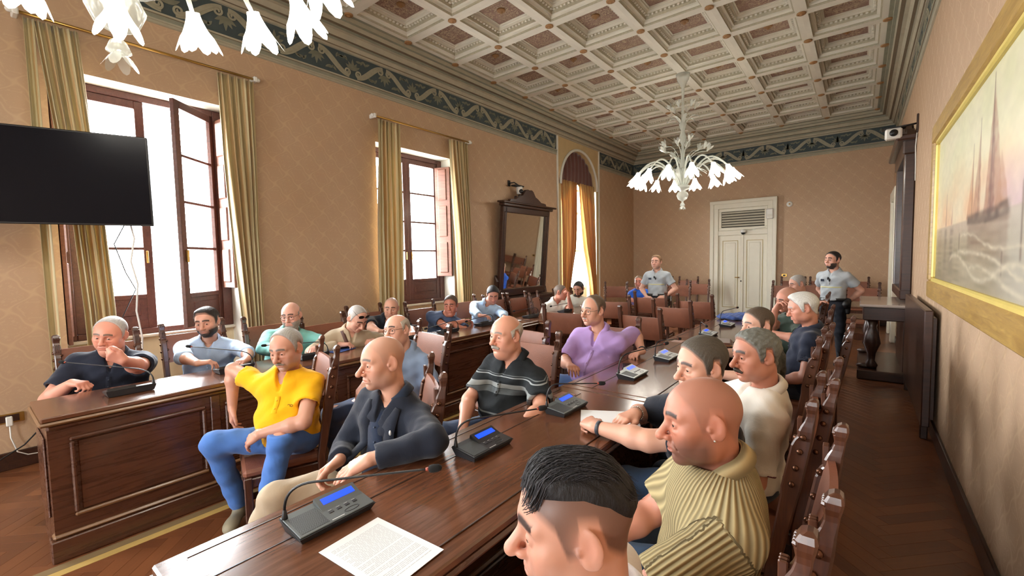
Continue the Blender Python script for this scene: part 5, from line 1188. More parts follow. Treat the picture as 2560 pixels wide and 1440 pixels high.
def person(label, pelvis, neck, head, hy, hp=0.0, hr=0.0, ty=None, legs=None, arms=None, skin=(205, 150, 122), hs=None, hair=None, beard=None, must=None,
           top=None, bottom=((52, 74, 110), 'denim'), shoes=(50, 46, 44), bulk=1.0, belly=0.0, detail=1.0, glasses=None, stand=False, wd=1.0, extra=None, hl=1.05):
    """pelvis/neck/head: world points (hip centre, base of neck, head centre at eye level); hy head yaw, ty torso yaw (degrees)"""
    hs = hs or {}; arms = arms or {}; top = top or {}
    O = np.array([pelvis[0], pelvis[1], 0.0]); root = empty('person', tuple(O), 0, label, 'person')
    P, N, H = np.array(pelvis, float), np.array(neck, float) + (0, 0, 0.022), np.array(head, float); ty = hy if ty is None else ty
    up = nv(N - P); fT = frame(ty)[1]; fT = nv(fT - up * (fT @ up)); rT = np.cross(fT, up); TF = np.array([rT, fT, up]); SL = np.linalg.norm(N - P)
    C = P + up * SL * 0.70; B = P + up * SL * 0.36; sk = lin(skin); HF = frame(hy, hp, hr)
    sw = 0.166 * wd * (0.94 + 0.06 * bulk); Sh = {s: N - up * 0.068 + rT * sw * (1 if s == 'R' else -1) + (np.array(arms.get(s, {}).get('sh', (0, 0, 0)))) for s in 'LR'}
    Lu, Lf = 0.298, 0.262
    E_, W_ = {}, {}
    for s in 'LR':
        a = arms.setdefault(s, {}); sg = 1 if s == 'R' else -1
        w = np.array(a['w'], float) if 'w' in a else Sh[s] - up * 0.40 + fT * 0.22 + rT * sg * 0.02
        pole = a.get('pole', tuple(-fT * 0.6 + rT * sg * 0.7 - up * 0.5)); E_[s], W_[s] = ik(Sh[s], w, pole, Lu, Lf)
    Hip = {s: P + rT * 0.088 * (1 if s == 'R' else -1) for s in 'LR'}
    K, A, T_ = {}, {}, {}
    for s in 'LR':
        sg = 1 if s == 'R' else -1; lg = (legs or {}).get(s)
        fh = frame(ty)[1]; rh = frame(ty)[0]
        if lg: K[s], A[s], T_[s] = [np.array(q, float) for q in lg]
        elif stand: K[s] = Hip[s] - np.array([0, 0, 0.42]) + fh * 0.02 + rh * sg * 0.02; A[s] = np.array([K[s][0], K[s][1], 0.09]) - fh * 0.02 + rh * sg * 0.02; T_[s] = A[s] + fh * 0.17 + rh * sg * 0.03
        else: K[s] = Hip[s] + fh * 0.42 + rh * sg * 0.07 - np.array([0, 0, 0.0]); A[s] = np.array([K[s][0], K[s][1], 0.09]) + fh * 0.02; T_[s] = A[s] + fh * 0.17 + rh * sg * 0.02
        T_[s][2] = 0.045 if lg is None or len(lg) == 3 and T_[s][2] < 0.2 else T_[s][2]
    # ---- body skin: head (fine) + arms (fine) + trunk and legs (coarse), one mesh
    hh = {1.0: 0.0036, 2.0: 0.0027, 0.5: 0.0050}[detail]; ah = {1.0: 0.0046, 2.0: 0.0040, 0.5: 0.0075}[detail]; chh = {1.0: 0.0095, 2.0: 0.0075, 0.5: 0.013}[detail]
    nbl = HF @ ((N - up * 0.02) - H) / hl
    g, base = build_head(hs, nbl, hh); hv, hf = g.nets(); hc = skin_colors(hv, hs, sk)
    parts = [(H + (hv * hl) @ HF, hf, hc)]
    for s in 'LR':
        a = arms[s]; sg = 1 if s == 'R' else -1
        if a.get('skip'): continue
        fd = nv(W_[s] - E_[s]); d = nv(a.get('d', fd)); n = a.get('n', (0, 0, -1)); th = a.get('s'); 
        n = nv(np.asarray(n, float) - d * (np.asarray(n, float) @ d)); th = np.cross(n, d) * (-sg) if th is None else th
        pts = np.array([Sh[s], E_[s], W_[s], W_[s] + d * 0.2]); ga = G(pts.min(0) - 0.085, pts.max(0) + 0.085, ah)
        ab = bulk * a.get('th', 1.0)
        ga.cone(Sh[s], E_[s], 0.050 * ab, 0.041 * ab, 0.02); mid = E_[s] + (W_[s] - E_[s]) * 0.28; ga.cone(E_[s], mid, 0.040 * ab, 0.043 * ab, 0.02); ga.cone(mid, W_[s] + d * 0.004, 0.042 * ab, 0.0265 * (0.5 + 0.5 * ab), 0.02)
        hand_prims(ga, W_[s], d, n, th, a.get('curl', 0.35), a.get('spread', 0.06), a.get('hs', 1.0), thumb=a.get('thumb', 0.5))
        v, f = ga.nets(); cc = np.tile(np.array(sk), (len(v), 1)); dk = np.exp(-(np.linalg.norm(v - (W_[s] + d * 0.1), axis=1) / 0.06) ** 2)[:, None]; cc = cc * (1 - 0.12 * dk * np.array([0.3, 1, 1])); parts.append((v, f, cc))
    allp = np.array([P, N, C, Hip['L'], Hip['R'], K['L'], K['R'], A['L'], A['R'], Sh['L'], Sh['R']]); gb = G(allp.min(0) - 0.2, allp.max(0) + 0.2, 0.016)
    def trunk(gr, inf, legs_=True, k=0.05):
        gr.ell(C + fT * 0.005, (0.158 * wd * bulk + inf, 0.108 * bulk + inf, 0.19 + inf), 0.0, TF); gr.ell(B + fT * (0.012 + belly * 0.6), (0.148 * wd * bulk + belly * 0.5 + inf, 0.112 * bulk + belly + inf, 0.15 + inf), k, TF)
        gr.ell(P + up * 0.03, (0.165 * wd * bulk + inf, 0.12 * bulk + belly * 0.3 + inf, 0.11 + inf), k, TF)
        for s in 'LR': gr.cone(N - up * 0.030 - fT * 0.012, Sh[s] - up * 0.004, 0.044 + inf, 0.046 * bulk + inf * 0.9, 0.05); gr.ell(C + up * 0.03 + rT * (0.075 if s == 'R' else -0.075) + fT * 0.055, (0.075 + inf, 0.045 + inf, 0.06 + inf), 0.04, TF)
    trunk(gb, -0.016)
    for s in 'LR': gb.cone(Hip[s], K[s], 0.078, 0.055, 0.03); gb.cone(K[s], A[s], 0.05, 0.035, 0.02)
    v, f = gb.nets(); parts.append((v, f, np.tile(np.array(sk), (len(v), 1))))
    V, F, Cc, b = [], [], [], 0
    for v, f, c in parts: V.append(v - O); F.append(f + b); Cc.append(c); b += len(v)
    mesh_np('body', np.concatenate(V), np.concatenate(F), M_SKIN, root, True, np.concatenate(Cc))
    # ---- eyes
    gz = nv(np.array(hs.get('gaze', (0, 1, 0)), float))
    for s in (-1, 1):
        if hs.get('open', 1) <= 0.05: break
        m = MB().sphere((0, 0, 0), 0.0124, 18, 14); ev = np.array(m.v); ct = nv(np.array([gz[0] + 0.0 * s, gz[1], gz[2] - 0.06])); dt = (ev / 0.0124) @ ct
        col = np.where((dt > 0.955)[:, None], (0.008, 0.007, 0.006), np.where((dt > 0.80)[:, None], lin(hs.get('iris', (70, 46, 30))), (0.62, 0.56, 0.52)))
        c0 = np.array((s * 0.032, 0.0745, 0.001)); o = MB(); o.v = [tuple(H + ((c0 + q) * hl) @ HF - O) for q in ev]; o.f = m.f; o.mi = m.mi; ob = o.build('eye', M_EYE, root, True)
        at = ob.data.color_attributes.new('Col', 'FLOAT_COLOR', 'POINT'); c4 = np.ones((len(ev), 4), np.float32); c4[:, :3] = col; at.data.foreach_set('color', c4.ravel())
    # ---- hair, beard, moustache: shells over the head surface
    gx, gy, gzz = [g.ax[i].reshape([-1 if j == i else 1 for j in range(3)]) for i in range(3)]
    def shell(name, D, col, var=0.25, mat=M_HAIR, line=None):
        v, f = g.nets(D.astype(np.float32))
        if len(v) == 0: return
        wv = nrg.random(len(v)); cc = np.array(lin(col))[None] * (1 - var + 2 * var * wv[:, None])
        if line == 'beard':
            axv = np.abs(v[:, 0]); fe = np.clip((-0.034 - 0.30 * np.clip(0.056 - axv, 0, 1) - v[:, 2]) / 0.018, 0.12, 1) * np.clip((v[:, 1] + 0.002) / 0.02, 0.2, 1); cc = cc * fe[:, None] + np.array(sk)[None] * 0.75 * (1 - fe[:, None])
        elif line is not None and line != 'TOPCUT':
            fe = np.clip((v[:, 2] - hair_zl(line, v[:, 1]) - 0.001) / 0.013, 0.15, 1)[:, None]; cc = cc * fe + np.array(sk)[None] * 0.8 * (1 - fe)
        mesh_np(name, H + (v * hl) @ HF - O, f, mat, root, True, cc)
    if hair:
        line = hair.get('line', 'full'); zl = hair_zl(line, g.ax[1]).reshape(1, -1, 1); t = hair.get('t', 0.010); ed = (gzz - zl)
        if 'top' in hair: ed = np.minimum(ed, hair['top'] - gzz + 0 * gy + hair.get('topslope', 0.35) * (-gy))   # bald crown: hair only below
        te = t * np.clip(ed / 0.022, -1, 1) * np.clip((gzz + 0.045) / 0.07, 0.3, 1)
        if 'quiff' in hair: te = te + hair['quiff'] * np.exp(-((gy - 0.06) / 0.05) ** 2) * np.clip((gzz - 0.075) / 0.03, 0, 1)
        if 'vol' in hair: te = te + hair['vol'] * np.clip((gzz - 0.05) / 0.05, 0, 1)
        if 'curl' in hair: te = te + hair['curl'] * (np.sin(gx * 190 + 3 * np.sin(gzz * 70)) * np.sin(gy * 170 + 2 * np.sin(gx * 80)) + 0.5 * np.sin(gzz * 230 + gy * 90)) * np.clip(ed / 0.02, 0, 1)
        else: te = te + 0.0008 * np.sin(gx * 520 + 5 * np.sin(gy * 37 + gx * 20)) * np.clip(ed / 0.02, 0, 1)
        D = base - te; D = np.maximum(D, -ed - 0.006)
        shell('hair', D, hair['c'], hair.get('var', 0.12), line=line)
    if beard:
        ax = np.abs(gx); m = np.clip((gy + 0.006) / 0.02, -1, 1); lim = -0.034 - 0.30 * np.clip(0.056 - ax, 0, 1); ed = np.minimum(lim - gzz + 0 * gy, 0.03 * m + 0 * gzz)
        te = (beard.get('t', 0.006) * 0.8 + 0.0012) * np.clip(ed / 0.022, -1, 1) - 0.0012 - 0.012 * np.exp(-((ax / 0.026) ** 2 + ((gzz + 0.0685) / 0.0085) ** 2)) + 0.0012 * np.sin(gx * 500) * np.sin(gzz * 420 + gy * 300)
        D = np.maximum(base - te, -ed - 0.004); D = np.where((gzz + 0 * gx + 0.25 * (0.05 - gy) < -0.128), 1, D); shell('beard', D, beard['c'], 0.35, line='beard')
    if must:
        gm = G((-0.045, 0.05, -0.085), (0.045, 0.13, -0.03), hh)
        for s in (-1, 1): gm.cone((s * 0.004, 0.1005, -0.0535), (s * 0.026, 0.0875, -0.0605 - must.get('drop', 0.0)), 0.0062 * must.get('t', 1), 0.0042 * must.get('t', 1), 0.004)
        v, f = gm.nets(); mesh_np('moustache', H + (v * hl) @ HF - O, f, M_HAIR, root, True, np.array(lin(must['c']))[None] * (0.75 + 0.5 * nrg.random((len(v), 1))))
    if glasses:
        ge = empty('glasses', (0, 0, 0)); ge.parent = root; Lw = lambda q: tuple(H + (np.array(q) * hl) @ HF - O); gm = mat_plain('glasses_' + '_'.join(map(str, glasses)), glasses, 0.3)
        if hs.get('g_up'): zz, yy = hs['g_up']
        else: zz, yy = -0.003, 0.0
        for s in (-1, 1):
            ring = [Lw((s * 0.033 + 0.0235 * math.copysign(abs(math.cos(t)) ** 0.75, math.cos(t)), 0.098 + yy - 0.012 * abs(s * 0.033 + 0.023 * math.cos(t)) / 0.05, zz + 0.0175 * math.copysign(abs(math.sin(t)) ** 0.8, math.sin(t)))) for t in [2 * math.pi * k / 28 for k in range(28)]]
            MB().tube(ring + ring[:2], 0.0017, 6, False).build('rim', gm, ge, True)
            MB().tube([Lw((s * 0.056, 0.087 + yy, zz + 0.008)), Lw((s * 0.072, 0.06 + yy, zz + 0.010)), Lw((s * 0.079, -0.005 + yy, zz + 0.014))], 0.0017, 6).build('temple', gm, ge, True)
            if hs.get('g_up'):
                m = MB(); m.v = [Lw((s * 0.033 + 0.0235 * math.cos(t), 0.096 + yy - 0.012 * abs(s * 0.033 + 0.023 * math.cos(t)) / 0.05, zz + 0.0175 * math.sin(t))) for t in [2 * math.pi * k / 20 for k in range(20)]]; m.f = [tuple(range(20))]; m.mi = [0]; m.build('dark_lens', M_BLACK, ge)
        MB().tube([Lw((-0.0105, 0.097 + yy, zz + 0.004)), Lw((0, 0.101 + yy, zz + 0.007)), Lw((0.0105, 0.097 + yy, zz + 0.004))], 0.0015, 6).build('bridge', gm, ge, True)
    # ---- clothes
    kind = top.get('kind', 'polo'); tcol = top.get('c', (40, 44, 60)); tm = top.get('mat') or cloth(tcol, top.get('weave', 'plain')); inf = top.get('inf', 0.013)
    slv = top.get('sleeve', 'short'); gs_lo = np.minimum.reduce([P - 0.30, N - 0.27, *[E_[s] - 0.1 for s in 'LR'], *[W_[s] - 0.06 for s in 'LR']]); gs_hi = np.maximum.reduce([P + 0.30, N + 0.2, *[E_[s] + 0.1 for s in 'LR'], *[W_[s] + 0.06 for s in 'LR']])
    gs = G(gs_lo, gs_hi, chh); trunk(gs, inf)
    for s in 'LR':
        a = arms[s]; ab = bulk * a.get('th', 1.0)
        if slv == 'long' or slv == 'rolled':
            gs.cone(Sh[s], E_[s], 0.052 * ab + inf, 0.045 * ab + inf, 0.035); e2 = E_[s] + (W_[s] - E_[s]) * (0.92 if slv == 'long' else 0.18); dd = nv(W_[s] - E_[s])
            gs.cone(E_[s], e2, 0.045 * ab + inf, 0.036 * ab + inf * 0.9, 0.02, cut=(e2 - dd * 0.003, dd))
        else:
            fr = a.get('cut', top.get('cut', 0.62)); e2 = Sh[s] + (E_[s] - Sh[s]) * fr; dd = nv(E_[s] - Sh[s]); gs.cone(Sh[s], e2, 0.050 * ab + inf, 0.048 * ab + inf + 0.010, 0.045, cut=(e2, dd))
            gs.cone(e2 - dd * 0.012, e2 + dd * 0.05, 0.046 * ab + 0.006, 0.046 * ab + 0.006, 0.0, 's')
    r0 = rng.uniform(0, 6); am = top.get('fold', 0.0022)
    gs.folds([(nv(rT * 0.7 + up * 0.9), 0.085, am, r0), (nv(-rT * 0.8 + up * 0.8 + fT * 0.5), 0.12, am, r0 + 1), (nv(up + fT * 0.3), 0.16, am * 0.8, r0 + 2), (nv(rT + fT), 0.10, am * 0.6, r0 + 3), (nv(up * 0.5 - fT + rT * 0.4), 0.06, am * 0.5, r0 + 4)])
    if not top.get('tucked', stand) : gs.half(P - up * 0.055, -up)
    else: gs.half(P + up * 0.07, -up)
    nd = nv((H + np.array(HF[2]) * -0.08 - HF[1] * 0.03) - N); gs.cone(N - nd * 0.02, N + nd * 0.2, 0.066 + 0.008 * hs.get('fat', 0), 0.078 + 0.01 * hs.get('fat', 0), 0.012, 's')
    vd = top.get('vneck', 0.05 if kind in ('polo', 'shirt') else 0.0)
    if vd: 
        gs.cone(N + fT * 0.075 + up * 0.03, N + fT * 0.125 - up * (vd + 0.02), 0.036, 0.010, 0.006, 's')
    v, f = gs.nets()
    ccol = None
    if kind == 'ribbed':
        dT = (v - N); ccol = np.zeros((len(v), 3)); ccol[:, 0] = np.arctan2(dT @ rT, dT @ fT + 0.02) * 0.15 / 0.0145
        for s in 'LR':
            ad = nv(E_[s] - Sh[s]); q = v - Sh[s]; t = q @ ad; rad = np.linalg.norm(q - t[:, None] * ad, axis=1); m = (t > 0.01) & (rad < 0.105) & ((q @ rT) * (1 if s == 'R' else -1) > 0.005 + 0.3 * np.maximum(0, 0.06 - t))
            b1 = nv(np.cross(ad, up)); b2 = np.cross(ad, b1); ccol[m, 0] = np.arctan2(q[m] @ b1, q[m] @ b2) * 0.075 / 0.0145
        ccol[:, 1] = ccol[:, 0]; ccol[:, 2] = ccol[:, 0]
    sh = mesh_np('shirt' if kind not in ('jacket',) else 'jacket', v - O, f, tm, root, True, ccol)
    if kind in ('polo', 'shirt', 'jacket', 'ribbed'):
        # folded collar
        cm = top.get('cmat') or (tm if kind != 'ribbed' else cloth(tcol)); rows = []; n = 26; op = top.get('open', 0.42); side = nv(np.cross(nd, fT)); fr_ = nv(np.cross(side, nd)) * (1 if np.cross(side, nd) @ fT > 0 else -1); big = 1.0 + 0.10 * hs.get('fat', 0)
        prof = [(0.062, -0.005), (0.062, 0.030), (0.0640, 0.050), (0.069, 0.055), (0.079, 0.042), (0.093, 0.016)]
        for q, (r, zc) in enumerate(prof):
            row = []
            for i in range(n + 1):
                t = op + (2 * math.pi - 2 * op) * i / n; fro = max(0, math.cos(t)); back = max(0, -math.cos(t))
                zz = zc - 0.042 * fro ** 1.3 + 0.010 * back - (0.026 * fro ** 3 if q >= 4 else 0); rr = r * big * (1 + 0.14 * fro)
                row.append(N - up * 0.0 + fr_ * (math.cos(t) * rr - 0.004) + np.cross(nd, fr_) * math.sin(t) * rr * 1.06 + nd * zz - O)
            rows.append(row)
        m = MB(); m.grid(rows); o = m.build('collar', tm if kind == 'ribbed' else cm, root, True)
        if kind == 'ribbed':
            at = o.data.color_attributes.new('Col', 'FLOAT_COLOR', 'POINT'); c4 = np.ones((len(o.data.vertices), 4), np.float32); c4[:, :3] = (np.arange(len(o.data.vertices)) // (n + 1) * 0.55)[:, None]; at.data.foreach_set('color', c4.ravel())
        md = o.modifiers.new('thick', 'SOLIDIFY'); md.thickness = 0.004; md.offset = 0
    if kind in ('polo', 'shirt') and detail >= 1:
        # placket and buttons down the front of the shirt
        from mathutils.bvhtree import BVHTree
        bv = BVHTree.FromObject(sh, bpy.context.evaluated_depsgraph_get()) if False else BVHTree.FromPolygons([tuple(q) for q in (v - O)], [tuple(q) for q in f])
        def hit(t_):
            o0 = N - up * t_ + fT * 0.5 - O; h_ = bv.ray_cast(Vector(o0), Vector(-fT)); return np.array(h_[0]) if h_[0] is not None else None
        ts = np.linspace(vd + 0.055, 0.20 if kind == 'polo' else SL * 0.92, 5 if kind == 'polo' else 16); pp = [q for q in (hit(t_) for t_ in ts) if q is not None]
        if len(pp) > 3:
            m = MB(); m.grid([[q - rT * 0.016 + fT * 0.0005, q - rT * 0.015 + fT * 0.003, q + rT * 0.015 + fT * 0.003, q + rT * 0.016 + fT * 0.0005] for q in pp]); m.build('placket', tm, root, True)
            bm_ = mat_plain('button_' + str(tcol), tuple(min(255, int(c * 0.8 + 40)) for c in tcol), 0.4)
            for q in pp[1::(2 if kind == 'polo' else 3)]: MB().sphere(tuple(q + fT * 0.004), 0.0055, 8, 5).build('button', bm_, root, True)
    # trousers
    bc, bw = bottom; bm_ = cloth(bc, bw); lo = np.minimum.reduce([P - 0.28, *[K[s] - 0.13 for s in 'LR'], *[A[s] - 0.1 for s in 'LR']]); hi = np.maximum.reduce([P + 0.28, *[K[s] + 0.13 for s in 'LR'], *[A[s] + 0.1 for s in 'LR']])
    gt = G(lo, hi, chh * 1.15); gt.ell(P + up * 0.01, (0.158 * wd * bulk, 0.114 * bulk + belly * 0.2, 0.115), 0.0, TF)
    for s in 'LR':
        gt.cone(Hip[s], K[s], 0.094 * (0.6 + 0.4 * bulk), 0.071, 0.05); an = A[s] + np.array([0, 0, 0.0]); gt.cone(K[s], an, 0.069, 0.056, 0.03, cut=(an, nv(an - K[s])))
    gt.folds([(nv(up + rT * 0.4), 0.09, 0.002, r0 + 1), (nv(fT + up * 0.6), 0.15, 0.0025, r0 + 2), (nv(rT - up * 0.8), 0.06, 0.0015, r0)])
    gt.half(P + np.array([0, 0, 0.13]), (0, 0, 1))
    v, f = gt.nets(); mesh_np('trousers', v - O, f, bm_, root, True)
    if stand:
        rr = [(P + up * 0.085 + rT * 0.176 * wd * bulk * math.cos(t) + fT * (0.128 * bulk) * math.sin(t) - O) for t in [2 * math.pi * k / 28 for k in range(29)]]
        m = MB(); m.grid([[q - up * 0.022 for q in rr], [q + up * 0.022 for q in rr]]); o = m.build('belt', mat_plain('black_belt', (26, 24, 24), 0.5), root, True); o.modifiers.new('thick', 'SOLIDIFY').thickness = 0.006
    for s in 'LR':
        gq = G(np.minimum(A[s], T_[s]) - 0.13, np.maximum(A[s], T_[s]) + 0.13, 0.009); ft = nv(T_[s] - A[s]); dn = np.array([0, 0, -1.0]); dn = nv(dn - ft * (dn @ ft)) if abs(ft[2]) < 0.9 else fT
        hz = A[s] + dn * 0.045; gq.cone(hz - ft * 0.035, T_[s] + dn * 0.0, 0.040, 0.036, 0.02); gq.cone(A[s], hz, 0.040, 0.042, 0.03); gq.ell(T_[s] - ft * 0.02, (0.06, 0.046, 0.032), 0.02, np.array([ft, np.cross(dn, ft), dn]))
        gq.half(hz + dn * 0.042, dn); v, f = gq.nets(); mesh_np('shoe', v - O, f, mat_plain('shoe_' + '_'.join(map(str, shoes)), shoes, 0.6, var=0.2), root, True)
    I = dict(root=root, O=O, P=P, N=N, H=H, HF=HF, TF=TF, Sh=Sh, E=E_, W=W_, K=K, A=A, up=up, fT=fT, rT=rT, hl=hl, nd=nd)
    return I
# ------------------------------------------------------------------ the cast
HAIRLINES['UNDERCUT'] = [(0.10, 0.075), (0.078, 0.070), (0.060, 0.046), (0.035, 0.022), (0.022, -0.030), (0.004, -0.030), (-0.004, 0.034), (-0.036, 0.030), (-0.048, -0.030), (-0.075, -0.060), (-0.13, -0.075)]
HAIRLINES['TOPCUT'] = [(0.10, 0.082), (0.070, 0.078), (0.030, 0.078), (-0.02, 0.072), (-0.06, 0.052), (-0.10, 0.010), (-0.13, 0.0)]
M_STRIPE = cloth_bands([(0.965, 0.971, (150, 156, 158)), (0.978, 0.982, (110, 116, 118)), (0.898, 0.926, (142, 146, 146)), (0.862, 0.895, (92, 98, 102)), (0.745, 0.756, (120, 126, 128))], (34, 38, 42))
PE = []
PE.append(person('stocky grey-haired man in a navy polo resting his chin on his hand', (-4.736, 0.739, 0.56), (-4.556, 0.739, 1.005), (-4.466, 0.719, 1.2), -37.1, hp=12, hr=-8, skin=(217, 155, 133), hs={'fat': 1.0, 'open': 0.75, 'lines': 1, 'w': 1.05, 'gaze': (-0.45, 1, 0), 'browc': (0.2, 0.16, 0.13)}, hair={'c': (196, 192, 188), 'line': 'recede', 't': 0.006}, top={'kind': 'polo', 'c': (30, 36, 52), 'cut': 0.72}, bulk=1.22, wd=1.15, belly=0.06, hl=1.1, arms={'R': {'w': (-4.313, 0.473, 0.905), 'pole': (-1, -0.45, -0.6), 'd': (0.75, 0.5, -0.05), 'n': (0, 0, -1), 'curl': 0.75, 'th': 1.05}, 'L': {'w': (-3.919, 0.663, 1.082), 'pole': (1, 0.2, -0.85), 'd': (-0.1, -0.75, 0.5), 'n': (-0.8, 0.0, 0.6), 'curl': 0.85, 'thumb': 0.2, 'th': 1.08}}, ty=-17.1))
chair(-4.736, 0.739, 0, 'leather chair behind the man resting his chin on his hand')
PE.append(person('dark-bearded young man in a light blue shirt with rolled sleeves leaning on the bench', (-4.827, 1.447, 0.56), (-4.647, 1.417, 1.0), (-4.567, 1.387, 1.21), -40.9, hp=10, hr=4, skin=(208, 160, 138), hs={'gaze': (-0.35, 1, 0), 'browc': (0.02, 0.015, 0.012), 'broww': 1.2, 'stub': ((0.05, 0.038, 0.03), 0.85)}, hair={'c': (44, 38, 36), 'line': 'full', 't': 0.01, 'quiff': 0.014}, beard={'c': (56, 44, 38), 't': 0.002}, top={'kind': 'shirt', 'c': (176, 200, 232), 'sleeve': 'rolled', 'weave': 'oxford'}, bulk=1.08, wd=1.14, arms={'R': {'w': (-4.015, 1.165, 0.905), 'pole': (0.1, -1, -0.1), 'd': (0.4, 0.9, 0), 'n': (0, 0, -1), 'curl': 0.45}, 'L': {'w': (-4.025, 1.506, 0.915), 'pole': (0.1, 1, -0.1), 'd': (0.5, -0.85, -0.1), 'n': (0, 0, -1), 'curl': 0.4}}, ty=-21.9))
chair(-4.827, 1.447, 0, 'leather chair of the dark-bearded man in light blue')
PE.append(person('bald bearded man with glasses in a teal shirt writing at the bench', (-4.686, 2.102, 0.56), (-4.526, 2.092, 1.0), (-4.446, 2.072, 1.2), -47.0, hp=10, hr=3, skin=(213, 165, 146), hs={'fat': 0.5, 'lines': 1, 'gaze': (-0.3, 1, 0)}, hair={'c': (160, 150, 142), 'line': 'ring', 't': 0.004, 'top': 0.04}, beard={'c': (170, 160, 150), 't': 0.003}, glasses=(70, 40, 34), top={'kind': 'shirt', 'c': (124, 188, 182), 'sleeve': 'long'}, bulk=1.15, wd=1.1, belly=0.03, arms={'R': {'w': (-4.121, 1.821, 0.91), 'pole': (-0.2, -1, -0.2), 'd': (0.8, 0.5, 0), 'n': (0, 0, -1), 'curl': 0.5}, 'L': {'w': (-4.055, 2.127, 0.91), 'pole': (-0.3, 1, -0.2), 'd': (0.5, -0.8, 0), 'n': (0, 0, -1), 'curl': 0.7}}, ty=-25.0))
chair(-4.686, 2.102, 0, 'leather chair of the bald man in teal')
PE.append(person('man in a beige shirt with a brown bag strap, head bowed, sunglasses on his head', (-4.207, 2.482, 0.56), (-4.087, 2.502, 0.99), (-3.967, 2.502, 1.15), 2.8, hp=38, hr=0, skin=(211, 163, 142), hs={'open': 0.0, 'lines': 1, 'g_up': (0.086, -0.012)}, hair={'c': (190, 184, 178), 'line': 'recede', 't': 0.004}, glasses=(30, 24, 22), top={'kind': 'shirt', 'c': (176, 160, 136), 'sleeve': 'long'}, bulk=1.1, arms={'R': {'w': (-4.011, 2.329, 0.905), 'pole': (-0.2, -1, -0.2), 'd': (0.6, 0.8, 0), 'n': (0, 0, -1), 'curl': 0.6}, 'L': {'w': (-4.012, 2.693, 0.905), 'pole': (-0.3, 1, -0.2), 'd': (0.6, -0.7, 0), 'n': (0, 0, -1), 'curl': 0.6}}, ty=-20.2))
chair(-4.207, 2.482, 5, 'leather chair of the man with the brown bag strap')
PE.append(person('bald man in a black polo beside the window curtain, arms on the bench', (-4.742, 3.31, 0.56), (-4.582, 3.31, 0.985), (-4.502, 3.31, 1.15), -44.3, hp=10, hr=-4, skin=(211, 163, 140), hs={'fat': 0.3, 'open': 0.6, 'lines': 1, 'scalp': ((0.35, 0.32, 0.3), 0.4, 'recede')}, hair={'c': (150, 146, 142), 'line': 'ring', 't': 0.003, 'top': 0.03}, top={'kind': 'polo', 'c': (32, 38, 48)}, bulk=1.1, wd=1.1, arms={'R': {'w': (-3.802, 2.716, 0.905), 'pole': (-0.2, -1, -0.2), 'd': (0.5, 0.9, 0), 'n': (0, 0, -1), 'curl': 0.5}, 'L': {'w': (-3.872, 3.164, 0.905), 'pole': (-0.3, 1, -0.2), 'd': (0.7, -0.6, 0), 'n': (0, 0, -1), 'curl': 0.6}}, ty=-36.3))
chair(-4.742, 3.310, 0, 'leather chair of the bald man in black by the curtain')
PE.append(person('sunburnt man in a blue tee leaning on his folded forearms', (-4.472, 4.015, 0.56), (-4.292, 4.015, 0.97), (-4.192, 4.015, 1.14), -57.8, hp=10, skin=(191, 128, 107), hs={'fat': 0.4, 'lines': 1, 'open': 0.6}, hair={'c': (84, 66, 54), 'line': 'full', 't': 0.006}, top={'kind': 'tee', 'c': (72, 88, 120)}, bulk=1.08, wd=1.08, arms={'R': {'w': (-4.065, 4.123, 0.92), 'pole': (-0.2, -1, -0.3), 'd': (0.2, 1, 0), 'n': (0, 0, -1), 'curl': 0.4}, 'L': {'w': (-4.066, 3.907, 0.91), 'pole': (-0.2, 1, -0.3), 'd': (0.2, -1, 0), 'n': (0, 0, -1), 'curl': 0.5}}, ty=-47.8))
chair(-4.472, 4.015, 0, 'leather chair of the man with folded forearms')
PE.append(person('dark-haired man in a light blue shirt reading with his head bowed', (-4.607, 5.017, 0.56), (-4.447, 5.017, 1.03), (-4.327, 5.017, 1.2), -43.2, hp=32, skin=(203, 148, 128), hs={'fat': 0.5, 'open': 0.0}, hair={'c': (38, 34, 36), 'line': 'full', 't': 0.011}, top={'kind': 'shirt', 'c': (176, 204, 236), 'sleeve': 'long', 'weave': 'oxford'}, bulk=1.08, wd=1.08, arms={'R': {'w': (-4.011, 4.415, 0.905), 'pole': (-0.2, -1, -0.2), 'd': (0.8, 0.5, 0), 'n': (0, 0, -1)}, 'L': {'w': (-3.872, 4.734, 0.905), 'pole': (-0.3, 1, -0.2), 'd': (0.8, -0.5, 0), 'n': (0, 0, -1)}}, ty=-45.2))
chair(-4.607, 5.017, 0, 'leather chair of the man reading with bowed head')
PE.append(person('man in a white shirt in profile with a hand at his mouth', (-4.041, 6.235, 0.56), (-3.986, 6.211, 0.975), (-3.886, 6.231, 1.16), 16.9, hp=8, skin=(198, 136, 114), hs={'scalp': ((0.25, 0.22, 0.2), 0.5, 'full'), 'nose': 1.1}, hair={'c': (120, 104, 92), 'line': 'full', 't': 0.004}, top={'kind': 'shirt', 'c': (228, 226, 216)}, detail=0.5, arms={'L': {'w': (-3.629, 6.057, 1.09), 'pole': (0.3, 0.3, -1), 'd': (-0.1, 0.0, 1), 'n': (-1, -0.4, 0), 'curl': 0.7}}, ty=-23.1))
chair(-4.041, 6.235, 20, 'leather chair of the man with his hand at his mouth')
PE.append(person('dark-haired man in a white tee leaning in front of the arched window', (-4.102, 7.115, 0.56), (-4.082, 7.058, 0.985), (-3.982, 6.998, 1.17), -85.4, hp=22, hr=6, skin=(190, 145, 125), hs={'open': 0.3}, hair={'c': (36, 32, 30), 'line': 'full', 't': 0.011}, beard={'c': (60, 50, 44), 't': 0.002}, top={'kind': 'tee', 'c': (214, 212, 200)}, detail=0.5, bulk=1.1, wd=1.1, ty=-70.4))
chair(-4.102, 7.115, -10, 'leather chair of the man in the white tee')
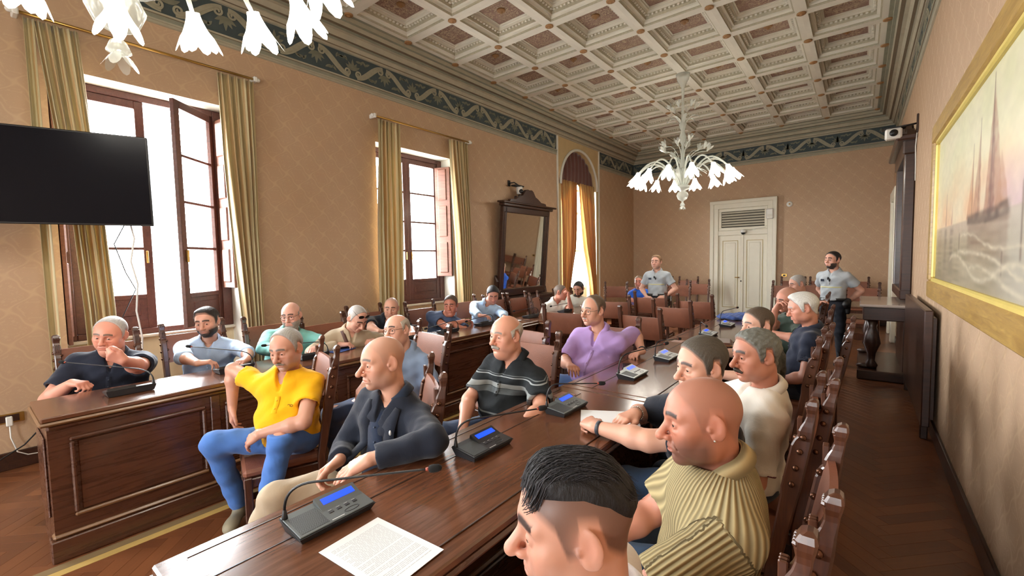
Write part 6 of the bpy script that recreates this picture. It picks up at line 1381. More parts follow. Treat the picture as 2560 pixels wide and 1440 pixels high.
PE.append(person('moustached older man in a yellow polo and blue jeans, one arm hanging by the bench', (-2.93, 1.33, 0.56), (-2.95, 1.33, 0.965), (-2.9, 1.31, 1.16), -62.3, hp=14, hr=4, skin=(200, 150, 128), hs={'lines': 1, 'open': 0.5, 'nose': 1.15, 'gaze': (-0.2, 1, -0.2), 'ear': 1.1, 'stub': ((0.3, 0.28, 0.26), 0.35), 'browc': (0.2, 0.17, 0.14)}, hair={'c': (168, 164, 158), 'line': 'recede', 't': 0.009}, must={'c': (150, 140, 130), 't': 1.4, 'drop': 0.004}, top={'kind': 'polo', 'c': (240, 180, 10), 'open': 0.5, 'vneck': 0.06, 'cut': 0.58}, bottom=((70, 116, 190), 'denim'), shoes=(150, 142, 120), bulk=1.05, belly=0.05, arms={'R': {'w': (-3.34, 1.13, 0.735), 'pole': (-0.6, -0.1, 0.8), 'd': (0.1, -0.1, -1), 'n': (0.3, 0.9, -0.1), 'curl': 0.35}, 'L': {'w': (-2.821, 1.089, 0.687), 'pole': (0.8, 0.2, -0.2), 'd': (-0.75, -0.35, -0.5), 'n': (-0.5, 0.3, -0.8), 'curl': 0.3, 'spread': 0.12}}, legs={'R': ((-3.14, 0.95, 0.6), (-3.212, 1.098, 0.11), (-3.096, 0.995, 0.05)), 'L': ((-2.718, 1.168, 0.648), (-2.78, 1.06, 0.11), (-2.83, 0.9, 0.05))}, ty=-50.3))
chair(-3.020, 1.280, -108, 'leather chair under the man in the yellow polo')
PE.append(person('white-haired man with round glasses in a blue-grey shirt', (-2.919, 2.222, 0.56), (-2.859, 2.232, 0.965), (-2.879, 2.162, 1.165), -78.9, hp=-4, hr=8, skin=(219, 171, 149), hs={'fat': 0.3, 'lines': 1, 'gaze': (-0.2, 1, 0)}, hair={'c': (196, 186, 172), 'line': 'ring', 't': 0.006, 'top': 0.07}, glasses=(92, 58, 44), top={'kind': 'shirt', 'c': (132, 152, 182), 'sleeve': 'short'}, bottom=((44, 62, 96), 'denim'), bulk=1.05, belly=0.03, arms={'R': {'w': (-2.572, 1.605, 0.845), 'pole': (-0.7, 0.3, -0.4), 'd': (-0.3, -0.5, -0.7), 'n': (0, 0.4, -0.6)}, 'L': {'pole': (0.6, 0.4, -0.5)}}, legs={'R': ((-2.916, 1.609, 0.64), (-3.095, 1.752, 0.14), (-3.158, 1.671, 0.06)), 'L': ((-2.893, 1.818, 0.66), (-3.032, 1.789, 0.3), (-3.111, 1.748, 0.2))}, ty=-66.9))
chair(-3.060, 2.320, -100, 'leather chair of the man with round glasses')
PE.append(person('bald man in a dark blazer with a lapel pin, hands at the bench edge', (-1.905, 1.368, 0.56), (-1.825, 1.348, 1.0), (-1.855, 1.298, 1.21), -101.0, hp=4, hr=4, skin=(210, 159, 135), hs={'lines': 1, 'nose': 1.35, 'ear': 1.15, 'open': 0.8, 'scalp': ((0.25, 0.2, 0.17), 0.25, 'full'), 'stub': ((0.3, 0.26, 0.24), 0.25), 'browc': (0.18, 0.14, 0.11)}, top={'kind': 'jacket', 'c': (30, 36, 50), 'sleeve': 'long', 'inf': 0.018, 'open': 0.5, 'vneck': 0.05, 'cmat': cloth((34, 46, 66))}, bottom=((176, 158, 134), 'plain'), bulk=1.02, detail=2.0, arms={'R': {'w': (-1.895, 1.075, 0.783), 'pole': (-0.8, 0.4, -0.4), 'd': (-0.35, -0.75, -0.5), 'n': (0.7, 0.2, -0.6), 'curl': 0.6}, 'L': {'w': (-1.568, 1.021, 0.895), 'pole': (0.9, 0.5, 0.15), 'd': (-0.62, -0.6, -0.42), 'n': (-0.35, -0.1, -0.9), 'curl': 0.16, 'spread': 0.1, 'thumb': 0.2}}, legs={'R': ((-2.147, 0.887, 0.6), (-2.3, 0.7, 0.1), (-2.36, 0.55, 0.05)), 'L': ((-1.78, 0.86, 0.6), (-1.8, 0.82, 0.1), (-1.82, 0.68, 0.05))}, ty=-79.0))
chair(-1.960, 1.290, -125, 'leather chair behind the bald man in the dark blazer')
PE.append(person('grey-moustached bald man in a black polo with grey chest stripes', (-1.82, 2.243, 0.56), (-1.76, 2.253, 1.02), (-1.79, 2.193, 1.22), -98.8, hp=2, hr=0, skin=(215, 159, 135), hs={'fat': 0.5, 'lines': 1, 'open': 0.6, 'nose': 1.15, 'browc': (0.3, 0.26, 0.22), 'w': 1.04}, hair={'c': (190, 182, 170), 'line': 'ring', 't': 0.01, 'top': 0.045}, must={'c': (186, 180, 170), 't': 2.0, 'drop': 0.004}, top={'kind': 'polo', 'mat': M_STRIPE, 'c': (30, 34, 38), 'cut': 0.8, 'open': 0.5}, bottom=((52, 70, 100), 'denim'), bulk=1.12, wd=1.08, belly=0.04, arms={'R': {'w': (-1.856, 1.852, 0.704), 'pole': (-0.7, 0.2, -0.2), 'd': (0.1, -0.6, -0.6), 'n': (0.3, 0.5, -0.7), 'curl': 0.3}, 'L': {'w': (-1.388, 1.77, 0.809), 'pole': (0.8, 0.3, -0.2), 'd': (-0.4, -0.8, -0.2), 'n': (0, 0.2, -1)}}, legs={'R': ((-2.08, 1.883, 0.6), (-2.1, 1.72, 0.1), (-2.15, 1.56, 0.05)), 'L': ((-1.8, 1.92, 0.6), (-1.85, 1.86, 0.1), (-1.88, 1.7, 0.05))}, ty=-94.8))
chair(-2.000, 2.430, -90, 'leather chair of the man with grey chest stripes')
PE.append(person('man with glasses in a lilac shirt stretching his arm onto the middle bench', (-1.816, 3.474, 0.56), (-1.766, 3.454, 1.05), (-1.796, 3.394, 1.26), -107.1, hp=2, skin=(210, 159, 136), hs={'lines': 1, 'nose': 1.15, 'browc': (0.2, 0.16, 0.13)}, hair={'c': (112, 94, 78), 'line': 'recede', 't': 0.009}, must={'c': (196, 186, 174), 't': 1.0}, glasses=(120, 96, 70), top={'kind': 'shirt', 'c': (176, 146, 206), 'sleeve': 'short', 'cut': 0.85, 'vneck': 0.08, 'open': 0.6}, bottom=((84, 112, 150), 'denim'), bulk=1.12, wd=1.08, belly=0.08, arms={'R': {'w': (-1.813, 3.033, 0.846), 'pole': (-0.7, 0.4, -0.4)}, 'L': {'w': (-1.428, 3.575, 0.915), 'pole': (0.5, 0.9, -0.1), 'd': (-0.35, -0.9, -0.1), 'n': (0, 0, -1), 'curl': 0.55}}, legs={'R': ((-2.1, 3.336, 0.6), (-2.1, 3.0, 0.1), (-2.14, 2.85, 0.05)), 'L': ((-1.78, 3.08, 0.6), (-1.82, 3.02, 0.1), (-1.84, 2.88, 0.05))}, ty=-86.1))
chair(-1.816, 3.474, -92, 'leather chair of the man in the lilac shirt')
PE.append(person('young man with a swept-back undercut in the foreground, seen in profile', (-0.413, 0.745, 0.56), (-0.348, 0.68, 1.045), (-0.383, 0.645, 1.245), -141.3, hp=8, hr=0, skin=(202, 152, 130), hs={'nose': 1.25, 'open': 0.7, 'browc': (0.045, 0.03, 0.025), 'broww': 1.25, 'ear': 1.15, 'iris': (60, 40, 28), 'stub': ((0.12, 0.09, 0.075), 0.22), 'scalp': ((0.035, 0.026, 0.022), 0.78, 'UNDERCUT'), 'gaze': (-0.2, 1, -0.25), 'w': 1.0}, hl=0.97, hair={'c': (26, 24, 26), 'line': 'TOPCUT', 't': 0.006, 'quiff': 0.01, 'var': 0.2}, top={'kind': 'shirt', 'c': (232, 232, 230), 'sleeve': 'short'}, bottom=((60, 64, 72), 'plain'), detail=2.0, arms={'L': {'w': (-0.62, 0.5, 0.7), 'pole': (0.3, -0.6, -0.5)}, 'R': {'w': (-0.62, 0.86, 0.7), 'pole': (0.3, 0.6, -0.5)}}, ty=-159.3))
chair(-0.413, 0.745, 180, 'leather chair under the young man in the foreground')
PE.append(person('shaven-headed man in a beige ribbed knit shirt with a small ear stud', (-0.378, 1.442, 0.56), (-0.303, 1.372, 1.055), (-0.358, 1.342, 1.22), -147.1, hp=6, hr=6, skin=(191, 130, 107), hs={'nose': 1.2, 'open': 0.75, 'lines': 1, 'browc': (0.06, 0.04, 0.03), 'broww': 1.1, 'ear': 1.1, 'stub': ((0.05, 0.036, 0.03), 0.72), 'scalp': ((0.22, 0.12, 0.085), 0.45, 'full'), 'gaze': (-0.1, 1, -0.15), 'w': 1.03}, top={'kind': 'ribbed', 'c': (178, 162, 122), 'mat': cloth_ribbed((178, 162, 122)), 'cut': 0.8, 'inf': 0.017, 'fold': 0.001}, bottom=((78, 104, 140), 'denim'), bulk=1.12, wd=1.1, detail=2.0, arms={'L': {'w': (-0.66, 0.98, 0.7), 'pole': (0.2, -0.8, -0.6), 'curl': 0.4}, 'R': {'w': (-0.68, 1.26, 0.74), 'pole': (0.1, 0.9, -0.4), 'd': (-0.7, -0.7, 0), 'curl': 0.4}}, ty=-157.1))
chair(-0.378, 1.442, 180, 'leather chair behind the shaven-headed man in beige knit')
PE.append(person('grey-haired man in a black tee with forearms crossed on the bench over a sheet', (-0.468, 2.175, 0.56), (-0.548, 2.085, 1.01), (-0.548, 2.045, 1.22), -131.0, hp=8, hr=-4, skin=(208, 158, 134), hs={'lines': 1, 'open': 0.6, 'browc': (0.08, 0.06, 0.05), 'broww': 1.2, 'nose': 1.15}, hair={'c': (86, 78, 68), 'line': 'full', 't': 0.008}, top={'kind': 'tee', 'c': (30, 34, 44), 'cut': 0.78}, bottom=((78, 104, 140), 'denim'), bulk=1.1, wd=1.08, arms={'L': {'w': (-0.965, 1.845, 0.905), 'pole': (0.5, -0.8, -0.3), 'd': (-0.85, 0.5, 0), 'n': (0.15, 0.25, -1), 'curl': 0.85, 'th': 1.05}, 'R': {'w': (-0.843, 2.019, 0.945), 'pole': (0.1, 1, -0.2), 'd': (-0.35, -0.92, -0.12), 'n': (0, 0, -1), 'curl': 0.28, 'th': 1.05}}, ty=-145.0))
chair(-0.468, 2.175, 180, 'leather chair behind the man with forearms crossed on the bench')
PE.append(person('moustached man with curly grey hair in a white polo', (-0.417, 2.556, 0.56), (-0.357, 2.496, 1.01), (-0.397, 2.436, 1.21), -138.7, hp=6, hr=4, skin=(198, 138, 114), hs={'lines': 1, 'open': 0.7, 'nose': 1.15, 'browc': (0.06, 0.045, 0.035), 'broww': 1.2, 'w': 1.03}, hair={'c': (116, 116, 108), 'line': 'full', 't': 0.01, 'curl': 0.0022, 'quiff': 0.006}, must={'c': (74, 64, 54), 't': 1.7, 'drop': 0.005}, top={'kind': 'polo', 'c': (236, 230, 218), 'cut': 0.85}, bottom=((60, 70, 84), 'plain'), bulk=1.1, wd=1.06, arms={'L': {'w': (-0.6, 2.3, 0.75), 'pole': (0.5, -0.3, -0.7), 'th': 1.05}, 'R': {'w': (-0.74, 2.62, 0.9), 'pole': (0.1, 0.9, -0.3), 'd': (-0.9, -0.3, 0), 'n': (0, 0, -1)}}, ty=-164.7))
chair(-0.417, 2.556, 180, 'leather chair behind the man in the white polo')
PE.append(person('short-haired man in a mottled dark shirt behind the man in the white polo', (-0.537, 3.705, 0.56), (-0.527, 3.655, 1.04), (-0.577, 3.605, 1.2), -135.9, hp=6, skin=(213, 167, 145), hs={'nose': 1.0, 'browc': (0.1, 0.075, 0.06), 'open': 0.6}, hair={'c': (92, 76, 62), 'line': 'full', 't': 0.006}, top={'kind': 'tee', 'c': (60, 62, 56), 'weave': 'camo', 'cut': 0.8}, bottom=((50, 54, 60), 'plain'), bulk=1.08, arms={'L': {'w': (-0.735, 3.159, 0.91), 'pole': (0.4, -0.8, -0.3), 'd': (-0.7, -0.5, -0.1), 'n': (0, 0, -1)}, 'R': {'w': (-0.885, 3.859, 0.92), 'pole': (0.2, 0.9, -0.3), 'd': (-0.6, -0.7, -0.1), 'n': (0, 0, -1)}}, ty=-155.9))
chair(-0.537, 3.705, 180, 'leather chair of the man in the mottled dark shirt')
PE.append(person('white-haired man in a navy polo looking down, right side of the middle bench', (-0.376, 4.528, 0.56), (-0.316, 4.508, 1.05), (-0.376, 4.468, 1.25), -163.2, hp=16, skin=(208, 147, 124), hs={'lines': 1, 'open': 0.3, 'browc': (0.5, 0.46, 0.42)}, hair={'c': (228, 226, 220), 'line': 'full', 't': 0.014, 'quiff': 0.012}, top={'kind': 'polo', 'c': (36, 42, 60)}, bottom=((50, 54, 66), 'plain'), bulk=1.12, wd=1.06, ty=-171.2))
chair(-0.376, 4.528, 180, 'leather chair of the white-haired man in navy')
PE.append(person('man with glasses in a dark green tee leaning his head on his hand', (-0.555, 5.521, 0.56), (-0.535, 5.471, 1.04), (-0.595, 5.421, 1.24), -135.7, hp=16, hr=-8, skin=(202, 144, 122), hs={'lines': 1, 'open': 0.3, 'scalp': ((0.25, 0.2, 0.17), 0.3, 'full')}, hair={'c': (140, 120, 104), 'line': 'ring', 't': 0.004, 'top': 0.03}, glasses=(80, 64, 50), top={'kind': 'tee', 'c': (48, 62, 52)}, bottom=((50, 54, 66), 'plain'), bulk=1.08, arms={'R': {'w': (-0.675, 5.23, 1.141), 'pole': (-0.3, 0.5, -1), 'd': (0.5, -0.15, 0.8), 'n': (0.8, -0.4, 0.2), 'curl': 0.5}, 'L': {'w': (-0.7, 5.098, 0.92), 'pole': (0.4, -0.8, -0.3), 'd': (-0.7, 0.4, 0), 'n': (0, 0, -1)}}, ty=-153.7))
chair(-0.555, 5.521, 180, 'leather chair of the man leaning his head on his hand')
PE.append(person('grey-cropped man in a black tee at the far end of the right row', (-0.676, 7.513, 0.56), (-0.636, 7.493, 1.08), (-0.696, 7.453, 1.29), -144.7, hp=14, skin=(200, 152, 132), hs={'lines': 1, 'open': 0.3, 'scalp': ((0.4, 0.38, 0.36), 0.6, 'full')}, hair={'c': (170, 166, 162), 'line': 'full', 't': 0.005}, top={'kind': 'tee', 'c': (34, 38, 40)}, bottom=((50, 54, 66), 'plain'), bulk=1.12, wd=1.08, detail=1.0, arms={'L': {'w': (-0.243, 6.14, 1.087), 'pole': (0.2, -0.3, -1), 'd': (0.4, -0.3, 0.4), 'n': (0, 0, -1), 'th': 1.1}}, ty=-154.7))
chair(-0.676, 7.513, 180, 'leather chair of the grey-cropped man at the far end')
PE.append(person('fair-haired standing guard in a pale grey-blue polo behind the empty chairs', (-2.973, 8.164, 0.93), (-2.973, 8.164, 1.424), (-2.971, 8.114, 1.624), -91.9, stand=True, hp=0, skin=(219, 171, 151), hs={'stub': ((0.3, 0.22, 0.16), 0.3)}, hair={'c': (150, 116, 84), 'line': 'full', 't': 0.008, 'quiff': 0.012}, beard=None, top={'kind': 'polo', 'c': (172, 180, 186), 'tucked': True}, bottom=((34, 38, 48), 'plain'), shoes=(24, 24, 26), bulk=1.02, wd=1.04, arms={'R': {'w': (-3.129, 8.058, 0.964), 'pole': (-0.818, 0.47, -0.3), 'd': (0.714, -0.374, -0.5), 'n': (-0.037, 0.999, 0.0), 'curl': 0.4}, 'L': {'w': (-2.809, 8.07, 0.984), 'pole': (0.781, 0.529, -0.3), 'd': (-0.685, -0.425, -0.5), 'n': (-0.037, 0.999, 0.0), 'curl': 0.4}}, ty=-87.9))
PE.append(person('dark-haired bearded standing guard in a grey-blue polo, hands behind his back', (-0.309, 8.39, 0.93), (-0.309, 8.39, 1.416), (-0.331, 8.345, 1.616), -125.7, stand=True, hp=0, skin=(211, 163, 142), hs={'browc': (0.03, 0.02, 0.018), 'broww': 1.3}, hair={'c': (34, 28, 26), 'line': 'full', 't': 0.012}, beard={'c': (70, 56, 48), 't': 0.0015}, top={'kind': 'polo', 'c': (172, 180, 186), 'tucked': True}, bottom=((34, 38, 48), 'plain'), shoes=(24, 24, 26), bulk=1.02, wd=1.04, arms={'R': {'w': (-0.357, 8.568, 0.956), 'pole': (-0.594, 0.841, 0.0), 'd': (0.808, -0.167, -0.3), 'n': (0.434, 0.901, 0.0)}, 'L': {'w': (-0.132, 8.482, 0.956), 'pole': (1.028, 0.06, 0.0), 'd': (-0.634, 0.527, -0.3), 'n': (0.434, 0.901, 0.0)}}, ty=-115.7))
PE.append(person('man in a bright blue tee sitting alone with folded arms by the far wall', (-3.691, 9.145, 0.56), (-3.711, 9.095, 1.004), (-3.691, 9.045, 1.204), -77.8, hp=6, skin=(208, 143, 124), hs={'lines': 1}, hair={'c': (140, 118, 98), 'line': 'full', 't': 0.006}, top={'kind': 'tee', 'c': (44, 96, 200)}, bottom=((190, 186, 176), 'plain'), detail=0.5, arms={'R': {'w': (-3.5709999999999997, 8.905, 0.824), 'pole': (-0.8, -0.2, -0.6), 'd': (0.8, 0.2, 0.1), 'n': (0, 1, 0)}, 'L': {'w': (-3.711, 8.845, 0.8039999999999999), 'pole': (0.8, -0.2, -0.6), 'd': (-0.8, -0.2, 0.1), 'n': (0, 1, 0)}}, ty=-72.8))
chair(-3.691, 9.145, -60, 'leather chair of the man in bright blue by the far wall')
# ------------------------------------------------------------------ glass chandeliers
def make_murano():
    t = NT('milky_chandelier_glass'); n = t.noise(t.coord('Object'), 30, 2)
    t.set(lin((232, 238, 230)), 0.12, 0, 0.6); t.b.inputs['Transmission Weight'].default_value = 0.25; t.b.inputs['IOR'].default_value = 1.3
    tr = t.n('BsdfTransparent'); mx = t.n('MixShader'); mx.inputs[0].default_value = 0.55; t.t.links.new(tr.outputs[0], mx.inputs[1]); t.t.links.new(t.b.outputs[0], mx.inputs[2]); t.t.links.new(mx.outputs[0], t.out.inputs[0])
    t.bump(n, 0.2, 0.004); return t.m
M_MUR = make_murano()
def make_shade():
    t = NT('lit_flower_glass'); t.set(lin((250, 250, 240)), 0.3); t.b.inputs['Emission Color'].default_value = (1.0, 0.95, 0.86, 1); t.b.inputs['Emission Strength'].default_value = 7.0
    tl = t.n('BsdfTranslucent'); tl.inputs[0].default_value = (1, 0.97, 0.9, 1); mx = t.n('MixShader'); mx.inputs[0].default_value = 0.5; t.t.links.new(t.b.outputs[0], mx.inputs[1]); t.t.links.new(tl.outputs[0], mx.inputs[2]); t.t.links.new(mx.outputs[0], t.out.inputs[0]); return t.m
M_SHADE = make_shade(); M_BULB = mat_emit('lamp_bulb', (255, 240, 214), 30.0, (255, 255, 255))
def flower_mesh(mat, r0=0.03, L=0.15, R=0.085, npet=7):
    """bell flower opening along -z from the origin"""
    m = MB(); nu, nvv = npet * 6, 9; P = []
    for k in range(nvv):
        t = k / (nvv - 1); row = []
        for c in range(nu + 1):
            a = 2 * math.pi * c / nu; pet = abs(math.sin(a * npet / 2)); rr = r0 + (R - r0) * (t ** 1.8) * (0.72 + 0.4 * pet); zz = -L * t * (0.70 + 0.46 * pet * t) ; row.append((rr * math.cos(a), rr * math.sin(a), zz))
        P.append(row)
    m.grid(P); return m.mesh('flower', mat, True)
FLW = flower_mesh(M_SHADE, 0.034, 0.19, 0.115, 6); FLT = flower_mesh(M_MUR, 0.012, 0.10, 0.055, 6)
BUL = MB().sphere((0, 0, 0), 0.022, 12, 8, (1, 1, 1.5)).mesh('bulb', M_BULB, True)
def leaf_mesh():
    m = MB(); P = []
    for k in range(10):
        t = k / 9; w = 0.032 * math.sin(math.pi * min(1, t * 1.02 + 0.03)) ** 0.8 + 0.002; s = 1 + 0.25 * math.sin(t * 40); P.append([(-w * s, 0.19 * t + 0.10 * t * t, 0.33 * t - 0.24 * t * t * t), (0, 0.19 * t + 0.10 * t * t + .0, 0.33 * t - 0.24 * t * t * t + 0.012), (w * s, 0.19 * t + 0.10 * t * t, 0.33 * t - 0.24 * t * t * t)])
    m.grid(P); return m.mesh('glass_leaf', M_MUR, True)
LEAFM = leaf_mesh()
def chandelier(x, y, label):
    e = empty('chandelier', (x, y, 2.62), 0, label, 'chandelier', 'glass chandeliers'); z0 = 2.62
    top = ZC - z0
    prof = [(0.004, 0.0), (0.045, 0.02), (0.03, 0.06), (0.015, 0.075), (0.02, 0.10), (0.075, 0.13), (0.105, 0.20), (0.085, 0.25), (0.05, 0.28), (0.16, 0.32), (0.17, 0.35), (0.06, 0.40), (0.04, 0.55), (0.055, 0.75), (0.03, 0.9), (0.022, 1.10), (0.05, 1.16), (0.062, 1.24), (0.028, 1.34), (0.05, 1.40), (0.07, 1.46), (0.03, 1.52), (0.02, 1.8), (0.026, 2.1), (0.05, 2.16), (0.10, top - 0.10), (0.12, top - 0.002)]
    MB().lathe(prof, 20).build('stem', M_MUR, e, True)
    put('finial_flower', FLT, e, (0, 0, 0.05), (0, 0, 0), (1.1, 1.1, 0.9))
    n = 14; R_ = 0.80
    for k in range(n):
        a = 2 * math.pi * (k + 0.55) / n; c, s = math.cos(a), math.sin(a); R2 = R_ ; zl = 0.50
        path = []
        for q in range(15):
            t = q / 14; r = 0.05 + (R2 - 0.05) * t; z = 0.36 + 0.42 * math.sin(math.pi * min(1, t * 0.92)) * 0.95 + (zl - 0.36) * t * t; path.append((r * c, r * s, z))
        zl = path[-1][2]
        MB().tube(path, [0.016 - 0.004 * q / 14 + 0.0025 * (q % 2) for q in range(15)], 8).build('arm', M_MUR, e, True)
        dd = Vector((c * 0.35, s * 0.35, -1)).normalized(); rot = (-dd).to_track_quat('Z', 'Y').to_euler()
        cu = put('flower_cup', FLW, e, (R2 * c, R2 * s, zl + 0.01), rot); put('bulb', BUL, cu, (0, 0, -0.08))
        l = bpy.data.lights.new('chandelier_bulb', 'POINT'); l.energy = LIGHT_LAMP; l.color = (1.0, 0.95, 0.87); l.shadow_soft_size = 0.03
        lo = bpy.data.objects.new('chandelier_bulb', l); link(lo, e); lo.location = Vector((R2 * c, R2 * s, zl + 0.01)) + dd * 0.20
    for k in range(14):
        a = 2 * math.pi * (k + 0.1) / 14; put('glass_leaf', LEAFM, e, (0.05 * math.cos(a), 0.05 * math.sin(a), 0.45), (0, 0, a - math.pi / 2), (1.25, 1.25, 1.25))
    for k in range(10):
        a = 2 * math.pi * (k + 0.6) / 10; hh = 0.36 + 0.14 * (k % 3) / 2; rr = 0.40 - 0.12 * (k % 3) / 2; c, s = math.cos(a), math.sin(a)
        path = [(0.04 * c, 0.04 * s, 0.6)] + [(rr * t ** 1.4 * c, rr * t ** 1.4 * s, 0.6 + hh * math.sin(t * 1.75)) for t in (0.25, 0.45, 0.65, 0.82, 1.0)]
        MB().tube(path, 0.006, 6).build('flower_stalk', M_MUR, e, True); put('glass_flower', FLT, e, path[-1], (math.pi - 0.6 * s * 1.0, 0.6 * c, 0), (1.1, 1.1, 1.1))
    for k in range(6):
        a = 2 * math.pi * k / 6; put('glass_leaf', LEAFM, e, (0.03 * math.cos(a), 0.03 * math.sin(a), 1.44), (0, 0, a - math.pi / 2), (0.9, 0.9, 1.0)); put('glass_flower', FLT, e, (0.2 * math.cos(a + .5), 0.2 * math.sin(a + .5), 1.72), (math.pi - 0.5 * math.sin(a + .5), 0.5 * math.cos(a + .5), 0))
    return e
chandelier(-2.556, 8.284, 'lit white glass flower chandelier hanging over the far chairs')
chandelier(-2.556, 0.51, 'lit white glass flower chandelier cut by the top edge of the picture')

# ------------------------------------------------------------------ microphones
place_mic(-1.35, 0.72, 180, (0.167, -0.30, 0.19), 'grey microphone unit with a blue display, nearest of all, beside the printed sheet', 0.085)
place_mic(-1.30, 1.42, 180, (0.20, -0.16, 0.16), 'black microphone unit with a blue display in front of the bald man in beige', 0.085, M_CONSK)
place_mic(-1.27, 2.08, 180, (0.13, -0.13, 0.14), 'grey microphone unit by the crossed forearms', 0.10)
place_mic(-1.25, 2.95, 180, (0.30, -0.12, 0.197), 'pale grey microphone unit on the second middle bench, nearest the join', 0.10, M_CONSL)
place_mic(-1.24, 3.62, 180, (0.20, -0.03, 0.14), 'pale microphone unit beyond the lilac-shirted man\'s hand', 0.10, M_CONSL)
place_mic(-1.25, 4.95, 180, (-0.30, -0.05, 0.15), 'pale microphone unit beside the brown leather case', 0.10, M_CONSL)
place_mic(-1.24, 5.75, 180, (0.25, -0.05, 0.20), 'pale microphone unit at the far end of the middle row', 0.12, M_CONSL)
place_mic(-3.86, 0.70, 0, (0.247, -0.48, 0.19), 'dark microphone unit in front of the man in the navy polo', 0.07, M_CONSK)
place_mic(-3.93, 1.36, 0, (0.187, -0.33, 0.19), 'dark microphone unit under the bearded man\'s hands', 0.07, M_CONSK)
place_mic(-3.86, 1.97, 0, (0.30, -0.20, 0.14), 'dark microphone unit in front of the man in teal', 0.07, M_CONSK)
place_mic(-3.82, 3.06, 0, (0.05, -0.18, 0.15), 'dark microphone unit in front of the bald man in the black polo', 0.08, M_CONSK)
place_mic(-3.84, 3.62, 0, (0.36, 0.05, 0.10), 'dark microphone unit beside the folded forearms', 0.08, M_CONSK)
place_mic(-3.87, 4.30, 0, (0.36, 0.05, 0.10), 'dark microphone unit before the man with bowed head', 0.08, M_CONSK)
place_mic(-3.80, 5.25, 0, (0.30, -0.05, 0.12), 'dark microphone unit at the empty seat near the big mirror', 0.08, M_CONSK)
place_mic(-3.70, 6.05, 0, (0.30, -0.05, 0.12), 'dark microphone unit in front of the man with his hand at his mouth', 0.08, M_CONSK)

# ------------------------------------------------------------------ papers and small things on the benches
M_PAPER = mat_plain('white_paper', (236, 238, 240), 0.6, var=0.02)
M_TEXT = mat_plain('printed_lines', (196, 200, 206), 0.7, var=0.05)
def sheet(label, c, rz, w=0.21, h=0.297, lines=0, z=0.004, col=None, cat='paper'):
    e = empty('paper_sheet', (c[0], c[1], ZD + z), rz, label, cat); MB().box((-w / 2, -h / 2, 0), (w / 2, h / 2, 0.0008)).build('sheet', col or M_PAPER, e)
    if lines:
        m = MB(); k = 0; y = h / 2 - 0.03
        r2 = random.Random(3)
        while y > -h / 2 + 0.03:
            x = -w / 2 + 0.022; 
            if k not in (1, 6, 11, 19): 
                xe = w / 2 - 0.02 - (0.06 * r2.random() if k % 4 == 3 else 0.0)
                while x < xe: l_ = r2.uniform(0.006, 0.022); m.box((x, y, 0.0008), (min(x + l_, xe), y + 0.0022, 0.001)); x += l_ + 0.0025
            y -= 0.0062; k += 1
        tag(m.build('printed_text', M_TEXT, e), kind='stuff')
    return e
sheet('white printed sheet lying beside the nearest microphone', (-1.075, 0.725), -R90 + 0.06, lines=1)
sheet('white sheet under the crossed forearms of the man in the black tee', (-1.02, 2.10), -R90 + 0.5)
sheet('white sheet under the writing hands of the man in teal', (-3.98, 1.84), R90 + 0.1)
sheet('white sheet in front of the man with bowed head', (-3.86, 4.82), R90)
sheet('blue folder on the bench beside the teal shirt', (-3.98, 2.30), 0.3, 0.2, 0.26, 0, 0.004, mat_plain('blue_card', (52, 84, 150), 0.5), 'folder')
e = empty('smartphone', (-1.40, 3.20, ZD + 0.003), 0.4, 'black phone lying by the hand of the man in lilac', 'phone'); MB().box((-0.036, -0.075, 0), (0.036, 0.075, 0.009), 0.003).build('case', M_BLACK, e); MB().box((-0.032, -0.068, 0.0088), (0.032, 0.068, 0.0096)).build('screen', mat_plain('phone_glass', (30, 36, 34), 0.1), e)
e = empty('leather_case', (-1.0, 4.42, ZD + 0.003), 0.2, 'brown leather case on the middle bench before the mottled shirt', 'bag'); MB().box((-0.09, -0.14, 0), (0.09, 0.14, 0.055), 0.02).build('body', mat_plain('brown_case_leather', (84, 54, 44), 0.3), e); MB().box((-0.092, -0.142, 0.028), (0.092, 0.142, 0.034), 0.002).build('zip', M_BRASS, e)
g = G((-0.3, -0.25, -0.02), (0.3, 0.25, 0.15), 0.012); g.ell((0, 0, 0.03), (0.24, 0.18, 0.045), 0.0); g.ell((0.1, 0.05, 0.05), (0.1, 0.1, 0.04), 0.04); g.folds([((0.7, 0.7, 0.2), 0.09, 0.006, 0), ((-0.6, 0.8, 0.1), 0.06, 0.004, 1)]); g.half((0, 0, 0), (0, 0, -1)); v, f = g.nets()
e = empty('folded_jacket', (-1.28, 6.45, ZD + 0.002), 0, 'blue jacket heaped at the far end of the middle bench', 'jacket'); mesh_np('cloth', v, f, cloth((60, 82, 140)), e)
# pen of the man in teal
e = empty('pen', (-3.99, 1.93, ZD + 0.06), 0, 'silver pen in the writing hand of the man in teal', 'pen'); MB().tube([(0.03, -0.03, -0.05), (-0.03, 0.02, 0.05)], 0.004, 8).build('barrel', mat_plain('silver_pen', (200, 204, 210), 0.25, 0.8), e, True); MB().tube([(0.03, -0.03, -0.05), (0.036, -0.035, -0.058)], [0.003, 0.0006], 6).build('tip', M_BLACK, e, True)
